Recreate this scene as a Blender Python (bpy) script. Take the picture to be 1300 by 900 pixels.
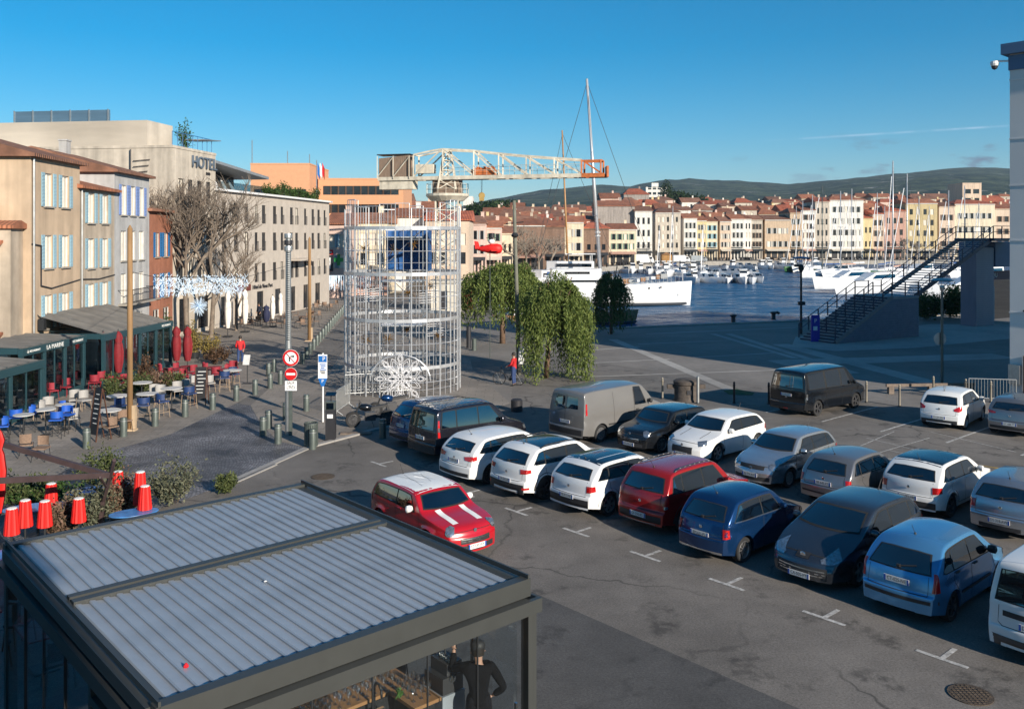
import bpy, math, random
import numpy as np
from mathutils import Vector, Matrix, geometry
from mathutils.bvhtree import BVHTree

for _o in list(bpy.data.objects): bpy.data.objects.remove(_o)
S = bpy.context.scene
COL = S.collection
R = math.radians
rnd = random.Random(7)

# ------------------------------------------------------------------ camera, sky, sun, exposure
F_PX, HOR, CAM_H = 1130.0, 300.0, 7.8          # photo: focal length in px, horizon row, eye height
SUN_AZ = (0.62, -0.785)                         # ground direction towards the sun
SUN_EL = 20.0
cam = bpy.data.cameras.new('camera'); cam_o = bpy.data.objects.new('camera', cam); COL.objects.link(cam_o)
cam_o.location = (0, 0, CAM_H); cam_o.rotation_euler = (R(90), 0, 0)
cam.sensor_fit = 'HORIZONTAL'; cam.sensor_width = 36; cam.lens = 36 * F_PX / 1300
cam.shift_y = -(450 - HOR) / 1300
cam.clip_start = 0.1; cam.clip_end = 30000
S.camera = cam_o

world = bpy.data.worlds.new('World'); S.world = world; world.use_nodes = True
wn, wl = world.node_tree.nodes, world.node_tree.links
wn.clear()
sky = wn.new('ShaderNodeTexSky'); sky.sky_type = 'NISHITA'; sky.sun_disc = False
sky.sun_elevation = R(SUN_EL); sky.sun_rotation = math.atan2(SUN_AZ[0], SUN_AZ[1])
sky.altitude = 0; sky.air_density = 1.0; sky.dust_density = 0.0; sky.ozone_density = 5.0
wbg = wn.new('ShaderNodeBackground'); wbg.inputs[1].default_value = 0.078
wout = wn.new('ShaderNodeOutputWorld')
# thin clouds and a contrail low in the sky, where the photograph has them
wtc = wn.new('ShaderNodeTexCoord')
def wmath(op, a, b=None, c=None):
    n = wn.new('ShaderNodeMath'); n.operation = op
    for i, x in enumerate((a, b, c)):
        if x is None: continue
        if isinstance(x, (int, float)): n.inputs[i].default_value = x
        else: wl.new(x, n.inputs[i])
    return n.outputs[0]
wsep = wn.new('ShaderNodeSeparateXYZ'); wl.new(wtc.outputs['Generated'], wsep.inputs[0])
wx = wmath('DIVIDE', wsep.outputs[0], wmath('MAXIMUM', wsep.outputs[1], 0.01))
wz = wmath('DIVIDE', wsep.outputs[2], wmath('MAXIMUM', wsep.outputs[1], 0.01))
wcomb = wn.new('ShaderNodeCombineXYZ'); wl.new(wx, wcomb.inputs[0]); wl.new(wz, wcomb.inputs[1])
def wsmooth(v, lo, hi):
    n = wn.new('ShaderNodeMapRange'); n.interpolation_type = 'SMOOTHSTEP'; wl.new(v, n.inputs[0])
    n.inputs[1].default_value = lo; n.inputs[2].default_value = hi
    return n.outputs[0]
wmap = wn.new('ShaderNodeMapping'); wmap.inputs['Scale'].default_value = (16, 46, 1); wmap.inputs['Location'].default_value = (3.1, 0.4, 0)
wl.new(wcomb.outputs[0], wmap.inputs[0])
wno = wn.new('ShaderNodeTexNoise'); wno.inputs['Scale'].default_value = 1; wno.inputs['Detail'].default_value = 5
wl.new(wmap.outputs[0], wno.inputs['Vector'])
band = wmath('MULTIPLY', wsmooth(wz, 0.05, 0.075), wmath('SUBTRACT', 1.0, wsmooth(wz, 0.085, 0.125)))
cl = wmath('MULTIPLY', wmath('MULTIPLY', wsmooth(wno.outputs[0], 0.56, 0.70), band), wsmooth(wx, 0.1, 0.5))
wmix = wn.new('ShaderNodeMixRGB'); wl.new(wmath('MULTIPLY', cl, 0.85), wmix.inputs[0]); wl.new(sky.outputs[0], wmix.inputs[1])
wmix.inputs[2].default_value = (1.55, 1.75, 2.35, 1)
# contrail: a thin line rising to the right
ctd = wmath('ABSOLUTE', wmath('SUBTRACT', wz, wmath('MULTIPLY_ADD', wx, 0.062, 0.0893)))
ctr = wmath('MULTIPLY', wmath('SUBTRACT', 1.0, wsmooth(ctd, 0.0002, 0.0018)), wmath('MULTIPLY', wsmooth(wx, 0.26, 0.40), wmath('SUBTRACT', 1.0, wsmooth(wx, 0.8, 0.9))))
wno2 = wn.new('ShaderNodeTexNoise'); wno2.inputs['Scale'].default_value = 30; wl.new(wcomb.outputs[0], wno2.inputs['Vector'])
ctr = wmath('MULTIPLY', ctr, wsmooth(wno2.outputs[0], 0.2, 0.8))
wmix2 = wn.new('ShaderNodeMixRGB'); wl.new(wmath('MULTIPLY', ctr, 0.5), wmix2.inputs[0]); wl.new(wmix.outputs[0], wmix2.inputs[1])
wmix2.inputs[2].default_value = (6.5, 7.5, 9, 1)
whsv = wn.new('ShaderNodeHueSaturation'); whsv.inputs['Hue'].default_value = 0.489; whsv.inputs['Saturation'].default_value = 1.40
wl.new(wmix2.outputs[0], whsv.inputs['Color'])
wl.new(whsv.outputs[0], wbg.inputs[0]); wl.new(wbg.outputs[0], wout.inputs[0])

sun = bpy.data.lights.new('sun', 'SUN'); sun.energy = 5.0; sun.angle = R(0.5); sun.color = (1.0, 0.90, 0.76)
sun_o = bpy.data.objects.new('sun', sun); COL.objects.link(sun_o)
sun_o.rotation_euler = Vector((SUN_AZ[0]*math.cos(R(SUN_EL)), SUN_AZ[1]*math.cos(R(SUN_EL)), math.sin(R(SUN_EL)))).to_track_quat('Z', 'Y').to_euler()
S.view_settings.view_transform = 'Standard'; S.view_settings.look = 'None'
S.view_settings.exposure = 0.6; S.view_settings.gamma = 1.0; S.view_settings.use_curve_mapping = False
S.render.engine = 'CYCLES'
S.cycles.use_denoising = True
S.cycles.max_bounces = 8; S.cycles.transparent_max_bounces = 24
S.cycles.caustics_reflective = False; S.cycles.caustics_refractive = False
S.cycles.sample_clamp_indirect = 4.0

# ------------------------------------------------------------------ coordinates
UX, UY = 0.665, -0.747                          # u: along the parked rows; v: along a parked car
ANG_U = math.atan2(UY, UX); ANG_V = ANG_U + math.pi/2
def G(a, b, z=0.0): return Vector((a*UX - b*UY, a*UY + b*UX, z))
def at(px, py, z=0.0):                          # photo pixel that lies at height z
    y = F_PX * (CAM_H - z) / (py - HOR)
    return Vector(((px - 650) / F_PX * y, y, z))
def far(px, py, y):                             # photo pixel at a known distance
    return Vector(((px - 650) / F_PX * y, y, CAM_H + (HOR - py) / F_PX * y))

# ------------------------------------------------------------------ materials
MATS = {}
def mat(name, col, rough=0.6, metal=0.0, var=0.15, scale=2.0, bump=0.0, bscale=30.0, coat=0.0, rand=0.0, spec=0.5, stain=0.0, streak=0.0, emit=0.0, aniso=(1, 1, 1)):
    if name in MATS: return MATS[name]
    m = bpy.data.materials.new(name); m.use_nodes = True
    n, l = m.node_tree.nodes, m.node_tree.links
    b = n['Principled BSDF']
    b.inputs['Roughness'].default_value = rough; b.inputs['Metallic'].default_value = metal
    b.inputs['Specular IOR Level'].default_value = spec
    if coat: b.inputs['Coat Weight'].default_value = coat; b.inputs['Coat Roughness'].default_value = 0.04
    tc = n.new('ShaderNodeTexCoord')
    mp = n.new('ShaderNodeMapping'); mp.inputs['Scale'].default_value = aniso; l.new(tc.outputs['Object'], mp.inputs[0])
    no = n.new('ShaderNodeTexNoise'); no.inputs['Scale'].default_value = scale; no.inputs['Detail'].default_value = 6; no.inputs['Roughness'].default_value = 0.62
    l.new(mp.outputs[0], no.inputs['Vector'])
    mr = n.new('ShaderNodeMapRange'); mr.inputs[1].default_value = 0.3; mr.inputs[2].default_value = 0.7
    mr.inputs[3].default_value = 1 - var; mr.inputs[4].default_value = 1 + var
    l.new(no.outputs[0], mr.inputs[0]); fac = mr.outputs[0]
    def mul(x, y):
        k = n.new('ShaderNodeMath'); k.operation = 'MULTIPLY'; l.new(x, k.inputs[0]); l.new(y, k.inputs[1]); return k.outputs[0]
    if rand:
        oi = n.new('ShaderNodeObjectInfo'); r2 = n.new('ShaderNodeMapRange'); r2.inputs[3].default_value = 1 - rand; r2.inputs[4].default_value = 1 + rand
        l.new(oi.outputs['Random'], r2.inputs[0]); fac = mul(fac, r2.outputs[0])
    if streak:                                   # rain streaks running down a wall
        m2 = n.new('ShaderNodeMapping'); m2.inputs['Scale'].default_value = (1.6, 1.6, 0.16); l.new(tc.outputs['Object'], m2.inputs[0])
        n2 = n.new('ShaderNodeTexNoise'); n2.inputs['Scale'].default_value = 1.0; n2.inputs['Detail'].default_value = 5; l.new(m2.outputs[0], n2.inputs['Vector'])
        r3 = n.new('ShaderNodeMapRange'); r3.inputs[1].default_value = 0.35; r3.inputs[2].default_value = 0.62; r3.inputs[3].default_value = 1 - streak; r3.inputs[4].default_value = 1.0
        l.new(n2.outputs[0], r3.inputs[0]); fac = mul(fac, r3.outputs[0])
    if stain:
        n3 = n.new('ShaderNodeTexNoise'); n3.inputs['Scale'].default_value = 0.35; n3.inputs['Detail'].default_value = 3; l.new(tc.outputs['Object'], n3.inputs['Vector'])
        r4 = n.new('ShaderNodeMapRange'); r4.inputs[1].default_value = 0.35; r4.inputs[2].default_value = 0.65; r4.inputs[3].default_value = 1 - stain; r4.inputs[4].default_value = 1 + stain
        l.new(n3.outputs[0], r4.inputs[0]); fac = mul(fac, r4.outputs[0])
    vm = n.new('ShaderNodeVectorMath'); vm.operation = 'SCALE'; vm.inputs[0].default_value = col[:3]; l.new(fac, vm.inputs['Scale'])
    l.new(vm.outputs[0], b.inputs['Base Color'])
    if bump:
        nb = n.new('ShaderNodeTexNoise'); nb.inputs['Scale'].default_value = bscale; nb.inputs['Detail'].default_value = 3; l.new(tc.outputs['Object'], nb.inputs['Vector'])
        bp = n.new('ShaderNodeBump'); bp.inputs['Strength'].default_value = bump; bp.inputs['Distance'].default_value = 0.02
        l.new(nb.outputs[0], bp.inputs['Height']); l.new(bp.outputs[0], b.inputs['Normal'])
    if emit:
        b.inputs['Emission Color'].default_value = (*col[:3], 1); b.inputs['Emission Strength'].default_value = emit
    MATS[name] = m
    return m
def paint(name, col, rough=0.32, metal=0.0):      # car paint with clear coat and a little dust
    return mat('paint_' + name, col, rough, metal, var=0.05, scale=1.4, coat=0.7)
def schlick(n, l, f0):                            # same reflectance from both sides of a thin pane
    lw = n.new('ShaderNodeLayerWeight'); lw.inputs[0].default_value = 0.5
    pw = n.new('ShaderNodeMath'); pw.operation = 'POWER'; pw.inputs[1].default_value = 4.0; l.new(lw.outputs['Facing'], pw.inputs[0])
    ma = n.new('ShaderNodeMath'); ma.operation = 'MULTIPLY_ADD'; l.new(pw.outputs[0], ma.inputs[0]); ma.inputs[1].default_value = 1-f0; ma.inputs[2].default_value = f0
    return ma.outputs[0]
def glass_mat(name, tint, refl=0.06):
    if name in MATS: return MATS[name]
    m = bpy.data.materials.new(name); m.use_nodes = True
    n, l = m.node_tree.nodes, m.node_tree.links
    n.remove(n['Principled BSDF'])
    t = n.new('ShaderNodeBsdfTransparent'); t.inputs[0].default_value = (*tint, 1)
    g = n.new('ShaderNodeBsdfGlossy'); g.inputs['Roughness'].default_value = 0.01
    mx = n.new('ShaderNodeMixShader'); l.new(schlick(n, l, refl), mx.inputs[0]); l.new(t.outputs[0], mx.inputs[1]); l.new(g.outputs[0], mx.inputs[2])
    l.new(mx.outputs[0], n['Material Output'].inputs[0])
    MATS[name] = m; return m

# ------------------------------------------------------------------ mesh builder
def _frame(d):
    d = d.normalized()
    up = Vector((0, 0, 1)) if abs(d.z) < 0.95 else Vector((0, 1, 0))
    x = d.cross(up).normalized(); return x, x.cross(d).normalized()
class MB:
    def __init__(s): s.v = []; s.f = []
    def add(s, vs, fs):
        o = len(s.v); s.v += [tuple(p) for p in vs]; s.f += [tuple(i + o for i in f) for f in fs]; return s
    def box(s, c, size, rz=0.0):
        hx, hy, hz = size[0]/2, size[1]/2, size[2]/2; cs, sn = math.cos(rz), math.sin(rz); P = []
        for z in (-hz, hz):
            for x, y in ((-hx, -hy), (hx, -hy), (hx, hy), (-hx, hy)):
                P.append((c[0] + x*cs - y*sn, c[1] + x*sn + y*cs, c[2] + z))
        return s.add(P, [(3, 2, 1, 0), (4, 5, 6, 7), (0, 1, 5, 4), (1, 2, 6, 5), (2, 3, 7, 6), (3, 0, 4, 7)])
    def bar(s, p, q, w, h=None):
        p, q = Vector(p), Vector(q); h = h or w; x, y = _frame(q - p); P = []
        for e in (p, q):
            for a, b in ((-1, -1), (1, -1), (1, 1), (-1, 1)): P.append(e + x*(a*w/2) + y*(b*h/2))
        return s.add(P, [(3, 2, 1, 0), (4, 5, 6, 7), (0, 1, 5, 4), (1, 2, 6, 5), (2, 3, 7, 6), (3, 0, 4, 7)])
    def tube(s, p, q, r, n=8, r2=None, caps=True):
        p, q = Vector(p), Vector(q); r2 = r if r2 is None else r2; x, y = _frame(q - p); P = []
        for e, rr in ((p, r), (q, r2)):
            for k in range(n):
                t = 2*math.pi*k/n; P.append(e + x*(math.cos(t)*rr) + y*(math.sin(t)*rr))
        fs = [(k, (k+1) % n, n + (k+1) % n, n + k) for k in range(n)]
        if caps: fs += [tuple(range(n))[::-1], tuple(range(n, 2*n))]
        return s.add(P, fs)
    def path(s, pts, r, n=6):
        for p, q in zip(pts[:-1], pts[1:]): s.tube(p, q, r, n)
        return s
    def lathe(s, prof, n=16, c=(0, 0, 0), axis='z', caps=True):
        P = []; m = len(prof)
        for r, z in prof:
            for k in range(n):
                t = 2*math.pi*k/n; a, b = math.cos(t)*r, math.sin(t)*r
                P.append((c[0]+a, c[1]+b, c[2]+z) if axis == 'z' else (c[0]+a, c[1]+z, c[2]+b))
        fs = []
        for i in range(m-1):
            for k in range(n): fs.append((i*n+k, i*n+(k+1) % n, (i+1)*n+(k+1) % n, (i+1)*n+k))
        if caps: fs += [tuple(range(n))[::-1], tuple(range((m-1)*n, m*n))]
        return s.add(P, fs)
    def prism(s, poly, z0, z1):                  # vertical prism over an xy polygon
        n = len(poly); P = [(x, y, z0) for x, y in poly] + [(x, y, z1) for x, y in poly]
        tri = geometry.tessellate_polygon([[Vector((x, y, 0)) for x, y in poly]])
        fs = [tuple(reversed(t)) for t in tri] + [tuple(i+n for i in t) for t in tri]
        return s.add(P, fs + [(k, (k+1) % n, n+(k+1) % n, n+k) for k in range(n)])
    def plate(s, pts, th):                       # planar 3d polygon given thickness along its normal
        pts = [Vector(p) for p in pts]; nrm = geometry.normal(pts)*th; n = len(pts)
        return s.add([p - nrm/2 for p in pts] + [p + nrm/2 for p in pts],
                     [tuple(range(n))[::-1], tuple(range(n, 2*n))] + [(k, (k+1) % n, n+(k+1) % n, n+k) for k in range(n)])
    def grid(s, rows):
        m, n = len(rows), len(rows[0])
        return s.add([p for r in rows for p in r], [(i*n+j, i*n+j+1, (i+1)*n+j+1, (i+1)*n+j) for i in range(m-1) for j in range(n-1)])
    def mesh(s, name, material=None, smooth=False):
        me = bpy.data.meshes.new(name); me.from_pydata(s.v, [], s.f)
        if material: me.materials.append(material)
        if smooth: me.shade_smooth()
        if smooth and smooth is not True:
            me.set_sharp_from_angle(angle=R(smooth))
        return me
    def build(s, name, material, parent=None, smooth=False, loc=None):
        o = bpy.data.objects.new(name, s.mesh(name, material, smooth)); COL.objects.link(o)
        o.parent = parent
        if loc is not None: o.location = loc
        return o
def tag(o, label=None, cat=None, group=None, kind=None):
    if label: o['label'] = label
    if cat: o['category'] = cat
    if group: o['group'] = group
    if kind: o['kind'] = kind
    return o
def thing(name, label, cat, loc=(0, 0, 0), rz=0.0, group=None):
    o = bpy.data.objects.new(name, None); o.empty_display_size = 0.2; COL.objects.link(o)
    o.location = loc; o.rotation_euler = (0, 0, rz)
    return tag(o, label, cat, group)
def inst(name, mesh, parent, loc=(0, 0, 0), rz=0.0, scale=(1, 1, 1), rot=None):
    o = bpy.data.objects.new(name, mesh); COL.objects.link(o); o.parent = parent
    o.location = loc; o.rotation_euler = rot or (0, 0, rz); o.scale = scale
    return o
def kids(o): return [c for c in bpy.data.objects if c.parent is o]
KIDS = {}
def copy_tree(o, loc=None, rz=None, parent=None, label=None):
    c = o.copy(); COL.objects.link(c)
    if parent: c.parent = parent
    if loc is not None: c.location = loc
    if rz is not None: c.rotation_euler = (0, 0, rz)
    if label: c['label'] = label
    if o.name not in KIDS: KIDS[o.name] = kids(o)
    for k in KIDS[o.name]: copy_tree(k, parent=c)
    return c
def struct(mb, name, material, smooth=False): return tag(mb.build(name, material, None, smooth), kind='structure')
def sheet(name, pts, z, material):               # flat ground sheet
    P = [Vector((p[0], p[1], 0)) for p in pts]
    mb = MB(); tri = geometry.tessellate_polygon([P])
    mb.add([(p.x, p.y, z) for p in P], [])
    for t in tri:
        a, b, c = (P[i] for i in t)
        mb.f.append(t if (b-a).cross(c-a).z > 0 else tuple(reversed(t)))
    return struct(mb, name, material)
_UB = {}
def ubox(material):                              # shared unit box per material
    if material.name not in _UB: _UB[material.name] = MB().box((0, 0, 0), (1, 1, 1)).mesh('box_' + material.name, material)
    return _UB[material.name]
def bx(name, material, parent, c, size, rz=0.0): return inst(name, ubox(material), parent, c, rz, size)
_TXT = {}
def text_mesh(t, size, material, ext=0.004, align='CENTER'):
    k = (t, size, material.name, align)
    if k in _TXT: return _TXT[k]
    cu = bpy.data.curves.new('lettering', 'FONT'); cu.body = t; cu.size = size; cu.extrude = ext; cu.align_x = align; cu.align_y = 'CENTER'; cu.resolution_u = 3
    o = bpy.data.objects.new('lettering', cu); COL.objects.link(o)
    bpy.context.view_layer.update()
    me = bpy.data.meshes.new_from_object(o.evaluated_get(bpy.context.evaluated_depsgraph_get()))
    bpy.data.objects.remove(o); bpy.data.curves.remove(cu)
    me.materials.clear(); me.materials.append(material); _TXT[k] = me; return me
def text(t, size, material, parent, loc, n, ext=0.004, align='CENTER', name='lettering'):   # upright lettering facing direction n (xy)
    rz = math.atan2(n[1], n[0]) + math.pi/2
    return inst(name, text_mesh(t, size, material, ext, align), parent, loc, rot=(math.pi/2, 0, rz))
# ================================================================== ground, water, hills
def ground_mat(name, base, kind):
    m = bpy.data.materials.new(name); m.use_nodes = True; MATS[name] = m
    n, l = m.node_tree.nodes, m.node_tree.links; b = n['Principled BSDF']
    tc = n.new('ShaderNodeTexCoord')
    def noise(scale, det=5, rough=0.6, vec=None):
        k = n.new('ShaderNodeTexNoise'); k.inputs['Scale'].default_value = scale; k.inputs['Detail'].default_value = det; k.inputs['Roughness'].default_value = rough
        l.new(vec or tc.outputs['Object'], k.inputs['Vector']); return k.outputs[0]
    def rng(v, a, c, d, e):
        k = n.new('ShaderNodeMapRange'); l.new(v, k.inputs[0])
        for i, x in enumerate((a, c, d, e)): k.inputs[i+1].default_value = x
        return k.outputs[0]
    def mth(op, x, y):
        k = n.new('ShaderNodeMath'); k.operation = op
        for i, q in enumerate((x, y)):
            if isinstance(q, (int, float)): k.inputs[i].default_value = q
            else: l.new(q, k.inputs[i])
        return k.outputs[0]
    rot = n.new('ShaderNodeMapping'); rot.inputs['Rotation'].default_value = (0, 0, -ANG_U); l.new(tc.outputs['Object'], rot.inputs[0])
    hgt = noise(60, 2)
    if kind == 'asphalt':
        fac = mth('MULTIPLY', rng(noise(0.22, 5), 0.3, 0.7, 0.70, 1.28), rng(noise(1.3, 5), 0.3, 0.7, 0.86, 1.12))
        fac = mth('MULTIPLY', fac, rng(noise(22, 4, 0.9), 0.3, 0.7, 0.5, 1.5))
        wob = n.new('ShaderNodeVectorMath'); wob.operation = 'MULTIPLY_ADD'
        nv = n.new('ShaderNodeTexNoise'); nv.inputs['Scale'].default_value = 0.6; nv.inputs['Detail'].default_value = 4; l.new(rot.outputs[0], nv.inputs['Vector'])
        l.new(nv.outputs['Color'], wob.inputs[0]); wob.inputs[1].default_value = (2, 2, 0); l.new(rot.outputs[0], wob.inputs[2])
        vo = n.new('ShaderNodeTexVoronoi'); vo.feature = 'DISTANCE_TO_EDGE'; vo.inputs['Scale'].default_value = 0.16; l.new(wob.outputs[0], vo.inputs['Vector'])
        crack = mth('MULTIPLY', rng(vo.outputs[0], 0.0, 0.009, 1.0, 0.0), rng(noise(0.15, 2), 0.40, 0.55, 0, 1))
        fac = mth('MULTIPLY', fac, mth('SUBTRACT', 1.0, mth('MULTIPLY', crack, 0.65)))
        oil = mth('MULTIPLY', rng(noise(0.8, 3), 0.56, 0.66, 0, 1), rng(noise(4.0, 4), 0.40, 0.55, 0, 1))
        fac = mth('MULTIPLY', fac, mth('SUBTRACT', 1.0, mth('MULTIPLY', oil, 0.5)))
        pale = rng(noise(0.5, 6, 0.7), 0.66, 0.72, 0, 1)
        fac = mth('ADD', fac, mth('MULTIPLY', pale, 0.25))
        b.inputs['Roughness'].default_value = 0.85
    elif kind == 'setts':
        mp = n.new('ShaderNodeMapping'); mp.inputs['Rotation'].default_value = (0, 0, 0.35); mp.inputs['Scale'].default_value = (1, 1, 1); l.new(tc.outputs['Object'], mp.inputs[0])
        wob = n.new('ShaderNodeVectorMath'); wob.operation = 'MULTIPLY_ADD'
        nv = n.new('ShaderNodeTexNoise'); nv.inputs['Scale'].default_value = 0.35; l.new(tc.outputs['Object'], nv.inputs['Vector'])
        l.new(nv.outputs['Color'], wob.inputs[0]); wob.inputs[1].default_value = (1.2, 1.2, 0); l.new(mp.outputs[0], wob.inputs[2])
        br = n.new('ShaderNodeTexBrick'); br.inputs['Scale'].default_value = 6.5; br.inputs['Mortar Size'].default_value = 0.07; br.inputs['Brick Width'].default_value = 0.75; br.inputs['Row Height'].default_value = 0.55
        br.inputs['Color1'].default_value = (0.75, 0.75, 0.75, 1); br.inputs['Color2'].default_value = (1.6, 1.6, 1.6, 1); br.inputs['Mortar'].default_value = (0.18, 0.18, 0.18, 1)
        l.new(wob.outputs[0], br.inputs['Vector'])
        bw = n.new('ShaderNodeRGBToBW'); l.new(br.outputs[0], bw.inputs[0])
        fac = mth('MULTIPLY', bw.outputs[0], rng(noise(0.45, 5), 0.35, 0.65, 0.45, 1.5))
        hgt = mth('ADD', mth('MULTIPLY', bw.outputs[0], 3.0), noise(3, 4)); b.inputs['Roughness'].default_value = 0.55
    elif kind == 'slabs':
        br = n.new('ShaderNodeTexBrick'); br.inputs['Scale'].default_value = 1.0; br.inputs['Mortar Size'].default_value = 0.012; br.inputs['Brick Width'].default_value = 0.9; br.inputs['Row Height'].default_value = 0.5
        br.inputs['Color1'].default_value = (0.88, 0.88, 0.88, 1); br.inputs['Color2'].default_value = (1.1, 1.1, 1.1, 1); br.inputs['Mortar'].default_value = (0.55, 0.55, 0.55, 1)
        l.new(tc.outputs['Object'], br.inputs['Vector'])
        bw = n.new('ShaderNodeRGBToBW'); l.new(br.outputs[0], bw.inputs[0])
        fac = mth('MULTIPLY', bw.outputs[0], mth('MULTIPLY', rng(noise(0.3, 5), 0.3, 0.7, 0.75, 1.2), rng(noise(9, 4), 0.3, 0.7, 0.85, 1.15)))
        b.inputs['Roughness'].default_value = 0.8
    else:                                         # poured concrete squares
        fac = mth('MULTIPLY', rng(noise(0.16, 5), 0.3, 0.7, 0.72, 1.25), rng(noise(2.2, 5), 0.3, 0.7, 0.88, 1.1))
        fac = mth('MULTIPLY', fac, rng(noise(30, 2, 0.8), 0.25, 0.75, 0.85, 1.15))
        b.inputs['Roughness'].default_value = 0.82
    vm = n.new('ShaderNodeVectorMath'); vm.operation = 'SCALE'; vm.inputs[0].default_value = base; l.new(fac, vm.inputs['Scale'])
    l.new(vm.outputs[0], b.inputs['Base Color'])
    bp = n.new('ShaderNodeBump'); bp.inputs['Strength'].default_value = 0.5; bp.inputs['Distance'].default_value = 0.01
    l.new(hgt, bp.inputs['Height']); l.new(bp.outputs[0], b.inputs['Normal'])
    return m
m_asph = ground_mat('asphalt', (0.155, 0.140, 0.126), 'asphalt')
m_asph2 = ground_mat('asphalt_newer', (0.082, 0.079, 0.077), 'asphalt')
m_setts = ground_mat('setts', (0.135, 0.130, 0.135), 'setts')
m_slabs = ground_mat('slabs', (0.235, 0.205, 0.175), 'slabs')
m_plaza = ground_mat('plaza', (0.19, 0.172, 0.155), 'concrete')
m_plaza_l = ground_mat('plaza_band', (0.36, 0.34, 0.315), 'concrete')
m_stone = mat('quay_stone', (0.30, 0.275, 0.24), 0.85, var=0.25, scale=1.2, bump=0.3)
m_kerb = mat('kerb_granite', (0.30, 0.285, 0.27), 0.75, var=0.15, scale=4, bump=0.2)
m_line = mat('worn_paint', (0.40, 0.39, 0.375), 0.8, var=0.6, scale=9)
m_yel = mat('worn_yellow', (0.36, 0.24, 0.07), 0.7, var=0.5, scale=4)

BASIN = [(1.5, 73.2), (60, 94.3), (150, 127), (1200, 500), (1200, 700), (320, 302), (150, 291), (90, 284), (62, 276), (35, 246), (12, 210), (0, 170), (-3, 130), (-2, 95)]
outer = [(-3000, -200), (3000, -200), (3000, 6000), (-3000, 6000)]
mbg = MB(); P = [Vector((x, y, 0)) for x, y in outer]; Hh = [Vector((x, y, 0)) for x, y in BASIN]
allp = P + Hh; mbg.add([(p.x, p.y, 0) for p in allp], [])
for t in geometry.tessellate_polygon([P, Hh]):
    a, b_, c = (allp[i] for i in t)
    mbg.f.append(tuple(t) if (b_-a).cross(c-a).z > 0 else tuple(reversed(t)))
struct(mbg, 'ground', m_asph)
qw = MB(); nb = len(BASIN)
for i in range(nb):
    (x0, y0), (x1, y1) = BASIN[i], BASIN[(i+1) % nb]
    qw.add([(x0, y0, 0.0), (x1, y1, 0.0), (x1, y1, -3), (x0, y0, -3)], [(0, 1, 2, 3)])
struct(qw, 'quay_wall', m_stone)
ek = MB()                                          # stone coping along the near quay
for (x0, y0), (x1, y1) in ((BASIN[0], BASIN[1]), (BASIN[1], BASIN[2]), (BASIN[-1], BASIN[0])):
    d = Vector((x1-x0, y1-y0, 0)); L = d.length; d.normalize(); k = int(L/1.6)
    for j in range(k):
        p = Vector((x0, y0, 0)) + d*((j+.5)*L/k) + Vector((d.y, -d.x, 0))*0.3
        ek.box((p.x, p.y, 0.03), (L/k-0.02, 0.62, 0.09), math.atan2(d.y, d.x))
struct(ek, 'quay_coping', m_stone)

mw = bpy.data.materials.new('harbour_water'); mw.use_nodes = True
n, l = mw.node_tree.nodes, mw.node_tree.links; b = n['Principled BSDF']
b.inputs['Base Color'].default_value = (0.018, 0.090, 0.20, 1); b.inputs['Roughness'].default_value = 0.32; b.inputs['IOR'].default_value = 1.15
tc = n.new('ShaderNodeTexCoord'); mp = n.new('ShaderNodeMapping'); mp.inputs['Scale'].default_value = (0.55, 1.5, 1); l.new(tc.outputs['Object'], mp.inputs[0])
n1 = n.new('ShaderNodeTexNoise'); n1.inputs['Scale'].default_value = 0.9; n1.inputs['Detail'].default_value = 5; l.new(mp.outputs[0], n1.inputs['Vector'])
n2 = n.new('ShaderNodeTexNoise'); n2.inputs['Scale'].default_value = 0.35; n2.inputs['Detail'].default_value = 6; n2.inputs['Roughness'].default_value = 0.7; l.new(mp.outputs[0], n2.inputs['Vector']); rr = n.new('ShaderNodeMapRange'); l.new(n2.outputs[0], rr.inputs[0]); rr.inputs[1].default_value = 0.38; rr.inputs[2].default_value = 0.62; rr.inputs[3].default_value = 0.10; rr.inputs[4].default_value = 0.45; l.new(rr.outputs[0], b.inputs['Roughness'])
bp = n.new('ShaderNodeBump'); bp.inputs['Strength'].default_value = 1.0; bp.inputs['Distance'].default_value = 0.9; l.new(n1.outputs[0], bp.inputs['Height']); l.new(bp.outputs[0], b.inputs['Normal'])
sheet('harbour_water', [(-10, 60), (1300, 60), (1300, 800), (-10, 800)], -1.25, mw)

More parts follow.
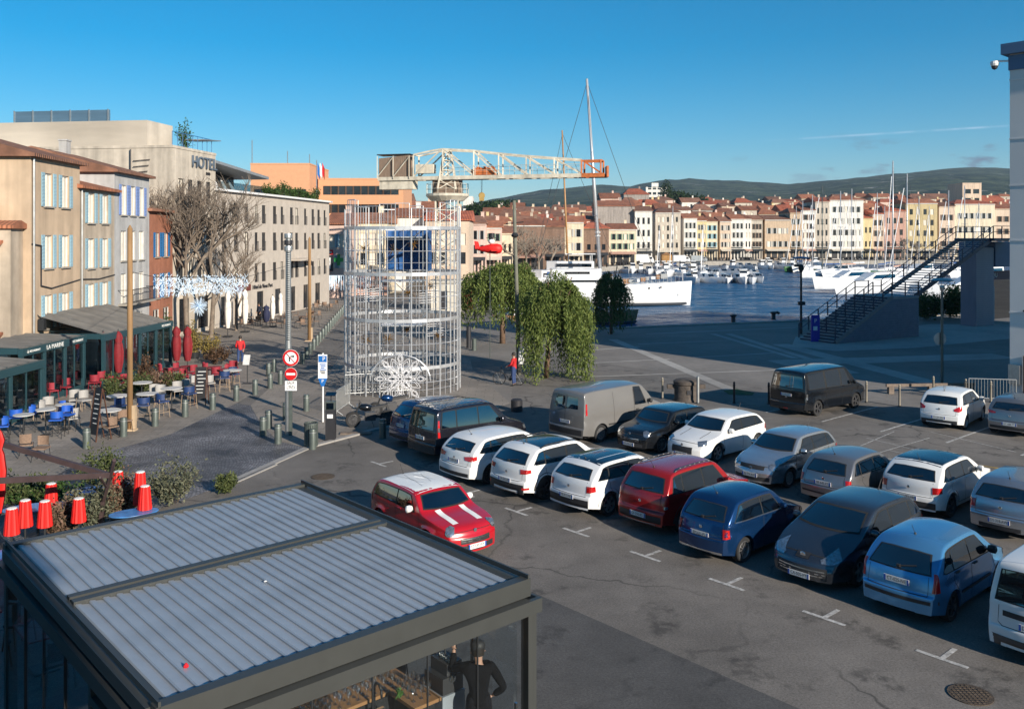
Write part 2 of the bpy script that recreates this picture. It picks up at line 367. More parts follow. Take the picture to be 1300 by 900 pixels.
# --- hills behind the town: height field rising to the ridge line of the photograph
ridge = [(-400, 262), (300, 268), (470, 268), (560, 266), (600, 258), (640, 250), (700, 241), (760, 237), (800, 240), (835, 233), (875, 231), (930, 234), (1000, 236.5), (1050, 231), (1100, 226), (1150, 222), (1200, 218.5), (1245, 217), (1300, 219), (1500, 228), (1900, 250)]
def ridge_tan(px):
    for (x0, y0), (x1, y1) in zip(ridge[:-1], ridge[1:]):
        if x0 <= px <= x1: return (HOR - (y0 + (y1-y0)*(px-x0)/(x1-x0)))/F_PX
    return 0.04
from mathutils import noise as mnoise
rows = []
YR = 3000.0
for j in range(46):
    t = j/45; y = 330 + (4200-330)*t**1.25; row = []
    for i in range(150):
        px = -150 + i*12.5; x = (px-650)/F_PX*y
        hr = ridge_tan(px)*YR
        q = min(1.0, max(0.0, (y-700)/(YR-700))); q = q*q*(3-2*q)
        fall = 1.0 if y <= YR else max(0, 1-(y-YR)/2500)
        g = mnoise.fractal(Vector((x*0.0016, y*0.0016, 3)), 1.0, 2.0, 6)
        town = 16*min(1, max(0, (y-340)/300)) if px > 560 else 8*min(1, max(0, (y-340)/300))
        z = town*(1-q) + hr*q*fall + g*26*q*(1-abs(q-0.5)*0.9) + mnoise.noise(Vector((x*0.03, y*0.03, 0)))*3.5*q
        if y < 345: z = -0.5
        row.append((x, y, z))
    rows.append(row)
mh = bpy.data.materials.new('wooded_hill'); mh.use_nodes = True
n, l = mh.node_tree.nodes, mh.node_tree.links; b = n['Principled BSDF']; b.inputs['Roughness'].default_value = 0.95; b.inputs['Specular IOR Level'].default_value = 0.1
tc = n.new('ShaderNodeTexCoord')
a1 = n.new('ShaderNodeTexNoise'); a1.inputs['Scale'].default_value = 0.016; a1.inputs['Detail'].default_value = 8; a1.inputs['Roughness'].default_value = 0.75; l.new(tc.outputs['Object'], a1.inputs['Vector'])
cr = n.new('ShaderNodeValToRGB'); l.new(a1.outputs[0], cr.inputs[0])
cr.color_ramp.elements[0].position = 0.42; cr.color_ramp.elements[0].color = (0.006, 0.020, 0.012, 1)
cr.color_ramp.elements[1].position = 0.60; cr.color_ramp.elements[1].color = (0.075, 0.100, 0.050, 1)
a2 = n.new('ShaderNodeTexNoise'); a2.inputs['Scale'].default_value = 0.012; a2.inputs['Detail'].default_value = 9; a2.inputs['Roughness'].default_value = 0.8; l.new(tc.outputs['Object'], a2.inputs['Vector'])
rr = n.new('ShaderNodeMapRange'); rr.inputs[1].default_value = 0.58; rr.inputs[2].default_value = 0.64; l.new(a2.outputs[0], rr.inputs[0])
mx = n.new('ShaderNodeMixRGB'); l.new(rr.outputs[0], mx.inputs[0]); l.new(cr.outputs[0], mx.inputs[1]); mx.inputs[2].default_value = (0.30, 0.29, 0.26, 1)
l.new(mx.outputs[0], b.inputs['Base Color'])
bp = n.new('ShaderNodeBump'); bp.inputs['Strength'].default_value = 1.0; bp.inputs['Distance'].default_value = 14.0; l.new(a1.outputs[0], bp.inputs['Height']); l.new(bp.outputs[0], b.inputs['Normal'])
struct(MB().grid(rows), 'hills', mh, smooth=True)

# --- pavements, lane, plaza: sheets 4 mm apart
def gp(a, b): q = G(a, b); return (q.x, q.y)
def pp(px, py): q = at(px, py); return (q.x, q.y)
sheet('road_patch', [gp(-24, 9.2), gp(6, 9.2), gp(6, 13.32), gp(-24, 13.32)], 0.0025, m_asph2)
# promenade in front of the cafes and the hotel
sheet('promenade', [(-27, 28), pp(0, 640), pp(120, 578), pp(215, 552), pp(300, 512), pp(345, 486), pp(352, 470), pp(392, 452), pp(412, 430), pp(440, 400), pp(450, 385), (-22, 125), (-40, 125), (-40, 28)], 0.004, m_slabs)
sheet('cobbled_lane', [(-27, 22), pp(0, 720), pp(285, 616), pp(352, 586), pp(390, 569), pp(352, 560), pp(330, 536), pp(318, 515), pp(300, 512), pp(215, 552), pp(120, 578), pp(0, 640), (-27, 28)], 0.008, m_setts)
# island with the signs, cage and motorbikes
sheet('island_pavement', [pp(390, 569), pp(352, 560), pp(330, 536), pp(318, 515), pp(345, 490), pp(420, 470), pp(438, 440), pp(455, 412), pp(500, 396), pp(590, 396), pp(592, 430), pp(600, 470), pp(648, 512), pp(620, 522), pp(480, 545)], 0.012, m_slabs)
sheet('plaza', [gp(-45, 40.5), gp(-16, 40.5), gp(-6, 40.5), (60, 60), (60, 93.2), (2.2, 72.2), (-4.0, 95), pp(592, 430), pp(600, 470), pp(648, 512)], 0.006, m_plaza)
kb = MB()
def kerb(pts, w=0.28, h=0.035):
    for p, q in zip(pts[:-1], pts[1:]):
        p, q = Vector((*p, 0)), Vector((*q, 0)); d = q-p; L = d.length; k = max(1, int(L/1.0)); d.normalize()
        for j in range(k):
            c = p + d*((j+.5)*L/k); kb.box((c.x, c.y, h/2), (L/k-0.015, w, h), math.atan2(d.y, d.x))
kerb([pp(285, 616), pp(352, 586), pp(390, 569)]); kerb([pp(390, 569), pp(480, 545), pp(620, 522)], 0.22, 0.06)
kerb([pp(280, 621), pp(350, 590)], 0.14)
struct(kb, 'kerb_stones', m_kerb)
# pale concrete bands and joints that divide the plaza
pb = MB()
def band(p, q, w, z=0.011):
    p, q = Vector((*p, 0)), Vector((*q, 0)); d = (q-p).normalized(); s = Vector((-d.y, d.x, 0))*w/2
    pb.add([(p-s)+Vector((0, 0, z)), (q-s)+Vector((0, 0, z)), (q+s)+Vector((0, 0, z)), (p+s)+Vector((0, 0, z))], [(0, 1, 2, 3)])
for y0, y1, xa, xb in ((462, 456, 730, 850), (479, 470, 730, 985), (446, 440, 735, 812), (437, 432, 810, 930), (454, 448, 880, 985)):
    band(pp(xa, y0), pp(xb, y1), 0.25)
band(pp(778, 431), pp(935, 498), 0.7, 0.013); band(pp(905, 424), pp(1010, 455), 0.5, 0.013); band(pp(925, 424), pp(1085, 474), 0.6, 0.013)
band(pp(990, 437), pp(1180, 486), 1.3, 0.014); band(pp(985, 461), pp(1275, 452), 2.4, 0.012); band(pp(820, 424), pp(1010, 416), 0.3)
struct(pb, 'paving_bands', m_plaza_l)
sheet('grass_patch', [pp(918, 496), pp(935, 494), pp(958, 499), pp(955, 502), pp(925, 501)], 0.016, mat('turf', (0.03, 0.07, 0.015), 0.9, var=0.5, scale=8))
# painted bay markings
ml = MB()
def mark(a0, b0, a1, b1, w=0.1, z=0.0085):
    p, q = G(a0, b0, z), G(a1, b1, z); d = (q-p).normalized(); s = Vector((-d.y, d.x, 0))*w/2
    ml.add([p-s, q-s, q+s, p+s], [(0, 1, 2, 3)])
for k in range(-4, 9):
    a = -7.0 - 2.35*k
    mark(a-0.47, 16.85, a+0.47, 16.85); mark(a, 16.9, a, 17.45)
    mark(a-0.12, 27.6, a-0.12, 27.9); 
    if k < 6: mark(a-0.1, 21.6, a-0.1, 23.2)
for a in (-21.95, -19.3, -16.75, -14.2, -11.6, -9):
    mark(a, 34.6, a, 39.6, 0.1)
for x0, y0, x1, y1 in ((1065, 578, 1135, 548), (1100, 556, 1190, 578), (1085, 584, 1180, 556), (1130, 572, 1215, 592), (1180, 548, 1290, 574)):
    p, q = at(x0, y0), at(x1, y1); a0, b0, a1, b1 = p.x*UX+p.y*UY, p.y*UX-p.x*UY, q.x*UX+q.y*UY, q.y*UX-q.x*UY; mark(a0, b0, a1, b1, .05)
mark(-14.8, 30.6, -14.1, 30.6); mark(-11.9, 30.6, -11.2, 30.6)
struct(ml, 'bay_markings', m_line)
my = MB(); p, q = at(1228, 588, .0085), at(1330, 604, .0085); d = (q-p).normalized(); s = Vector((-d.y, d.x, 0))*.07
struct(my.add([p-s, q-s, q+s, p+s], [(0, 1, 2, 3)]), 'yellow_kerb_line', m_yel)
m_iron = mat('cast_iron', (0.10, 0.075, 0.055), 0.7, 0.3, var=0.4, scale=14, bump=0.8, bscale=60)
for px, py, r, lab in ((1232, 882, .36, 'round cast iron manhole cover in the asphalt below the bay markings'), (410, 605, .38, 'rusty round manhole cover in the road by the kerb'), (1043, 466, .5, None)):
    p = at(px, py); mb = MB().lathe([(r, 0), (r, .012), (r*.92, .012)], 24)
    if lab is None: tag(mb.build('drain_grate', m_iron, loc=p + Vector((0, 0, .012))), 'dark drain cover sunk in the shaded plaza paving', 'manhole'); continue
    for i in range(-4, 5):
        for j in range(-4, 5):
            if i*i + j*j < 18: mb.box((i*r/5, j*r/5, .013), (r/8, r/8, .012))
    tag(mb.build('manhole_cover', m_iron, loc=p + Vector((0, 0, .005))), lab, 'manhole')
# ================================================================== vehicles
m_cglass = mat('car_glass', (0.002, 0.0035, 0.006), 0.02, var=0.6, scale=2.2, spec=1.0)
m_cglass.node_tree.nodes['Principled BSDF'].inputs['Coat Weight'].default_value = 1.0; m_cglass.node_tree.nodes['Principled BSDF'].inputs['Coat IOR'].default_value = 2.0; m_cglass.node_tree.nodes['Principled BSDF'].inputs['Coat Roughness'].default_value = 0.01
m_tyre = mat('tyre_rubber', (0.018, 0.018, 0.019), 0.85, var=0.2, scale=20)
m_rim = mat('alloy', (0.50, 0.50, 0.51), 0.32, 0.85, var=0.1)
m_rimd = mat('dark_alloy', (0.09, 0.09, 0.095), 0.4, 0.6, var=0.1)
m_blk = mat('black_plastic', (0.022, 0.022, 0.024), 0.6, var=0.15, scale=8)
m_chr = mat('chrome', (0.68, 0.68, 0.69), 0.15, 0.95, var=0.04)
m_seam = mat('panel_gap', (0.012, 0.012, 0.012), 0.9, var=0.1)
m_red = mat('tail_lens', (0.42, 0.012, 0.012), 0.15, var=0.25, scale=9, coat=0.8)
m_clear = mat('clear_lens', (0.40, 0.42, 0.44), 0.10, 0.8, var=0.5, scale=16, coat=0.8)
m_amber = mat('amber_lens', (0.7, 0.22, 0.02), 0.2, var=0.1, coat=0.5)
m_plate = mat('plate_white', (0.72, 0.72, 0.70), 0.45, var=0.06, scale=5)
m_plateb = mat('plate_blue', (0.02, 0.08, 0.36), 0.4, var=0.05)
m_ink = mat('black_ink', (0.01, 0.01, 0.012), 0.5, var=0.02)
m_white = mat('white_trim', (0.78, 0.78, 0.76), 0.4, var=0.05, coat=0.4)

def crom(pts, per=7):                              # centripetal Catmull-Rom through (s,z) keys
    P = [np.array(p, float) for p in pts]; P = [2*P[0]-P[1]] + P + [2*P[-1]-P[-2]]; out = []
    for i in range(1, len(P)-2):
        p0, p1, p2, p3 = P[i-1:i+3]; t = [0.0]
        for a, b in ((p0, p1), (p1, p2), (p2, p3)): t.append(t[-1] + max(1e-4, np.linalg.norm(b-a))**0.5)
        k = max(2, min(per, int(np.linalg.norm(p2-p1)/0.06)+1))
        for j in range(k):
            u = t[1] + (t[2]-t[1])*j/k
            A1 = (t[1]-u)/(t[1]-t[0])*p0 + (u-t[0])/(t[1]-t[0])*p1; A2 = (t[2]-u)/(t[2]-t[1])*p1 + (u-t[1])/(t[2]-t[1])*p2; A3 = (t[3]-u)/(t[3]-t[2])*p2 + (u-t[2])/(t[3]-t[2])*p3
            B1 = (t[2]-u)/(t[2]-t[0])*A1 + (u-t[0])/(t[2]-t[0])*A2; B2 = (t[3]-u)/(t[3]-t[1])*A2 + (u-t[1])/(t[3]-t[1])*A3
            out.append((t[2]-u)/(t[2]-t[1])*B1 + (u-t[1])/(t[2]-t[1])*B2)
    out.append(P[-2]); return out
def lerp_tab(tab, s):
    if s <= tab[0][0]: return tab[0][1]
    for (a, va), (b, vb) in zip(tab[:-1], tab[1:]):
        if s <= b: return va + (vb-va)*(s-a)/(b-a)
    return tab[-1][1]

class Car:
    """local frame: +X nose, +Y left, origin on the ground under the middle"""
    def __init__(c, name, label, cat, sp, body_mat, group='cars in the harbour car park'):
        c.sp = sp; c.L, c.W, c.H = sp['L'], sp['W'], sp['H']; c.root = thing(name, label, cat, group=group); c.bm = body_mat
        c.skin(); c.body = c.mb.build('body', body_mat, c.root, smooth=40)
        c.bvh = BVHTree.FromPolygons([Vector(p) for p in c.mb.v], c.mb.f)
    def skin(c):
        sp, L, W, H = c.sp, c.L, c.W, c.H
        dense = crom(sp['prof']); tab = []
        for q in dense:
            if not tab or q[0] > tab[-1][0] + 0.0015: tab.append((float(q[0]), float(q[1])))
        c.tab = tab; zl0 = sp.get('sill', 0.20); Rr = sp['arch']
        ss = [t[0] for t in tab]
        for xc in sp['axles']:
            for k in range(0, 15):
                t = math.pi*k/14; ss.append(xc - math.cos(t)*Rr)
            ss += [xc-Rr-0.002, xc+Rr+0.002]
        ss = sorted(ss); st = [ss[0]]
        for s in ss[1:]:
            if s - st[-1] > 0.0012: st.append(s)
        c.zb = lambda s: lerp_tab(sp['belt'], s)
        cf, df, cr, dr = sp.get('plan', (0.20, 0.85, 0.13, 0.55)); lean = math.tan(R(sp.get('lean', 17))); tuck = sp.get('tuck', 0.06)
        def wp(s): return W/2*(1 - cf*max(0, 1-s/df)**2.3 - cr*max(0, 1-(L-s)/dr)**2.3)
        zm = sp.get('zm', 0.62)
        def hw(s, z):
            w, zb = wp(s), c.zb(s)
            fl = 0.0
            for xc in sp['axles']: fl += 0.022*math.exp(-((math.hypot(s-xc, z-sp['rw'])-sp['arch'])/0.07)**2)
            if z > zb: return w*0.965 - lean*(z-zb) - 0.16*max(0, z-zb)**2*0.5
            q = (z-zm)/max(0.05, zb-zm)
            if z > zm: return w*(1 - 0.035*q*q - 0.020*math.exp(-((q-0.45)/0.22)**2)) + fl
            return w*(1 - tuck*((zm-z)/(zm-0.15))**2) + fl
        c.hw = hw; wz = sp['rw']
        def low(s):
            z = zl0 + 0.05*max(0, 1-s/0.5) + 0.08*max(0, 1-(L-s)/0.5)
            for xc in sp['axles']:
                if abs(s-xc) < Rr: z = max(z, wz + math.sqrt(Rr*Rr-(s-xc)**2))
            return z
        bul = sp['bulge']; mb = MB(); K = 15; secs = []
        for s in st:
            zo = lerp_tab(tab, s); zl = min(low(s), zo-0.004); cw = sp.get('crown', 0.05)*min(1, max(0.15, (zo-0.5)))
            side = []
            for k in range(K+1):
                z = zl + (zo-zl)*k/K; side.append((hw(s, z), z))
            yo = side[-1][0]
            top = [(yo*f, zo + cw*(1-f*f)) for f in (0.93, 0.8, 0.55, 0.28, 0.0)]
            pa, V, pc = side[-2], side[-1], top[0]
            A = tuple(V[i]*0.5 + pa[i]*0.5 for i in (0, 1)); C_ = tuple(V[i]*0.35 + pc[i]*0.65 for i in (0, 1))
            Mq = tuple(0.25*A[i] + 0.5*V[i] + 0.25*C_[i] for i in (0, 1))
            sec = [(max(0.05, side[0][0]-0.30), zl)] + side[:-1] + [A, Mq, C_] + top
            bs = lerp_tab(bul, s); rowx = []
            for (y, z) in sec:
                f = min(1, abs(y)/max(yo, 1e-3)); k2 = 1-f*f
                rowx.append((L/2 - s + bs*k2, y, z))
            secs.append(rowx)
        rows = [[(x, -y, z) for x, y, z in r] + [(x, y, z) for x, y, z in reversed(r[:-1])] for r in secs]
        mb.grid(rows); n = len(rows[0])
        c.mb = mb
    # ---- panels laid on the skin
    def hit(c, t, z, yaw, depth=4.0):
        d = Vector((-math.cos(yaw), -math.sin(yaw), 0)); tan = Vector((-d.y, d.x, 0))     # looking along d from outside
        o = tan*t - d*depth + Vector((0, 0, z)); h = c.bvh.ray_cast(o, d)
        return (h[0], h[1] if h[1].dot(d) < 0 else -h[1]) if h[0] is not None else None
    def hit_top(c, x, y):
        h = c.bvh.ray_cast(Vector((x, y, 4)), Vector((0, 0, -1)))
        return (h[0], Vector((0, 0, 1)) if h[1].z*0 else (h[1] if h[1].z > 0 else -h[1])) if h[0] is not None else None
    def patch(c, name, material, top, bot, yaw, off=0.006, nu=12, nv=5, parent=None, mode='side', mb=None):
        def rs(pl, k):
            d = [0.0]
            for a, b in zip(pl[:-1], pl[1:]): d.append(d[-1] + math.hypot(b[0]-a[0], b[1]-a[1]))
            out = []
            for i in range(k+1):
                t = d[-1]*i/k; j = 0
                while j < len(d)-2 and d[j+1] < t: j += 1
                f = (t-d[j])/max(1e-6, d[j+1]-d[j]); out.append((pl[j][0]+(pl[j+1][0]-pl[j][0])*f, pl[j][1]+(pl[j+1][1]-pl[j][1])*f))
            return out
        A, B = rs(top, nu), rs(bot, nu); rows = []
        for j in range(nv+1):
            f = j/nv; row = []
            for a, b in zip(A, B):
                t, z = a[0]+(b[0]-a[0])*f, a[1]+(b[1]-a[1])*f
                h = c.hit(t, z, yaw) if mode == 'side' else c.hit_top(t, z)
                row.append(None if h is None else h[0] + h[1]*off)
            for i in range(len(row)):                                            # fill misses from neighbours
                if row[i] is None:
                    q = [r for r in row if r is not None]
                    row[i] = min(q, key=lambda w: abs(row.index(w)-i)) if q else (rows[-1][i] if rows else Vector((0, 0, 0.5)))
            rows.append(row)
        own = mb is None; mb = mb or MB(); mb.grid(rows)
        return mb.build(name, material, parent or c.root, smooth=True) if own else mb
    def both(c, name, material, top, bot, off=0.006, nu=12, nv=5):
        # side panels: points given as (s from nose, z)
        for sg in (1, -1):
            cv = lambda P: [((c.L/2-s)*sg, z) for s, z in P]
            c.patch(name, material, cv(top), cv(bot), sg*math.pi/2, off, nu, nv)
    def ribbon(c, mb, pts, w, yaw, off=0.004, mode='side'):
        L_, R_ = [], []
        for i, p in enumerate(pts):
            a, b = pts[max(0, i-1)], pts[min(len(pts)-1, i+1)]; dx, dz = b[0]-a[0], b[1]-a[1]; q = math.hypot(dx, dz) or 1
            L_.append((p[0]-dz/q*w/2, p[1]+dx/q*w/2)); R_.append((p[0]+dz/q*w/2, p[1]-dx/q*w/2))
        c.patch('', None, L_, R_, yaw, off, max(6, 4*len(pts)), 1, mode=mode, mb=mb)
    def pt(c, t, z, yaw, off=0.0):
        h = c.hit(t, z, yaw)
        return h[0] + h[1]*off if h else Vector((0, 0, z))

WHEELS = {}
def wheel_mesh(kind):
    if kind in WHEELS: return WHEELS[kind]
    ty = MB().lathe([(0.66, -.28), (0.70, -.33), (0.93, -.36), (0.985, -.30), (1.0, -.2), (1.0, .2), (0.985, .30), (0.93, .36), (0.70, .33), (0.66, .28)], 28, axis='y', caps=False).mesh('tyre', m_tyre, smooth=50)
    rm = MB().lathe([(0.68, -.3), (0.70, .30), (0.66, .32), (0.63, .22), (0.62, .05), (0.02, .04)], 28, axis='y', caps=True)
    mm = m_rimd if kind in ('dark', 'multi_dark') else m_rim
    if kind == 'cap':
        rm = MB().lathe([(0.68, -.3), (0.70, .30), (0.66, .31), (0.55, .27), (0.2, .30), (0.02, .31)], 28, axis='y')
    nsp = {'five': 5, 'dark': 5, 'multi': 10, 'multi_dark': 12, 'cap': 0, 'six': 6}[kind]
    back = MB().lathe([(0.63, .06), (0.02, .065)], 24, axis='y').mesh('brake', m_blk)
    sp = MB()
    for k in range(nsp):
        t = 2*math.pi*k/nsp; w = 0.17 if nsp < 8 else 0.07
        d, pr = Vector((math.cos(t), 0, math.sin(t))), Vector((-math.sin(t), 0, math.cos(t)))
        for sgn in ((-.6, .6) if kind == 'five' else (0,)):
            q = pr*sgn*0.13
            sp.bar(d*0.1 + Vector((0, .24, 0)), d*0.66 + q + Vector((0, .22, 0)), 0.08 if kind == 'five' else w, w if kind != 'five' else .09)
    if nsp:
        sp.lathe([(0.17, .12), (0.15, .29), (0.02, .30)], 14, axis='y')
        rm.lathe([(0.7, .3), (0.73, .26)], 28, axis='y', caps=False)
    else:
        for k in range(8):
            t = 2*math.pi*k/8; sp.box((math.cos(t)*.42, .28, math.sin(t)*.42), (.12, .05, .06))
    WHEELS[kind] = (ty, rm.mesh('rim', mm, smooth=40), sp.mesh('spokes', mm if nsp else m_blk), back)
    return WHEELS[kind]
def add_wheels(c, kind):
    ty, rm, spk, bk = wheel_mesh(kind); r = c.sp['rw']
    for xc in c.sp['axles']:
        for sg in (1, -1):
            w = inst('wheel', ty, c.root, (c.L/2-xc, sg*(c.W/2-0.115), r), scale=(r, r*0.9, r), rz=0 if sg > 0 else math.pi)
            inst('rim', rm, w); inst('spokes', spk, w); inst('brake', bk, w)
def plate(c, yaw, z, txt, dx=0.0, t=0.0):
    p = c.pt(t, z, yaw, 0.012); d = Vector((math.cos(yaw), math.sin(yaw), 0))
    o = bx('licence_plate', m_plate, c.root, p + d*0.004, (0.52, 0.014, 0.115), yaw - math.pi/2)
    for sx in (-1, 1):
        q = bx('blue_band', m_plateb, None, (0, 0, 0), (1, 1, 1)); q.parent = o; q.location = (sx*0.46, 0.0, 0); q.scale = (0.075, 1.3, 0.98)
    te = text_mesh(txt, 0.1, m_ink, 0.001); k = inst('lettering', te, o, (0, 0.75, 0), rot=(math.pi/2, 0, math.pi)); k.scale = (1/0.52*0.82, 1/0.115, 1)
def finish(c, o):
    """windows, lamps, mirrors, seams shared by all cars; o holds the options"""
    sp, L, W, H = c.sp, c.L, c.W, c.H; zo = lambda s: lerp_tab(c.tab, s); zb = c.zb
    edge = o.get('edge', 0.085)
    # side glazing: list of (s0_bottom, s0_top, s1_top, s1_bottom)
    for (b0, t0, t1, b1) in o['side']:
        n = 10
        top = [(t0+(t1-t0)*i/n, zo(t0+(t1-t0)*i/n)-edge) for i in range(n+1)]
        bot = [(b0+(b1-b0)*i/n, zb(b0+(b1-b0)*i/n)+0.025) for i in range(n+1)]
        c.both('side_window', m_cglass, top, bot, 0.007, 10, 6)
    b0, t0, t1, b1 = o['side'][0][0]-.05, o['side'][0][1]-.035, o['side'][-1][2]+.03, o['side'][-1][3]+.035; n = 18
    c.both('window_surround', m_seam, [(t0+(t1-t0)*i/n, zo(t0+(t1-t0)*i/n)-edge+.022) for i in range(n+1)], [(b0+(b1-b0)*i/n, zb(b0+(b1-b0)*i/n)+.004) for i in range(n+1)], .0035, 18, 6)
    if o.get('trim'):
        b0, b1 = o['side'][0][0], o['side'][-1][3]
        c.both('window_trim', m_chr, [(b0+(b1-b0)*i/10, zb(b0+(b1-b0)*i/10)+.025) for i in range(11)], [(b0+(b1-b0)*i/10, zb(b0+(b1-b0)*i/10)+.0) for i in range(11)], .008, 12, 1)
    # windscreen and rear window seen from the front and the rear
    z0, z1 = o['ws']; y0, y1 = o.get('wsw', (W*0.40, W*0.335))
    c.patch('windscreen_border', m_seam, [(-y1-.03, z1+.02), (-y1*.5, z1+.045), (y1*.5, z1+.045), (y1+.03, z1+.02)], [(-y0-.03, z0-.025), (-y0*.5, z0-.045), (y0*.5, z0-.045), (y0+.03, z0-.025)], 0.0, 0.0035, 14, 8)
    c.patch('windscreen', m_cglass, [(-y1, z1), (-y1*.5, z1+.022), (y1*.5, z1+.022), (y1, z1)], [(-y0, z0), (-y0*.5, z0-.02), (y0*.5, z0-.02), (y0, z0)], 0.0, 0.006, 14, 8)
    for (z0, z1, y0, y1) in o['rear']:
        if y0 > 0:
            c.patch('rear_window_border', m_seam, [(-y1-.03, z1+.015), (-y1*.5, z1+.038), (y1*.5, z1+.038), (y1+.03, z1+.015)], [(-y0-.03, z0-.022), (y0+.03, z0-.022)], math.pi, 0.0035, 14, 7)
            c.patch('rear_window', m_cglass, [(-y1, z1), (-y1*.5, z1+.02), (y1*.5, z1+.02), (y1, z1)], [(-y0, z0), (y0, z0)], math.pi, 0.006, 14, 7)
        else:                                       # twin rear doors
            for sg in (1, -1):
                c.patch('rear_window', m_cglass, [(sg*.06, z1), (sg*y1, z1)], [(sg*.06, z0), (sg*-y0, z0)], math.pi, 0.006, 6, 5)
    # lamps on the corners: (t0,t1,z0,z1) on a plane turned by yaw
    for nm, mt, base, lst in (('taillight', m_red, math.pi, o['tl']), ('headlight', m_clear, 0.0, o['hl'])):
        for poly in lst:
            yaw, top, bot = poly[:3]; mt2 = poly[3] if len(poly) > 3 else mt
            for sg in (1, -1):
                a = base + sg*R(yaw)*(-1 if base else 1)
                sh = (L/2-.12)*math.sin(R(yaw)); cs = math.cos(R(yaw))
                fl = lambda P: [((q[0]*cs-sh)*sg*(1 if base else -1), q[1]) for q in P]
                ob = c.patch(nm if mt2 is mt else 'lamp_lens', mt2, fl(top), fl(bot), a, 0.012, 7, 5)
    for z, wd, hh, yaw, mt, nm in o.get('bands', []):   # wide strips on the front (0) or rear (180)
        c.patch(nm, mt, [(-wd, z+hh/2), (wd, z+hh/2)], [(-wd, z-hh/2), (wd, z-hh/2)], R(yaw), 0.010, 14, 3)
    # seams: doors, bonnet, hatch
    sm = MB()
    for s_pts in o.get('seams', []):
        for sg in (1, -1):
            c.ribbon(sm, [((L/2-s)*sg, z) for s, z in s_pts], 0.012, sg*math.pi/2)
    for yaw, pts in o.get('eseams', []): c.ribbon(sm, pts, 0.012, R(yaw))
    if sm.v: tag(sm.build('panel_gaps', m_seam, c.root), kind='stuff')
    for s, z in o.get('handles', []):
        for sg in (1, -1):
            p = c.pt((L/2-s)*sg, z, sg*math.pi/2, 0.012)
            bx('door_handle', o.get('hmat', c.bm), c.root, p, (0.17, 0.035, 0.03))
    sM = o.get('mirror')
    if sM:
        for sg in (1, -1):
            p = c.pt((L/2-sM[0])*sg, sM[1], sg*math.pi/2)
            mb = MB().lathe([(.02, -.09), (.07, -.08), (.095, -.02), (.09, .06), (.03, .085)], 10, axis='z')
            k = mb.build('mirror', o.get('mmat', c.bm), c.root, smooth=60, loc=p + Vector((-.02, sg*.13, .03))); k.rotation_euler = (R(90)*1, 0, 0); k.scale = (.75, .95, 1.1)
            bx('mirror_arm', m_blk, c.root, p + Vector((-.01, sg*.04, .0)), (.06, .12, .03))
    if o.get('cladding'):                            # dark plastic round the wheel arches and sills
        cm = MB(); Rr = sp['arch']
        for xc in sp['axles']:
            for sg in (1, -1):
                arc = [(xc - math.cos(math.pi*k/12)*(Rr+.035), sp['rw'] + math.sin(math.pi*k/12)*(Rr+.035)) for k in range(0, 13)]
                c.ribbon(cm, [((L/2-s)*sg, z) for s, z in arc], 0.075, sg*math.pi/2, 0.010)
        a0, a1 = sp['axles'][0]+Rr, sp['axles'][1]-Rr
        for sg in (1, -1): c.ribbon(cm, [((L/2-s)*sg, .29) for s in (a0, (a0+a1)/2, a1)], 0.14, sg*math.pi/2, 0.010)
        tag(cm.build('arch_cladding', m_blk, c.root), kind='stuff')
    if o.get('moulding'):
        c.both('side_moulding', m_blk, [(sp['axles'][0]+.42, o['moulding']+.03), (sp['axles'][1]-.42, o['moulding']+.03)], [(sp['axles'][0]+.42, o['moulding']-.03), (sp['axles'][1]-.42, o['moulding']-.03)], .012, 8, 1)
    if o.get('roof'):                                # contrasting roof
        mt, s0, s1 = o['roof']; hwid = c.hw((s0+s1)/2, zo((s0+s1)/2))
        c.patch('roof_panel', mt, [(L/2-s0, -hwid*.99), (L/2-s1, -hwid*.94)], [(L/2-s0, hwid*.99), (L/2-s1, hwid*.94)], 0, 0.004, 14, 10, mode='top')
    for y, w, s0, s1, mt in o.get('stripes', []):
        c.patch('stripe', mt, [(L/2-s0, y-w/2), (L/2-s1, y-w/2)], [(L/2-s0, y+w/2), (L/2-s1, y+w/2)], 0, 0.005, 12, 2, mode='top')
    if o.get('rails'):
        mt, s0, s1 = o['rails']
        for sg in (1, -1):
            mb = MB(); prev = None
            for i in range(9):
                s = s0+(s1-s0)*i/8; y = sg*(c.hw(s, zo(s))-.03); h = c.hit_top(L/2-s, y)
                if not h: continue
                q = h[0] + Vector((0, 0, .05 if 0 < i < 8 else 0.0))
                if prev is not None: mb.tube(prev, q, .018, 6)
                prev = q
            mb.build('roof_rail', mt, c.root, smooth=True)
    if o.get('antenna'):
        h = c.hit_top(L/2-o['antenna'], 0)[0]
        MB().tube(h, h + Vector((-.16, 0, .22)), .006, 5).lathe([(.03, 0), (.015, .03)], 8, tuple(h)).build('antenna', m_blk, c.root)
    if o.get('badge'):
        for yaw, z, r in o['badge']:
            p = c.pt(0, z, R(yaw), .012); mb = MB().lathe([(r, 0), (r*.8, .008), (r*.2, .01)], 12); k = mb.build('badge', m_chr, c.root, loc=p); k.rotation_euler = (0, R(90), R(yaw))
    if o.get('wiper'):
        z, = o['wiper']; a, b = c.pt(0, z, math.pi, .02), c.pt(-.33, z+.06, math.pi, .02)
        MB().bar(a, b, .02).box(a, (.05, .07, .05)).build('rear_wiper', m_blk, c.root)
    # dark underside between the wheels
    MB().box((0, 0, .30), (L-0.7, W-0.62, .24)).build('underbody', m_blk, c.root)
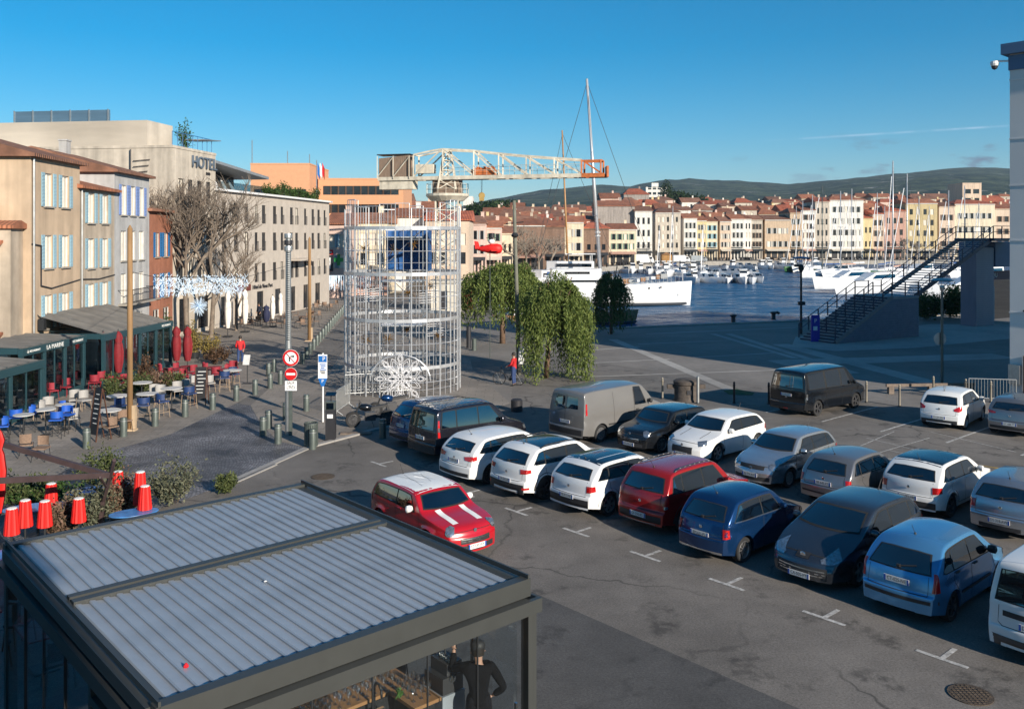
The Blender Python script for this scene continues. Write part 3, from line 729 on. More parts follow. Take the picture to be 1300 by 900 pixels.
def place(c, a, b, head, ang=0.0):
    """a,b: grid position of the bumper nearer the camera; head=+1 nose away (+v), -1 nose towards the camera side"""
    c.root.location = G(a, b + c.L/2); c.root.rotation_euler = (0, 0, (ANG_V if head > 0 else ANG_V + math.pi) + R(ang))

def hatch(L, W, H, hood=0.92, cowl=None, ws=None, roof=None, rg=None, nose=0.66, tail=0.84, zg=0.98, rw=0.305, ax=None, **k):
    cowl = cowl or 0.27*L; ws = ws or 0.44*L; roof = roof or 0.86*L; rg = rg or 0.965*L
    p = [(0, .22), (.008, .36), (.018, nose-.16), (.055, nose-.10), (.075, nose-.04), (.17, nose+.06), (.45*cowl+.1, (nose+hood)/2+.045), (cowl-.12, hood-.01), (cowl+.06, hood+.055),
         (cowl+(ws-cowl)*.55, hood+(H-.05-hood)*.60), (ws-.05, H-.085), (ws+.2, H-.045), ((ws+roof)/2, H-.035), (roof-.15, H-.065), (roof, H-.11),
         (roof+(rg-roof)*.5, (H-.1+zg)/2+.03), (rg, zg), (rg+(L-rg)*.40, tail-.02), (L-.058, .68), (L-.050, .635), (L-.012, .60), (L-.004, .42), (L, .27)]
    ax = ax or (.83*L/4, L - .75*L/4)
    d = dict(L=L, W=W, H=H, prof=p, belt=[(0, k.pop('b0', hood-.04)), (L, k.pop('b1', zg+.01))], axles=ax, rw=rw, arch=rw+.055,
             bulge=[(0, .17), (.5, .12), (cowl, .09), (ws, .07), (ws+.4, .02), (roof-.3, -.02), (roof, -.05), (rg, -.07), (L, -.09)], cowl=cowl, ws_=ws, roof_=roof, rg_=rg, hood=hood, zg=zg)
    d.update(k); return d
def auto(sp, doors=5, sB=None, sD=None, end=None, quarter=True, **k):
    L, W, H = sp['L'], sp['W'], sp['H']; cw, ws, rf, rg, hd, zg = sp['cowl'], sp['ws_'], sp['roof_'], sp['rg_'], sp['hood'], sp['zg']
    sB = sB or (.575*L if doors == 5 else .62*L); sD = sD or .80*L; end = end or rg - .20
    side = [(cw+.34, ws+.10, sB, sB+.01)]
    if doors == 5:
        side.append((sB+.055, sB+.05, sD-.03, sD))
        if quarter: side.append((sD+.05, sD+.02, min(end-.10, rf-.05), end))
    else: side.append((sB+.055, sB+.05, min(end-.16, rf-.08), end))
    ax = sp['axles']; zb = hd
    seams = [[(cw+.12, .30), (cw+.10, .62), (cw+.16, hd)], [(sB+.03, .27), (sB+.03, .95)]]
    handles = [(sB-.14, hd-.05)]
    if doors == 5:
        seams.append([(sD+.03, .95), (sD-.01, .75), (sD-.16, .55)]); handles.append((sD-.12, hd-.03))
    d = dict(side=side, ws=(hd+.115, H-.125), rear=[(zg+.045, H-.20, W*.37, W*.31)], seams=seams, handles=handles,
             eseams=[(180, [(-W*.36, zg-.02), (-W*.37, .62), (W*.37, .62), (W*.36, zg-.02)]), (0, [(-W*.36, .70), (0, .72), (W*.36, .70)])],
             mirror=(cw+.38, hd+.06), tl=[(35, [(.62, .92), (.86, .94)], [(.60, .74), (.87, .76)])],
             hl=[(35, [(.52, .76), (.90, .80)], [(.55, .62), (.88, .66)])],
             bands=[(.34, W*.40, .16, 180, m_blk, 'rear_bumper_insert'), (.36, W*.30, .20, 0, m_blk, 'grille')], antenna=rf-.12, badge=[(180, .82, .045), (0, .62, .05)], wiper=(zg+.06,), trim=False)
    d.update(k); return d
CARS = []
def car(name, label, cat, sp, pm, o, wheel, a, b, head, rear='', front='', pz=.72, fz=.36, ang=0, group='cars in the harbour car park'):
    c = Car(name, label, cat, sp, pm, group); finish(c, o); add_wheels(c, wheel)
    if rear: plate(c, math.pi, pz, rear)
    if front: plate(c, 0.0, fz, front)
    place(c, a, b, head, ang); CARS.append(c); return c
P_white = paint('white', (0.74, 0.74, 0.73)); P_white2 = paint('pearl_white', (0.70, 0.71, 0.72)); P_black = paint('black', (0.006, 0.007, 0.009), .2); P_red = paint('red', (0.34, 0.012, 0.012), .25, .3); P_rmini = paint('bright_red', (0.40, 0.008, 0.016), .25)
P_dblue = paint('deep_blue', (0.007, 0.042, 0.135), .24, .6); P_lblue = paint('light_blue', (0.10, 0.32, 0.58), .26, .6); P_dgrey = paint('anthracite', (0.085, 0.098, 0.118), .24, .8)
P_silver = paint('silver', (0.50, 0.53, 0.56), .26, .8); P_grey = paint('grey', (0.30, 0.29, 0.29), .28, .75); P_taupe = paint('taupe', (0.17, 0.165, 0.16), .35, .15); P_kblack = paint('aubergine', (0.024, 0.024, 0.034), .24, .6); P_silv2 = paint('ash_silver', (0.42, 0.44, 0.47), .26, .8)

# ---- first row, tails (mostly) towards the camera
sp = hatch(4.25, 1.80, 1.46, hood=.95, zg=1.00, rw=.32, crown=.045)
car('hatchback', 'white five-door hatchback with slim claw tail lamps beside the dark people carrier', 'car', sp, P_white,
    auto(sp, tl=[(40, [(.40, .90), (.70, .94), (.95, .95)], [(.44, .80), (.70, .79), (.95, .83)])], rear=[(1.06, 1.27, .62, .55)], trim=False), 'multi_dark', -22.25, 17.35, 1, 'FL-820-AK', pz=.74)
sp = hatch(4.14, 1.76, 1.54, hood=1.0, zg=1.06, tail=.92, nose=.72, rw=.34, sill=.25)
car('compact_suv', 'white compact crossover with dark roof, rails and black wheel arches', 'car', sp, P_white,
    auto(sp, cladding=True, rails=(m_blk, 1.75, 3.4), roof=(P_black, 2.0, 3.35), tl=[(38, [(.50, .96), (.90, .97)], [(.52, .83), (.92, .87)]), (30, [(.60, .46), (.84, .46)], [(.60, .39), (.84, .40)])],
         bands=[(.40, .74, .26, 180, m_blk, 'rear_bumper_insert'), (.27, .5, .07, 180, m_chr, 'skid_plate'), (.4, .55, .2, 0, m_blk, 'grille')]), 'dark', -19.9, 17.5, 1, 'GA-563-LR', pz=.60)
sp = hatch(3.99, 1.75, 1.48, hood=.99, zg=1.02, tail=.90, nose=.72, rw=.325, sill=.24)
car('hatchback', 'white small hatchback with black roof decal and rounded red tail lamps, beside red hatchback', 'car', sp, P_white2,
    auto(sp, cladding=True, roof=(P_black, 1.55, 3.42), tl=[(36, [(.60, .90), (.88, .91)], [(.60, .73), (.90, .76)])], stripes=[(0.33, .03, 1.9, 3.2, m_white), (-.33, .03, 1.9, 3.2, m_white)],
         bands=[(.38, .74, .30, 180, m_blk, 'rear_bumper_insert'), (.4, .5, .2, 0, m_blk, 'grille')]), 'six', -17.6, 17.8, 1, 'FB-411-NC', pz=.56)
sp = hatch(4.08, 1.75, 1.62, hood=1.0, ws=1.72, roof=3.62, rg=3.93, zg=1.06, tail=.9, nose=.74, rw=.33, sill=.25, crown=.04)
car('hatchback', 'tall red five-door hatchback with roof rails and dark bumpers', 'car', sp, P_red,
    auto(sp, cladding=True, rails=(m_rimd, 1.75, 3.45), tl=[(42, [(.66, 1.06), (.86, 1.02)], [(.64, .80), (.88, .78)]), (30, [(.72, .80), (.83, .80)], [(.72, .72), (.83, .72)], m_clear)],
         bands=[(.38, .70, .26, 180, m_blk, 'rear_bumper_insert'), (.27, .55, .08, 180, m_chr, 'skid_plate'), (.42, .5, .22, 0, m_blk, 'grille')]), 'five', -15.35, 18.2, 1, 'GF-550-BG', pz=.48)
sp = hatch(3.57, 1.63, 1.49, hood=.98, cowl=.95, ws=1.50, roof=3.02, rg=3.42, zg=.98, tail=.82, nose=.70, rw=.30, crown=.07, plan=(.24, .8, .20, .7))
car('small_car', 'dark blue rounded three-door city car with chrome window line', 'car', sp, P_dblue,
    auto(sp, doors=3, sB=2.05, trim=True, tl=[(35, [(.56, .86), (.74, .86)], [(.56, .64), (.76, .66)]), (35, [(.61, .81), (.69, .81)], [(.61, .69), (.70, .70)], P_dblue)], rear=[(1.03, 1.30, .56, .47)],
         bands=[(.30, .62, .05, 180, m_chr, 'bumper_trim'), (.4, .4, .1, 0, m_blk, 'grille')]), 'multi', -13.0, 17.65, 1, 'EM-621-PL', pz=.66)
sp = hatch(4.28, 1.81, 1.50, hood=.98, cowl=1.02, ws=1.95, roof=3.70, rg=4.12, zg=1.0, nose=.62, rw=.325, crown=.05)
car('hatchback', 'dark grey hatchback parked nose out with wide slatted grille and long headlights', 'car', sp, P_dgrey,
    auto(sp, sB=2.45, sD=3.45, hl=[(40, [(.34, .66), (.62, .76), (.92, .86)], [(.34, .60), (.62, .60), (.90, .70)])],
         bands=[(.38, .60, .24, 0, m_blk, 'grille'), (.44, .55, .025, 0, m_chr, 'grille_bar'), (.38, .56, .02, 0, m_chr, 'grille_bar'), (.33, .52, .02, 0, m_chr, 'grille_bar'), (.68, .16, .10, 0, m_blk, 'nose_panel'), (.4, .6, .2, 180, m_blk, 'rear_bumper_insert')], badge=[(0, .68, .07), (180, .85, .05)], mmat=P_dgrey), 'five', -10.55, 18.1, -1, front='CA-505-VY', fz=.30)
sp = hatch(3.85, 1.67, 1.52, hood=.98, cowl=.92, ws=1.60, roof=3.22, rg=3.70, zg=1.0, tail=.86, nose=.70, rw=.305, crown=.08, plan=(.24, .85, .14, .55), arch=.35)
car('hatchback', 'light blue rounded five-door hatchback with tall red tail lamps and peeling roof lacquer', 'car', sp, P_lblue,
    auto(sp, sB=2.15, sD=3.02, moulding=.50, hmat=m_blk, mmat=m_blk, tl=[(42, [(.72, 1.05), (.80, 1.05)], [(.62, .70), (.86, .70)])], rear=[(1.02, 1.32, .62, .50)],
         bands=[(.50, .78, .07, 180, m_blk, 'bumper_strip'), (.4, .5, .1, 0, m_blk, 'grille')], antenna=3.0), 'dark', -8.35, 17.95, 1, 'CT-025-NE', pz=.80)
sp = hatch(4.14, 1.72, 1.80, hood=1.05, cowl=1.0, ws=1.72, roof=3.92, rg=4.06, zg=1.12, tail=1.0, nose=.76, rw=.315, lean=9, crown=.04, plan=(.2, .85, .07, .4))
car('van', 'white small van with tall rear window and dark rubbing strip', 'van', sp, P_white,
    auto(sp, sB=2.35, sD=3.35, tl=[(45, [(.80, .98), (.90, .98)], [(.80, .62), (.92, .62)])], rear=[(1.08, 1.60, .68, .60)], hmat=m_blk, mmat=m_blk,
         bands=[(.86, .55, .10, 180, m_blk, 'handle_strip'), (.36, .80, .18, 180, m_rimd, 'rear_bumper_insert'), (.4, .5, .1, 0, m_blk, 'grille')], wiper=(1.1,)), 'cap', -5.7, 17.7, 1, 'DN-125-KD', pz=.70)
sp = hatch(4.22, 1.83, 1.82, hood=1.08, cowl=.95, ws=1.68, roof=4.02, rg=4.15, zg=1.12, tail=1.0, nose=.78, rw=.32, lean=9, crown=.045, plan=(.2, .85, .06, .4))
car('people_carrier', 'dark van-like people carrier with roof rails and tall lit tail lamps', 'car', sp, P_kblack,
    auto(sp, sB=2.30, sD=3.28, rails=(m_blk, 1.8, 3.9), tl=[(45, [(.84, 1.42), (.91, 1.42)], [(.86, .84), (.97, .84)]), (45, [(.86, 1.18), (.93, 1.18)], [(.86, 1.04), (.95, 1.04)], m_clear)], rear=[(1.08, 1.60, .70, .62)], wiper=(1.12,),
         bands=[(.4, .8, .22, 180, m_blk, 'rear_bumper_insert'), (.4, .5, .1, 0, m_blk, 'grille')]), 'cap', -25.4, 18.4, 1, 'AX-348-ZD', pz=.76, ang=-2)
sp = hatch(4.15, 1.78, 1.60, hood=1.0, zg=1.05, rw=.31, crown=.06)
car('people_carrier', 'dark blue family car half hidden behind the dark van-like people carrier', 'car', sp, P_dblue, auto(sp, tl=[(40, [(.66, .98), (.90, .98)], [(.66, .76), (.92, .78)])]), 'six', -27.45, 18.9, 1, 'BK-902-GT', pz=.78)
# ---- second row
sp = hatch(5.0, 1.95, 1.97, hood=1.18, cowl=.88, ws=1.62, roof=4.82, rg=4.93, zg=1.25, tail=1.05, nose=.85, rw=.335, lean=7, crown=.05, plan=(.18, .8, .05, .3), sill=.28, b0=1.12, b1=1.22)
V = auto(sp, sB=2.05, sD=3.4, side=None)
V.update(side=[(1.42, 1.72, 2.06, 2.06)], rear=[(1.30, 1.72, -.62, .56)], tl=[(48, [(.93, 1.52), (1.02, 1.52)], [(.93, 1.10), (1.04, 1.10)])], moulding=.62,
         seams=[[(1.30, .4), (1.28, 1.15)], [(2.12, .34), (2.12, 1.80)], [(3.30, .34), (3.30, 1.80)]], bands=[(.45, .85, .20, 180, m_blk, 'rear_bumper_insert'), (.5, .6, .2, 0, m_blk, 'grille')],
         eseams=[(180, [(0, .6), (0, 1.8)])], wiper=(1.3,), handles=[(1.95, 1.0), (2.4, .95)], antenna=None, mmat=m_blk, hmat=m_blk)
car('van', 'long taupe panel van with blank sides and twin dark rear doors', 'van', sp, P_taupe, V, 'cap', -23.9, 24.0, 1, 'EC-217-DK', pz=.80)
sp = hatch(3.72, 1.68, 1.41, hood=.93, cowl=1.05, ws=1.58, roof=3.32, rg=3.58, zg=.96, tail=.84, nose=.72, rw=.31, crown=.04, lean=13)
MINI = dict(doors=3, sB=2.22, hl=[(38, [(.47, .80), (.60, .83), (.73, .80)], [(.47, .66), (.60, .62), (.73, .66)])],
            bands=[(.50, .42, .13, 0, m_blk, 'grille'), (.54, .42, .02, 0, m_chr, 'grille_bar'), (.49, .42, .02, 0, m_chr, 'grille_bar'), (.33, .55, .12, 0, m_blk, 'bumper_grille'), (.4, .5, .12, 180, m_blk, 'rear_bumper_insert')], badge=[(0, .70, .05)])
car('small_car', 'black three-door small car with round headlights parked nose out beside the panel van', 'car', sp, P_black, auto(sp, trim=True, **MINI), 'multi', -21.15, 24.6, -1, front='DF-330-QA', fz=.34)
sp = hatch(3.95, 1.74, 1.42, hood=.92, nose=.66, rw=.32, crown=.05)
car('hatchback', 'white hatchback parked nose out between black small car and silver hatchback', 'car', sp, P_white, auto(sp, bands=[(.46, .42, .22, 0, m_blk, 'grille'), (.4, .5, .12, 180, m_blk, 'rear_bumper_insert')], stripes=[(.42, .02, .35, 1.0, m_seam), (-.42, .02, .35, 1.0, m_seam)]), 'five', -19.05, 24.9, -1, front='FN-208-CV', fz=.32)
sp = hatch(3.9, 1.65, 1.47, hood=.95, nose=.68, rw=.30, crown=.06)
car('hatchback', 'silver hatchback with round twin headlights parked nose out', 'car', sp, P_silver, auto(sp, hl=[(36, [(.50, .76), (.64, .79), (.80, .76)], [(.50, .64), (.64, .60), (.80, .64)])], moulding=.5,
    bands=[(.66, .42, .11, 0, m_blk, 'grille'), (.34, .6, .12, 0, m_blk, 'bumper_grille'), (.4, .5, .12, 180, m_blk, 'rear_bumper_insert')]), 'cap', -15.7, 24.0, -1, front='BJ-774-RW', fz=.44)
sp = hatch(3.80, 1.64, 1.42, hood=.92, zg=.95, roof=3.25, rg=3.62, nose=.66, rw=.29, crown=.07)
car('hatchback', 'grey small hatchback with a round sticker on its tail', 'car', sp, P_grey, auto(sp, tl=[(40, [(.62, .86), (.80, .86)], [(.60, .66), (.82, .68)])], rear=[(.98, 1.24, .58, .48)], 
    bands=[(.42, .72, .05, 180, m_blk, 'bumper_strip'), (.4, .5, .1, 0, m_blk, 'grille')]), 'cap', -13.2, 23.75, 1, 'BE-640-XS', pz=.70)
sp = hatch(3.99, 1.75, 1.48, hood=.99, zg=1.02, tail=.90, nose=.72, rw=.325, sill=.24)
car('hatchback', 'white small hatchback with glossy black roof and black rear pillars, second row', 'car', sp, P_white,
    auto(sp, cladding=True, roof=(P_black, 1.5, 3.45), tl=[(36, [(.58, .90), (.88, .91)], [(.58, .72), (.90, .75)])], bands=[(.36, .74, .26, 180, m_blk, 'rear_bumper_insert'), (.4, .5, .2, 0, m_blk, 'grille')]), 'dark', -11.2, 24.8, 1, 'FX-093-HB', pz=.56)
sp = hatch(3.98, 1.69, 1.47, hood=.95, rw=.30, crown=.05)
car('hatchback', 'pale silver hatchback with square red tail lamps at the row end', 'car', sp, P_silv2, auto(sp, tl=[(38, [(.58, .92), (.84, .92)], [(.58, .72), (.86, .74)])], bands=[(.33, .5, .1, 180, m_blk, 'rear_bumper_insert'), (.4, .5, .1, 0, m_blk, 'grille')]), 'six', -8.75, 24.6, 1, 'DS-318-AW', pz=.50)
# ---- back row by the bollards
sp = hatch(4.90, 1.90, 1.97, hood=1.15, cowl=.9, ws=1.62, roof=4.72, rg=4.84, zg=1.22, tail=1.05, nose=.82, rw=.34, lean=9, crown=.05, plan=(.18, .8, .06, .35), sill=.27, b0=1.08, b1=1.18)
car('minibus', 'black minibus van with dark tinted windows parked by steel bollards', 'van', sp, P_black,
    auto(sp, sB=2.1, sD=3.3, side=None) | dict(side=[(1.42, 1.76, 2.08, 2.10), (2.18, 2.18, 3.28, 3.28), (3.38, 3.38, 4.55, 4.60)], rear=[(1.24, 1.72, .78, .70)], tl=[(46, [(.88, 1.02), (.99, 1.02)], [(.88, .78), (.99, .78)], m_clear)],
    seams=[[(1.30, .4), (1.28, 1.1)], [(2.13, .34), (2.13, 1.1)], [(3.33, .34), (3.33, 1.1)]], bands=[(.45, .85, .2, 180, m_blk, 'rear_bumper_insert'), (.34, .12, .06, 180, m_red, 'reflector'), (.5, .6, .2, 0, m_blk, 'grille')], eseams=[(180, [(-.82, 1.2), (-.84, .62), (.84, .62), (.82, 1.2)])], antenna=None), 'dark', -20.85, 34.75, 1, 'FE-456-MM', pz=.92, ang=-4)
sp = hatch(3.92, 1.70, 1.48, hood=.95, zg=1.0, tail=.88, roof=3.35, rg=3.72, rw=.30, crown=.06, plan=(.22, .85, .16, .6))
car('hatchback', 'white hatchback with pointed red tail lamps parked by the low wooden rail', 'car', sp, P_white, auto(sp, tl=[(40, [(.50, .86), (.74, .96), (.88, .98)], [(.50, .78), (.70, .76), (.90, .82)])], rear=[(1.03, 1.27, .62, .54)],
    bands=[(.34, .68, .14, 180, m_blk, 'rear_bumper_insert'), (.4, .5, .1, 0, m_blk, 'grille')]), 'five', -15.6, 36.8, 1, 'FG-201-PX', pz=.50, ang=6)
sp = hatch(4.06, 1.77, 1.44, hood=.93, zg=.99, rw=.32, crown=.05)
car('hatchback', 'pewter grey hatchback with thin dark red lamps beside the crowd barrier', 'car', sp, P_grey, auto(sp, tl=[(40, [(.46, .92), (.72, .96), (.92, .96)], [(.46, .86), (.72, .84), (.92, .86)])], rear=[(1.05, 1.24, .64, .56)]), 'five', -13.1, 37.4, 1, 'GC-688-TT', pz=.52, ang=4)
# ---- the red car driving past the glazed terrace
sp = hatch(3.70, 1.68, 1.41, hood=.93, cowl=1.05, ws=1.58, roof=3.32, rg=3.58, zg=.96, tail=.84, nose=.72, rw=.31, crown=.04, lean=13)
MINI2 = dict(MINI); MINI2.pop('badge')
c = car('small_car', 'red small car with white roof, two white bonnet stripes and white mirrors', 'car', sp, P_rmini,
    auto(sp, roof=(m_white, 1.50, 3.42), mmat=m_white, stripes=[(.36, .16, .22, 1.02, m_white), (-.36, .16, .22, 1.02, m_white)], badge=[(0, .70, .05)], **MINI2), 'multi', 0, 0, 1, front='FZ-530-WY', fz=.36)
sp_roof = [(-.34, -.3), (.34, -.3)]
rl = MB()
for i in range(4):                                   # line drawing on the white roof
    y = -.3 + .2*i
    for (s0, s1) in ((1.8, 3.1),):
        c.ribbon(rl, [(c.L/2-s0-.1*i, y), (c.L/2-2.4, y+.12*(-1)**i), (c.L/2-s1+.1*i, y)], .008, 0, .010, mode='top')
tag(rl.build('roof_drawing', m_rimd, c.root), kind='stuff')
c.root.location = G(-16.75 - c.L/2, 13.75); c.root.rotation_euler = (0, 0, ANG_U - R(3)); c.root['group'] = 'cars driving past'
# ================================================================== people
m_skin = mat('skin', (0.42, 0.24, 0.17), 0.55, var=0.08, scale=12); m_hair = mat('dark_hair', (0.02, 0.014, 0.010), 0.6, var=0.2, scale=40)
def skin_mesh(name, chains, material, parent, sub=2, extra=None):
    """chains: lists of (x,y,z,r); the first vertex of a chain may be an int index into the vertices so far"""
    vs, es, rs = [], [], []
    idx = {}
    for ch in chains:
        prev = None
        for it in ch:
            key = tuple(round(q, 4) for q in it[:3])
            if key in idx: i = idx[key]
            else: i = len(vs); vs.append(it[:3]); rs.append(it[3]); idx[key] = i
            if prev is not None: es.append((prev, i))
            prev = i
    me = bpy.data.meshes.new(name); me.from_pydata(vs, es, []); o = bpy.data.objects.new(name, me); COL.objects.link(o)
    o.modifiers.new('skin', 'SKIN'); sb = o.modifiers.new('sub', 'SUBSURF'); sb.levels = sub; sb.render_levels = sub
    for i, sv in enumerate(me.skin_vertices[0].data): sv.radius = (rs[i], rs[i]) if not isinstance(rs[i], tuple) else rs[i]; sv.use_root = (i == 0)
    bpy.context.view_layer.update()
    m2 = bpy.data.meshes.new_from_object(o.evaluated_get(bpy.context.evaluated_depsgraph_get()))
    bpy.data.objects.remove(o); bpy.data.meshes.remove(me)
    if extra:
        vv = [tuple(v.co) for v in m2.vertices]; ff = [tuple(p.vertices) for p in m2.polygons]; k = len(vv)
        bpy.data.meshes.remove(m2); m2 = bpy.data.meshes.new(name); m2.from_pydata(vv + extra.v, [], ff + [tuple(i+k for i in f) for f in extra.f])
    m2.materials.clear(); m2.materials.append(material); m2.shade_smooth()
    r = bpy.data.objects.new(name, m2); COL.objects.link(r); r.parent = parent; return r
def hand(mb, w, d, side=1, curl=0.5):
    """palm and five fingers from wrist point w along direction d"""
    d = Vector(d).normalized(); x = d.cross(Vector((0, 1, 0.2))).normalized(); n = x.cross(d)
    w = Vector(w); mb.bar(w, w + d*.085, .075, .03)
    for k, ln in enumerate((.065, .08, .085, .075)):
        b = w + d*.08 + x*((k-1.5)*.019); k1 = b + d*ln*.5 + n*ln*.2*curl; k2 = k1 + (d*(1-curl*.8) + n*curl).normalized()*ln*.55
        mb.tube(b, k1, .009, 6, .0085); mb.tube(k1, k2, .0085, 6, .007)
    t0 = w + d*.03 + x*.036*side; t1 = t0 + (d*.6 + x*.7*side).normalized()*.045; mb.tube(t0, t1, .011, 6, .010); mb.tube(t1, t1 + (d + n*.4).normalized()*.035, .010, 6, .008)
def person(label, loc, rz, J, top, bottom, shoe=None, cap=None, hair=m_hair, h=1.0, group=None, sleeve=True):
    """J: joints (dict) in metres for a 1.76 m figure facing +Y; x is the figure's right"""
    root = thing('person', label, 'person', loc, rz, group); root.scale = (h, h, h)
    pel, chest, neck, head = J['pelvis'], J['chest'], J['neck'], J['head']
    def mid(a, b, f): return tuple(a[i]+(b[i]-a[i])*f for i in range(3))
    V = lambda p, r: (*p, r)
    ch = [[V(pel, .085), V(mid(pel, chest, .5), .085), V(chest, .10), V(neck, .055), V(mid(neck, head, .45), .068), V(head, .088), V((head[0], head[1]-.005, head[2]+.085), .075)]]
    sh = [[V((pel[0], pel[1], pel[2]-.07), .165), V(pel, .158), V(mid(pel, chest, .45), .14), V(chest, .155), V(mid(chest, neck, .75), .085)]]
    tr = [[V(pel, .152), V(mid(pel, chest, .35), .142)]]
    ex = MB()
    hd = Vector(head); fw = Vector(J.get('face', (0, 1, 0))).normalized(); rt = fw.cross(Vector((0, 0, 1)))
    ex.tube(hd + fw*.08 + Vector((0, 0, .01)), hd + fw*.115 + Vector((0, 0, -.02)), .012, 6, .016)                 # nose
    for sg in (1, -1):
        ex.lathe([(.012, -.008), (.03, 0), (.012, .008)], 8, tuple(hd + rt*.088*sg + Vector((0, 0, -.005))))            # ears
        ex.box(tuple(hd + fw*.083 + rt*.033*sg + Vector((0, 0, .02))), (.024, .012, .010))                              # brows over the eyes
    ex.box(tuple(hd + fw*.083 + Vector((0, 0, -.06))), (.045, .014, .010))                                               # mouth
    for sg, S_ in ((1, 'r'), (-1, 'l')):
        s_, e_, w_ = J['sho_'+S_], J['elb_'+S_], J['wri_'+S_]; hp, kn, an = J['hip_'+S_], J['kne_'+S_], J['ank_'+S_]
        ch.append([V(chest, .10), V(s_, .055), V(mid(s_, e_, .5), .042), V(e_, .038), V(mid(e_, w_, .4), .040), V(w_, .027)])
        ch.append([V(pel, .085), V(hp, .065), V(mid(hp, kn, .5), .062), V(kn, .055), V(mid(kn, an, .35), .055), V(an, .038)])
        sh.append([V(chest, .155), V(s_, .085), V(mid(s_, e_, .5), .066), V(e_, .058), V(mid(e_, w_, .85 if sleeve else .1), .048)])
        tr.append([V(pel, .152), V(hp, .118), V(mid(hp, kn, .5), .096), V(kn, .078), V(mid(kn, an, .5), .070), V(mid(kn, an, .92), .066)])
        d = Vector(w_) - Vector(e_); hand(ex, w_, d, side=-sg)
    skin_mesh('body', ch, m_skin, root, 2, ex)
    skin_mesh('shirt', sh, top, root); skin_mesh('trousers', tr, bottom, root)
    for S_ in ('r', 'l'):
        a = Vector(J['ank_'+S_]); f = Vector(J.get('foot', (0, 1, 0)))
        skin_mesh('shoe', [[(a.x, a.y, a.z-.0, .05), (*(a + f*.05 + Vector((0, 0, -.05))), .048), (*(a + f*.17 + Vector((0, 0, -.062))), .036)]], shoe or m_blk, root)
    if cap:
        c0 = hd + Vector((0, 0, .05)); k = MB().lathe([(.103, 0), (.112, .035), (.10, .085), (.05, .115), (.01, .12)], 16, tuple(c0))
        k.plate([c0 + fw*.09 + rt*.09, c0 + fw*.16 + rt*.05, c0 + fw*.16 - rt*.05, c0 + fw*.09 - rt*.09], .014); k.build('cap', cap, root, smooth=50)
        MB().lathe([(.094, -.09), (.100, -.03), (.101, .01)], 14, tuple(c0 - fw*.012), caps=False).build('hair', hair, root, smooth=True)
    elif hair:
        MB().lathe([(.085, -.05), (.10, 0), (.101, .05), (.085, .10), (.045, .128), (.005, .135)], 14, tuple(hd - fw*.018 + Vector((0, 0, .01))), caps=False).build('hair', hair, root, smooth=True)
    return root
STAND = dict(pelvis=(0, 0, .95), chest=(0, 0, 1.30), neck=(0, .01, 1.48), head=(0, .03, 1.62), sho_r=(.19, 0, 1.40), elb_r=(.25, -.02, 1.12), wri_r=(.24, .10, .88), sho_l=(-.19, 0, 1.40), elb_l=(-.25, -.02, 1.12), wri_l=(-.24, .10, .88),
             hip_r=(.10, 0, .90), kne_r=(.11, .02, .50), ank_r=(.11, -.02, .09), hip_l=(-.10, 0, .90), kne_l=(-.11, .02, .50), ank_l=(-.11, -.02, .09))
def pose(**k): d = dict(STAND); d.update(k); return d
# ================================================================== glazed terrace in the foreground
m_alu = mat('pergola_aluminium', (0.055, 0.058, 0.056), 0.42, 0.25, var=0.08, scale=2)
m_louv = mat('louvre_sheet', (0.36, 0.39, 0.43), 0.40, 0.25, var=0.10, scale=1.5, stain=0.10)
m_dark = mat('dark_metal', (0.028, 0.030, 0.033), 0.5, 0.3, var=0.1)
m_tglass = glass_mat('terrace_glass', (0.94, 0.965, 0.97))
m_wood = mat('oak_top', (0.30, 0.155, 0.065), 0.5, var=0.3, scale=5, aniso=(1, 8, 8)); m_wood_d = mat('dark_wood', (0.075, 0.030, 0.016), 0.5, var=0.3, scale=6)
m_floor = mat('terrace_deck', (0.075, 0.080, 0.085), 0.7, var=0.2, scale=2)
ZT = 2.8; A0, B0, LX, LY, XM = -16.35, 3.45, 6.8, 5.42, 3.12
pg = thing('glazed_pergola', 'grey metal pergola with louvred roof and glass walls over a bar terrace', 'pergola', G(A0, B0), ANG_U)
def beam(name, p, q, w, h, m=m_alu): return MB().bar(p, q, w, h).build(name, m, pg)
z = ZT - .13
beam('roof_beam', (0.08, 0, z), (0.08, LY, z), .16, .26); beam('roof_beam', (LX-.08, 0, z), (LX-.08, LY, z), .16, .26)
beam('roof_beam', (.165, .08, z+.003), (LX-.165, .08, z+.003), .26, .16); beam('roof_beam', (.165, LY-.08, z+.003), (LX-.165, LY-.08, z+.003), .26, .16)
for sx in (-.10, .10): beam('roof_beam', (XM+sx, .165, z+.006*(1 if sx > 0 else 2)), (XM+sx, LY-.165, z+.006*(1 if sx > 0 else 2)), .13, .25)
for y0 in (.04, LY-.04): beam('cap_strip', (0, y0, ZT+.022), (LX, y0, ZT+.022), .03, .07)
beam('gutter', (LX-.30, .17, ZT-.10), (LX-.30, LY-.17, ZT-.10), .14, .05, m_dark); beam('gutter', (XM-.24, .17, ZT-.10), (XM-.24, LY-.17, ZT-.10), .12, .05, m_dark)
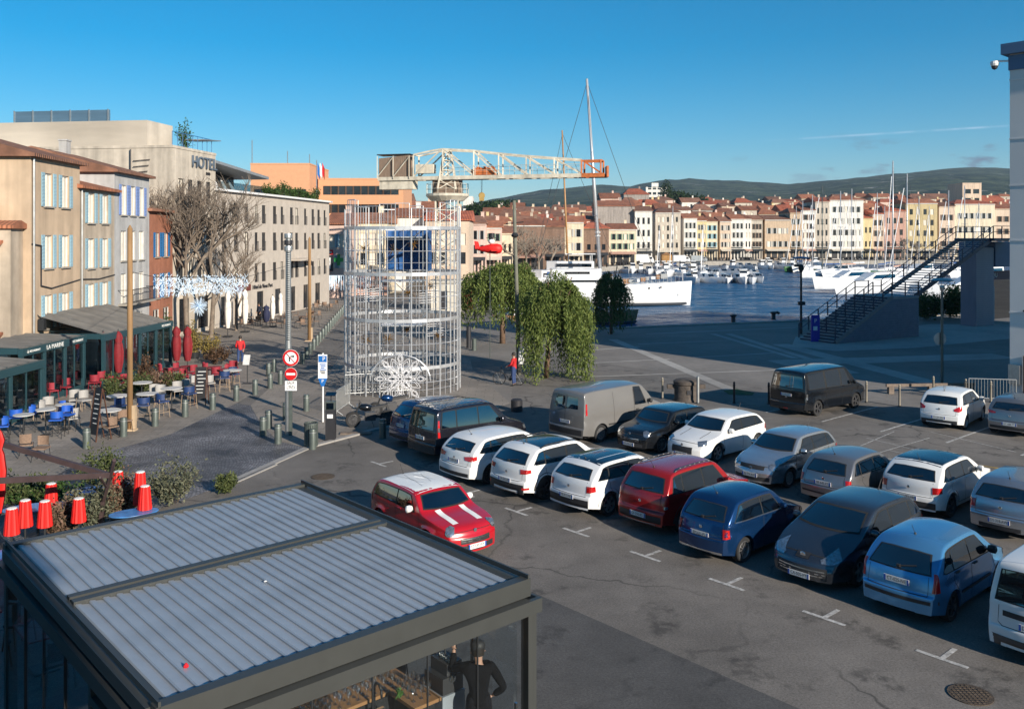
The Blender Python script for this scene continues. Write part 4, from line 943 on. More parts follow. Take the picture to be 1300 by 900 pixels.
# header rail that carries the glass, a step lower and further out
beam('header_rail', (LX+.03, -.02, ZT-.37), (LX+.03, LY+.10, ZT-.37), .22, .20); beam('header_rail', (.0, LY+.0, ZT-.36), (LX-.09, LY+.0, ZT-.36), .20, .20)
beam('header_rail', (.0, 0, ZT-.36), (LX-.09, 0, ZT-.36), .20, .19)
nl = 28; pitch = (LY-.36)/nl
prof = [(-.004, -.036), (-.004, .014), (.012, .030), (.085, .020), (.095, .008), (.165, -.002), (.196, -.008), (.204, -.020), (.206, -.040)]
def louvre_mesh(ln):
    mb = MB(); n = len(prof); pr = [(x*pitch/.2, z) for x, z in prof]
    mb.add([(0, y, z) for y, z in pr] + [(ln, y, z) for y, z in pr], [(k, k+1, n+k+1, n+k) for k in range(n-1)] + [tuple(range(n)), tuple(range(n, 2*n))[::-1]])
    return mb.mesh('louvre', m_louv)
for x0, x1 in ((.17, XM-.175), (XM+.175, LX-.17)):
    me = louvre_mesh(x1-x0)
    for k in range(nl): inst('louvre', me, pg, (x0, .18+k*pitch, ZT-.055 + rnd.uniform(-.003, .003)), rot=(rnd.uniform(-.012, .012), 0, 0))
for (x, y) in ((LX-.02, LY-.02), (.09, .09), (.09, LY-.02), (LX-.02, .09), (LX-.16, LY+.03)):
    s = .16 if x != LX-.16 else .07
    bx('post', m_alu if s > .1 else m_dark, pg, (x, y, (ZT-.27)/2), (s, s, ZT-.27))
# frameless sliding glass leaves, front and both ends
for k in range(6):
    y0 = .12 + k*(LY-.3)/6
    bx('glass_pane', m_tglass, pg, (LX+.02+.018*(k % 2), y0+(LY-.3)/12, 1.22), (.01, (LY-.3)/6-.004, 2.38))
    if k: bx('glass_edge', m_dark, pg, (LX+.03, y0, 1.22), (.022, .016, 2.40))
for k in range(6):
    x0 = .2 + k*(LX-.5)/6
    for yy, dy in ((LY-.02, .0), (.03, .0)):
        if yy < 1 and k > 3: continue
        bx('glass_pane', m_tglass, pg, (x0+(LX-.5)/12, yy+.016*(k % 2), 1.22), ((LX-.5)/6-.004, .01, 2.38))
        bx('glass_edge', m_dark, pg, (x0, yy+.01, 1.22), (.025, .04, 2.40))
fr = MB().bar((4.6, .03, 0), (4.6, .03, 2.36), .1).bar((5.6, .03, 0), (5.6, .03, 2.36), .1).bar((4.65, .03, 2.05), (5.55, .03, 2.05), .1)
fr.build('door_frame', m_alu, pg)
bx('door_pane', m_tglass, pg, (5.1, .03, 1.0), (.88, .012, 2.0)); bx('lock', m_chr, pg, (LX-.10, LY-.20, .95), (.05, .03, .12))
bx('deck', m_floor, pg, (LX/2, LY/2, .03), (LX-.02, LY-.02, .05))
tag(MB().lathe([(.03, 0), (.034, .02), (.01, .05)], 6).build('red_leaf', mat('leaf_red', (.5, .01, .02), .6), loc=G(A0+6.05, B0+.62, ZT-.03)), 'small red leaf lying on the louvred roof', 'leaf')
tag(MB().lathe([(.022, 0), (.025, .008), (.01, .014)], 6).build('white_pebble', m_white, loc=G(A0+4.25, B0+2.5, ZT-.035)), 'small white pebble lying on the louvred roof', 'pebble')
# ---- bar counter with glasses
def L2(x, y, z=0): return G(A0+x, B0+y, z)
bc = thing('bar_counter', 'L-shaped bar counter with oak top behind the glass', 'counter', L2(5.2, 4.18), ANG_U)
bx('counter_top', m_wood, bc, (-.28, -.85, 1.0), (.62, 2.3, .05)); bx('counter_top', m_wood, bc, (.36, .06, 1.003), (.64, .48, .05))
bx('counter_front', m_dark, bc, (-.28, -.85, .48), (.5, 2.15, .9)); bx('counter_front', m_dark, bc, (.33, .06, .48), (.52, .36, .9))
bx('steel_sink', m_chr, bc, (.40, -.72, .90), (.5, .7, .05)); bx('sink_cabinet', m_dark, bc, (.40, -.72, .44), (.55, .8, .86))
mb = MB(); pts = [(.20, -.55, .93), (.20, -.55, 1.28), (.24, -.55, 1.36), (.32, -.55, 1.37), (.38, -.55, 1.30), (.39, -.55, 1.2)]
mb.path(pts, .018, 8).build('tap', m_dark, bc, smooth=True)
mb = MB()
for k in range(30): mb.plate([Vector((rnd.uniform(-.05, .05), rnd.uniform(-.05, .05), rnd.uniform(0, .12))) + Vector(q) for q in ((0, 0, 0), (.025, .01, .03), (0, .02, .05))], .002)
hb = mb.build('potted_herb', mat('herb_leaf', (.05, .13, .02), .6), loc=L2(5.55, 3.95, 1.05)); tag(hb, 'small green herb sprig on the bar counter', 'plant')
gm = bpy.data.materials.new('clear_glass'); gm.use_nodes = True; MATS['clear_glass'] = gm
n_, l_ = gm.node_tree.nodes, gm.node_tree.links; n_.remove(n_['Principled BSDF']); t_ = n_.new('ShaderNodeBsdfTransparent'); t_.inputs[0].default_value = (.80, .84, .86, 1); g_ = n_.new('ShaderNodeBsdfGlossy'); g_.inputs['Roughness'].default_value = .05
mx_ = n_.new('ShaderNodeMixShader'); l_.new(schlick(n_, l_, .38), mx_.inputs[0]); l_.new(t_.outputs[0], mx_.inputs[1]); l_.new(g_.outputs[0], mx_.inputs[2]); l_.new(mx_.outputs[0], n_['Material Output'].inputs[0])
wine = MB().lathe([(.034, 0), (.034, .004), (.006, .010), (.005, .085), (.030, .115), (.040, .15), (.036, .20)], 10, caps=False).mesh('wine_glass', gm, smooth=True)
tumb = MB().lathe([(.030, 0), (.036, .11), (.034, .11), (.029, .01)], 10, caps=True).mesh('tumbler', gm, smooth=True)
for i in range(12):
    for j in range(5):
        p = L2(5.2-.53+.115*j+rnd.uniform(-.01, .01), 4.18-1.75+.155*i+rnd.uniform(-.015, .015), 1.026)
        if i < 5: tag(inst('tumbler', tumb, None, p), 'clear tumbler in the crowd of glasses on the bar', 'glass', 'tumblers on the bar')
        else: tag(inst('wine_glass', wine, None, p), 'upturned clear wine glass among the rows on the oak bar top', 'glass', 'wine glasses on the bar')
for i in range(4):
    for j in range(3): tag(inst('wine_glass', wine, None, L2(5.2+.12+.13*i, 4.1+.14*j, 1.03)), 'upturned clear wine glass among the rows on the oak bar top', 'glass', 'wine glasses on the bar')
cm = thing('coffee_machine', 'black lever coffee machine with round chrome dial beside the waiter', 'coffee machine', L2(5.62, 4.72), ANG_U)
bx('stand', m_louv, cm, (0, 0, .5), (.5, .42, 1.0)); MB().box((0, 0, 1.13), (.46, .38, .24)).box((0, .05, 1.34), (.40, .28, .18)).build('housing', m_rimd, cm)
k = MB().lathe([(.055, 0), (.05, .02), (.01, .025)], 14).build('dial', m_chr, cm, loc=(.24, -.02, 1.22)); k.rotation_euler = (0, R(90), 0)
MB().tube((.05, .0, 1.43), (.02, .0, 1.72), .014, 8).lathe([(.02, 0), (.024, .03), (.01, .06)], 8, (.02, 0, 1.70)).build('lever', m_dark, cm)
MB().tube((-.1, .0, 1.43), (-.12, .0, 1.66), .014, 8).build('lever', m_dark, cm)
for q in range(5): tag(inst('cup', MB().lathe([(.025, 0), (.04, .06), (.037, .06), (.02, .01)], 10).mesh('cup', m_white) if q == 0 else _cup, None, L2(5.50+.07*q, 4.72, 1.43)), 'white coffee cup on top of the coffee machine', 'cup', 'cups on the coffee machine') if q else globals().__setitem__('_cup', MB().lathe([(.025, 0), (.04, .06), (.037, .06), (.02, .01)], 10).mesh('cup', m_white))
# ---- dining tables and bentwood chairs behind the glass
def table(name, label, cat, loc, rz, w, d, h, top_m, leg_m, round_=False, group=None):
    t = thing(name, label, cat, loc, rz, group)
    if round_: MB().lathe([(w/2-.01, h-.03), (w/2, h-.015), (w/2-.01, h)], 24).build('table_top', top_m, t, smooth=40)
    else: bx('table_top', top_m, t, (0, 0, h-.015), (w, d, .03))
    MB().tube((0, 0, .03), (0, 0, h-.031), .025, 8).build('leg', leg_m, t)
    MB().lathe([(.21, 0), (.20, .015), (.05, .03)], 14).build('base', leg_m, t)
    return t
def chair(name, label, loc, rz, seat_m, frame_m, seat_h=.46, back_h=.86, w=.44, bar=False, wrap=False, group=None, cat='chair'):
    t = thing(name, label, cat, loc, rz, group); hw = w/2
    mb = MB().box((0, 0, seat_h), (w, w*.95, .045)); mb.build('seat', seat_m, t)
    rows = []
    for z in (seat_h+.07, (seat_h+back_h)/2, back_h):
        ro = []
        for k in range(9):
            a = math.pi*(k/8)*(1.0 if wrap else .6) + (0 if wrap else .2*math.pi); ro.append((math.cos(a)*hw*1.02, -abs(math.sin(a))*hw*(.95 if wrap else .55) - (0 if wrap else hw*.4), z))
        rows.append(ro)
    mb = MB().grid(rows); rr = [[(x*.93, y*.93, z) for x, y, z in r] for r in rows]; mb.grid(rr); n = 9
    for k in range(8): mb.add([rows[2][k], rows[2][k+1], rr[2][k+1], rr[2][k]], [(0, 1, 2, 3)])
    mb.build('backrest', seat_m, t, smooth=True)
    for sx in (-1, 1):
        for sy in (-1, 1): MB().tube((sx*hw*.85, sy*hw*.8, seat_h-.02), (sx*hw*1.0, sy*hw*1.0, 0), .013, 6).build('leg', frame_m, t)
        MB().tube((sx*hw*.85, -hw*.8, seat_h), (sx*hw*.8, -hw*.85, seat_h+.12), .012, 6).build('back_post', frame_m, t)
    if bar: MB().path([(hw*.92, hw*.9, .25), (-hw*.92, hw*.9, .25), (-hw*.92, -hw*.9, .25), (hw*.92, -hw*.9, .25), (hw*.92, hw*.9, .25)], .011, 6).build('foot_rail', frame_m, t)
    return t
m_leath = mat('dark_leather', (.035, .028, .028), .5, var=.2)
m_napk = mat('napkin', (.62, .66, .72), .7)
for i, (x, y) in enumerate(((3.6, 4.6), (2.2, 4.5), (4.3, 1.6), (2.3, 2.6))):
    table('dining_table', 'dark wooden table under the pergola louvres', 'table', L2(x, y, .055), ANG_U, .8, .8, .74, m_wood_d, m_dark, group='tables under the pergola')
    pb_ = MB().plate([(-.1, -.07, 0), (.1, -.07, 0), (.1, .07, 0), (-.1, .07, 0)], .012).build('menu_card', m_napk, loc=L2(x+.12, y, .805)); pb_.rotation_euler = (0, 0, .4+i); tag(pb_, 'pale folded napkin on a dark pergola table', 'napkin', 'napkins on the pergola tables')
    for k in range(4):
        a = k*math.pi/2 + .2; chair('bistro_chair', 'dark leather bistro chair with bent wooden frame under the pergola', L2(x+math.cos(a)*.62, y+math.sin(a)*.62, .055), ANG_U+a+math.pi/2, m_leath, m_wood_d, group='chairs under the pergola')
chair('bistro_chair', 'bentwood chair with black leather back beside the coffee machine', L2(4.75, 5.0, .055), ANG_U+2.6, m_leath, m_wood, seat_h=.6, back_h=1.15)
m_shirt = mat('black_shirt', (.006, .006, .007), .9, var=.25, scale=9, spec=.08); m_trou = mat('black_trousers', (.008, .008, .010), .9, spec=.1)
WJ = pose(elb_r=(.36, -.10, 1.14), wri_r=(.20, .02, .98), sho_l=(-.19, .03, 1.42), elb_l=(-.36, .22, 1.30), wri_l=(-.33, .34, 1.54), face=(-.15, 1, -.1), head=(-.01, .04, 1.62), chest=(0, 0, 1.31))
person('waiter in black shirt and black cap reaching for the coffee machine lever', L2(6.28, 4.86, .055), R(8), WJ, m_shirt, m_trou, cap=m_blk, h=1.02)
# ================================================================== building that the photograph was taken from (its corner shades the near terrace)
cb = thing('building', 'tall plain rendered building beside the glazed pergola', 'building', G(1.2, -12.4), ANG_U)
bx('wall', mat('near_render', (.45, .42, .38), .85, var=.1, bump=.1), cb, (9, 7, 7.5), (18, 14, 15)); bx('roof', m_alu, cb, (9, 7, 15.1), (18.4, 14.4, .2))
# ================================================================== left terrace: lanterns, oval tables, shrubs, steel frame
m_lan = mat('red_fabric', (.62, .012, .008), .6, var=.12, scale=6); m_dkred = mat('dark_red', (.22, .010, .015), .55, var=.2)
m_btab = mat('blue_table', (.06, .20, .46), .35, var=.35, scale=5); m_brown = mat('brown_steel', (.075, .050, .050), .5, .2, var=.2, scale=3)
def cover(px, py, h, lab, z0=.75, r=.17):
    """tall red tapered cover with pleats and a white rim"""
    o = thing('red_cover', lab, 'lamp', at(px, py, z0) - Vector((0, 0, .0)))
    n = 24; rows = []
    for k, (f, rr) in enumerate(((0, 1), (.33, .9), (.66, .8), (.96, .70), (1, .62))):
        rows.append([(math.cos(2*math.pi*i/n)*r*rr*(1+.05*math.cos(i*math.pi)), math.sin(2*math.pi*i/n)*r*rr*(1+.05*math.cos(i*math.pi)), h*f) for i in range(n+1)])
    MB().grid(rows).build('shade', m_lan, o)
    MB().lathe([(r*.66, h*.975), (r*.67, h), (r*.5, h+.012), (.02, h+.014)], 16).build('white_rim', m_white, o)
    MB().tube((0, 0, -z0), (0, 0, .02), .025, 8).lathe([(.2, -z0), (.2, -z0+.03), (.04, -z0+.05)], 14).build('stand', m_dark, o)
LAN = [(15, 678, .62, 'red tapered terrace lamp touching the blue oval table corner, by the dark parasol base'), (32, 668, .64, 'red tapered terrace lamp standing in front of a rumpled blue oval table'), (57, 668, .62, 'red tapered terrace lamp beside silvery shrub leaves'), (65, 640, .55, 'red tapered terrace lamp right behind the grey oval table'),
       (100, 662, .58, 'lone red tapered terrace lamp between two silvery shrubs'), (150, 624, .56, 'red tapered terrace lamp behind the flowering shrub near the steel strut'), (178, 640, .86, 'tallest red tapered terrace lamp near pergola gutter'), (184, 646, .60, 'short red tapered terrace lamp leaning close to the tallest lamp')]
for px, py, h, lab in LAN: cover(px, py, h, lab)
def oval(px, py, lab, w=1.5, d=.8, rz=.5, h=.74, m=m_btab):
    t = thing('oval_table', lab, 'table', at(px, py, h) - Vector((0, 0, h)), rz)
    mb = MB().lathe([(.49, h-.03), (.5, h-.015), (.49, h)], 28); mb.v = [(x*w, y*d, z) for x, y, z in mb.v]; mb.build('table_top', m, t, smooth=40)
    MB().tube((0, 0, .02), (0, 0, h-.031), .035, 8).build('leg', m_dark, t); MB().lathe([(.28, 0), (.27, .02), (.05, .04)], 14).build('base', m_dark, t)
oval(38, 700, 'bright blue oval table at the pergola corner', 1.9, 1.0, .35); oval(48, 643, 'grey blue oval table behind the red lamps', 1.7, .8, .35); oval(130, 620, 'long blue oval table beside the steel strut', 1.9, .8, .5); oval(170, 650, 'blue oval table edge against pergola beam', 1.2, .7, .5)
# steel frame of an awning
fr = thing('awning_frame', 'brown steel awning frame with two beams meeting at a leaning post', 'frame', at(140, 660))
o = fr.location.copy()
def rel(px, py, y): return far(px, py, y) - o
J0 = rel(137, 603, 22.6); z3 = lambda v, dz: v + Vector((0, 0, dz))
MB().bar(rel(-60, 545, 23.5), J0, .11, .13).build('beam', m_brown, fr); MB().bar(rel(-60, 613, 18.6), J0, .11, .13).build('beam', m_brown, fr)
MB().bar(rel(145, 584, 22.4), rel(131, 636, 23.4), .08).build('post', m_brown, fr); MB().bar(rel(131, 636, 23.4), Vector((rel(131, 636, 23.4).x-.1, rel(131, 636, 23.4).y, 0)), .09).build('post', m_brown, fr)
MB().bar(rel(127, 606, 22.2), rel(135, 618, 23.0), .05).build('brace', m_brown, fr)
# parasol closed at the frame edge
def parasol(label, loc, h, m, r=.18, base=True, zlow=.9, grey_skirt=None):
    p = thing('parasol', label, 'parasol', loc)
    MB().tube((0, 0, 0), (0, 0, h+.05), .03, 8).lathe([(.05, h+.02), (.02, h+.12)], 8).build('pole', m_dark, p)
    n = 20; rows = []
    prof = [(zlow, .55), (zlow+.25*(h-zlow), .92), (zlow+.5*(h-zlow), 1.0), (zlow+.68*(h-zlow), .8), (zlow+.74*(h-zlow), .62), (zlow+.84*(h-zlow), .85), (zlow+.93*(h-zlow), .6), (h, .12)]
    for zz, f in prof:
        rows.append([(math.cos(2*math.pi*i/n)*r*f*(1+.16*math.cos(i*math.pi)), math.sin(2*math.pi*i/n)*r*f*(1+.16*math.cos(i*math.pi)), zz) for i in range(n+1)])
    MB().grid(rows).build('canopy', m, p, smooth=True)
    if grey_skirt:
        MB().lathe([(r*.8, zlow+.3), (r*1.5, zlow+.1), (r*1.15, zlow+.7), (r*1.1, zlow+.95*(h-zlow)*.55)], 14).build('rain_cover', grey_skirt, p, smooth=True)
    MB().lathe([(r*.66, zlow+.70*(h-zlow)), (r*.7, zlow+.72*(h-zlow))], 14, caps=False).build('tie', m_dark, p)
    if base: MB().box((0, 0, .05), (.6, .6, .1)).build('base', m_dark, p)
parasol('tall closed red parasol cut by the awning beam', at(-6, 700) + Vector((0, 0, 0)), 3.1, m_lan, .22)
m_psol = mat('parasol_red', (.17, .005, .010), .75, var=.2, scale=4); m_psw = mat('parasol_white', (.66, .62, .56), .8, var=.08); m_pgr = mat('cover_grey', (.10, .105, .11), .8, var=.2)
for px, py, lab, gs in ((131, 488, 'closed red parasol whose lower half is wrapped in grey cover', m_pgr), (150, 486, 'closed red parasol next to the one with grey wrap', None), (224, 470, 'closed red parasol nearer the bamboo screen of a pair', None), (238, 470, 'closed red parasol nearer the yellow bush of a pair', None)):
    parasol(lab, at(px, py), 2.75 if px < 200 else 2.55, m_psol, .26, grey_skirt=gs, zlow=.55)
for px, py, lab, h in ((289, 428, 'big furled white parasol by garland end', 3.6), (311, 422, 'big furled white parasol one step behind the garland', 3.5), (346, 415, 'furled cream parasol among hotel terrace chairs, beside blue parasol', 2.7), (356, 410, 'furled cream parasol close to the hotel wall', 2.7), (304, 412, 'slim furled cream parasol beneath hotel sign', 2.9)):
    parasol(lab, at(px, py), h, m_psw, .24 if h > 3 else .2, zlow=.7)
parasol('small dark blue furled parasol among the hotel terrace chairs', at(338, 416), 1.9, mat('navy_cloth', (.012, .016, .05), .8), .3, zlow=.5)

# ---- shrubs as leaf clumps
def leaf_cloud(mb_pts, size, rng, droop=0.0, long=2.2):
    """mb_pts: (n,3) leaf positions -> verts/faces of small leaf quads"""
    n = len(mb_pts); d = rng.normal(size=(n, 3)); d[:, 2] -= droop; d /= np.linalg.norm(d, axis=1, keepdims=True)
    s = np.cross(d, rng.normal(size=(n, 3))); s /= np.linalg.norm(s, axis=1, keepdims=True)+1e-9
    sz = size*(.6+.8*rng.random((n, 1))); a = mb_pts; 
    v = np.stack([a, a + d*sz*long*.5 + s*sz*.5, a + d*sz*long, a + d*sz*long*.5 - s*sz*.5], 1).reshape(-1, 3)
    f = np.arange(4*n).reshape(n, 4); return v, f
def np_mesh(name, v, f, material, parent=None, loc=None):
    me = bpy.data.meshes.new(name); n = len(f)
    me.vertices.add(len(v)); me.vertices.foreach_set('co', v.astype(np.float32).ravel()); me.loops.add(n*4); me.loops.foreach_set('vertex_index', f.astype(np.int32).ravel())
    me.polygons.add(n); me.polygons.foreach_set('loop_start', np.arange(0, 4*n, 4, dtype=np.int32)); me.polygons.foreach_set('loop_total', np.full(n, 4, np.int32)); me.update(); me.validate()
    me.materials.append(material); o = bpy.data.objects.new(name, me); COL.objects.link(o); o.parent = parent
    if loc is not None: o.location = loc
    return o
def leafmat(name, c1, c2, trans=.25):
    if name in MATS: return MATS[name]
    m = bpy.data.materials.new(name); m.use_nodes = True; n, l = m.node_tree.nodes, m.node_tree.links; b = n['Principled BSDF']; b.inputs['Roughness'].default_value = .6; b.inputs['Specular IOR Level'].default_value = .25
    ge = n.new('ShaderNodeNewGeometry'); cr = n.new('ShaderNodeValToRGB'); l.new(ge.outputs['Random Per Island'], cr.inputs[0]); cr.color_ramp.elements[0].color = (*c1, 1); cr.color_ramp.elements[1].color = (*c2, 1)
    l.new(cr.outputs[0], b.inputs['Base Color'])
    tr = n.new('ShaderNodeBsdfTranslucent'); l.new(cr.outputs[0], tr.inputs[0]); mx = n.new('ShaderNodeMixShader'); mx.inputs[0].default_value = trans
    l.new(b.outputs[0], mx.inputs[1]); l.new(tr.outputs[0], mx.inputs[2]); l.new(mx.outputs[0], n['Material Output'].inputs[0]); MATS[name] = m; return m
lm_olive = leafmat('leaf_olive', (.035, .055, .018), (.13, .15, .055)); lm_silver = leafmat('leaf_silver', (.06, .075, .05), (.20, .20, .13)); lm_pink = leafmat('leaf_bronze', (.08, .07, .04), (.24, .14, .10)); lm_box = leafmat('leaf_green', (.02, .05, .012), (.07, .13, .03)); lm_gold = leafmat('leaf_gold', (.14, .11, .03), (.32, .24, .07)); lm_bronze = leafmat('leaf_brown', (.05, .03, .02), (.16, .09, .05))
m_twig = mat('twig', (.10, .075, .05), .9, var=.2)
def shrub(label, loc, r, h, lm, n=2200, leaf=.05, seed=0, z0=.05, up=True, cat='shrub', name='shrub'):
    rng = np.random.default_rng(seed); t = thing(name, label, cat, loc)
    ns = 26; tips = []; mb = MB()
    for k in range(ns):
        a = rng.random()*6.28; rr = r*rng.random()**.5; zt = h*(.55+.45*rng.random())*(1-.25*(rr/r)**2)
        p0 = np.array([math.cos(a)*r*.15, math.sin(a)*r*.15, z0]); p1 = np.array([math.cos(a)*rr, math.sin(a)*rr, z0+zt]); tips.append((p0, p1)); mb.tube(p0, p1, .008, 4, .004, caps=False)
    mb.build('stems', m_twig, t); pts = []
    for k in range(n):
        p0, p1 = tips[rng.integers(ns)]; f = .2+.8*rng.random()**.7; pts.append(p0+(p1-p0)*f + rng.normal(size=3)*np.array([r, r, h])*.085*(.4+f))
    pts = np.array(pts); pts[:, 2] = np.maximum(pts[:, 2], .04); v, f = leaf_cloud(pts, leaf, rng, droop=-.5 if up else .3)
    np_mesh('foliage', v, f, lm, t); return t
for i, (px, py, r, h, lm, lab) in enumerate(((118, 672, .75, 1.35, lm_silver, 'silvery shrub between the lone red lamp and the steel strut'), (75, 690, .55, 1.1, lm_pink, 'bronze tinged shrub in front of the blue oval tables'), (155, 660, .6, 1.25, lm_pink, 'flowering bronze shrub behind the pergola roof'), (220, 640, .75, 1.2, lm_silver, 'round silvery green shrub beside the pergola edge on the setts'),
        (287, 626, .35, .5, lm_olive, 'small low green shrub at the pergola back corner'), (130, 622, .7, 1.3, lm_olive, 'olive green shrub behind the long blue oval table'), (22, 642, .9, .8, lm_olive, 'wide low green shrub under the awning frame'), (58, 640, 1.0, .55, lm_box, 'flat green ground shrub beneath the crossing awning beams'))):
    shrub(lab, at(px, py), r, h, lm, 2600, .045, 10+i)
# ---- dark red tables and chairs on the shaded side, glimpsed past the pergola
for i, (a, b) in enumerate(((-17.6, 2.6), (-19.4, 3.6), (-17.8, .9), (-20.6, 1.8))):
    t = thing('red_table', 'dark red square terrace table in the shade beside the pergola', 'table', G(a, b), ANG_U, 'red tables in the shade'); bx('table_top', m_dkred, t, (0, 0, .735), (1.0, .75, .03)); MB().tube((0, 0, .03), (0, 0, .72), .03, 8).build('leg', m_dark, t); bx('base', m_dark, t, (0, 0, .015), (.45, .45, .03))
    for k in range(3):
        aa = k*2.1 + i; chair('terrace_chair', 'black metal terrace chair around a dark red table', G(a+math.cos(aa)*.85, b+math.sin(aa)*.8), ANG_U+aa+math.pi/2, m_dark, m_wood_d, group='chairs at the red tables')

# ================================================================== cafes against the houses
m_teal = mat('teal_frame', (.020, .058, .072), .45, .1, var=.1); m_aw = mat('grey_awning', (.19, .175, .155), .85, var=.12, scale=1.5, streak=.2); m_pink = mat('pink_cushion', (.26, .016, .030), .7, var=.2)
m_cglz = glass_mat('cafe_glass', (.62, .70, .74), .05)
def veranda(name, label, corner, rz, w, d, h, bays, sign=None, slope=.25, roof_m=m_aw, fas=.34):
    """glazed veranda: local x along the front, local -y towards the street"""
    t = thing(name, label, 'veranda', corner, rz)
    for k in range(bays+1):
        x = w*k/bays; bx('post', m_teal, t, (x, 0, (h-fas)/2), (.16, .16, h-fas))
    for y in (d/2, d): bx('post', m_teal, t, (0, y, h/2), (.14, .14, h)); bx('post', m_teal, t, (w, y, h/2), (.14, .14, h))
    bx('fascia', m_teal, t, (w/2, -.02, h-fas/2+.01), (w+.2, .22, fas)); bx('side_fascia', m_teal, t, (0, d/2+.1, h-.12), (.18, d-.02, .24)); bx('side_fascia', m_teal, t, (w, d/2+.1, h-.12), (.18, d-.02, .24))
    for k in range(bays):
        x0, x1 = w*k/bays+.08, w*(k+1)/bays-.08
        bx('glass_pane', m_cglz, t, ((x0+x1)/2, 0.0, (h-fas)/2+.3), (x1-x0, .012, h-fas-.62)); bx('base_panel', m_teal, t, ((x0+x1)/2, 0, .16), (x1-x0, .05, .26)); bx('mullion', m_teal, t, ((x0+x1)/2, 0, (h-fas)/2), (.06, .07, h-fas))
    for y0 in (0, d/2):
        for xx in (0, w): bx('glass_pane', m_cglz, t, (xx, y0+d/4, (h-fas)/2+.2), (.012, d/2-.18, h-fas-.5))
    n = 6
    for k in range(n):                                  # fabric roof in bays with sagging folds
        x0, x1 = w*k/n, w*(k+1)/n; rows = []
        for j in range(5):
            rows.append([(x0+(x1-x0)*i/4, .12+(d-.12)*j/4, h+.02 + slope*j/4 - .05*math.sin(math.pi*i/4)) for i in range(5)])
        MB().grid(rows).build('roof_fabric', roof_m, t, smooth=True)
        bx('roof_rafter', m_teal, t, (x0, d/2+.06, h+.0), (.05, d-.15, .06))
    if sign:
        for x, txt, s in sign: text(txt, s, m_white, t, (x, -.142, h-fas/2), (0, -1), .006)
    bx('floor_platform', m_floor, t, (w/2, d/2, .03), (w, d, .04))
    return t
H0 = (-22.0, 40.0)
veranda('cafe_veranda', 'teal framed glass veranda with lettered fascia under the striped shutters house', (-22.0, 39.9, 0), R(88), 5.4, 3.0, 2.75, 3, [(.75, '\u2693 RESTAURANT', .14), (2.55, 'LA MARINE', .30), (4.6, 'RESTAURANT', .17)], slope=.1)
veranda('cafe_veranda', 'wide grey awning veranda with dark frame between two cafe terraces', (-21.2, 46.2, 0), R(85), 7.4, 4.0, 2.7, 4, [(6.6, 'RESTAURANT', .18)], slope=1.0)
sv = veranda('cafe_veranda', 'grey green glazed shelter cut off at the terrace edge', (-20.9, 34.6, 0), R(88), 4.6, 3.0, 2.35, 2, None, slope=.2)
# tables and chairs on the terrace (blue stools, white wicker, pink chairs)
m_blue = mat('blue_vinyl', (.012, .085, .42), .5, var=.1); m_navy = mat('navy_vinyl', (.012, .035, .12), .55, var=.15); m_wick = mat('white_wicker', (.33, .32, .31), .7, var=.2, scale=30); m_legw = mat('pale_leg', (.30, .22, .15), .6); m_marb = mat('marble_top', (.55, .54, .52), .3, var=.15, scale=5); m_rattan = mat('rattan', (.20, .13, .09), .8, var=.25, scale=20)
def cz(px, py, kind, lab, rz=0.0, grp=None):
    p = at(px, py)
    if kind == 'bar': return chair('bar_stool', lab, p, rz, m_blue, m_dark, .72, 1.05, .46, True, True, grp, 'stool')
    if kind == 'navy': return chair('bar_stool', lab, p, rz, m_navy, m_legw, .70, 1.03, .50, True, True, grp, 'stool')
    if kind == 'wick': return chair('wicker_chair', lab, p, rz, m_wick, m_legw, .46, .88, .48, False, True, grp)
    if kind == 'rattan': return chair('rattan_chair', lab, p, rz, m_rattan, m_dark, .45, .84, .46, False, False, grp)
    return chair('pink_chair', lab, p, rz, m_pink, m_dkred, .46, .86, .46, False, True, grp)
for px, py, rz in ((20, 553, .3), (38, 548, 1.9), (72, 556, .2), (85, 549, 3.0), (3, 565, 2.0), (82, 542, 5.0)): cz(px, py, 'bar', 'bright blue tub bar stool on black legs beside the teal veranda', rz, 'bright blue bar stools')
for px, py, rz in ((151, 536, 1.2), (182, 535, 0.3), (205, 530, 5.6), (240, 519, 1.0), (285, 497, .4), (296, 492, 4.0)): cz(px, py, 'navy', 'navy tub bar stool with pale legs along the bollards', rz, 'navy bar stools')
for px, py, rz in ((50, 535, 2.0), (62, 530, 3.4), (95, 520, 3.6), (106, 521, 4.2), (196, 512, 3.1), (204, 513, 3.6), (225, 508, 3.9), (237, 505, 4.4), (247, 500, 3.0), (265, 498, 1.0), (92, 545, .8)): cz(px, py, 'wick', 'white wicker tub chair at a cafe table', rz, 'white wicker chairs')
for i, (px, py) in enumerate(((120, 497), (128, 492), (141, 500), (158, 497), (205, 482), (213, 487), (222, 480), (232, 489), (246, 484), (262, 480), (274, 486), (286, 482), (296, 478), (85, 503), (66, 508), (44, 512))): cz(px, py, 'pink', 'pink tub chair among the red cafe seating', i*1.3, 'pink cafe chairs')
for px, py, rz in ((33, 580, .4), (52, 585, 3.2), (140, 556, 1.0), (158, 548, 4.0)): cz(px, py, 'rattan', 'brown rattan chair by the pole and low bollards', rz, 'rattan chairs by the bollards')
def ctab(px, py, lab, h=.75, w=.75, m=m_marb, grp=None): return table('cafe_table', lab, 'table', at(px, py), 0, w, w, h, m, m_dark, True, grp)
for px, py, h in ((83, 545, 1.02), (58, 552, 1.02), (30, 560, 1.02)): ctab(px, py, 'round cafe table between bright blue stools', h, .75, grp='high tables by the veranda')
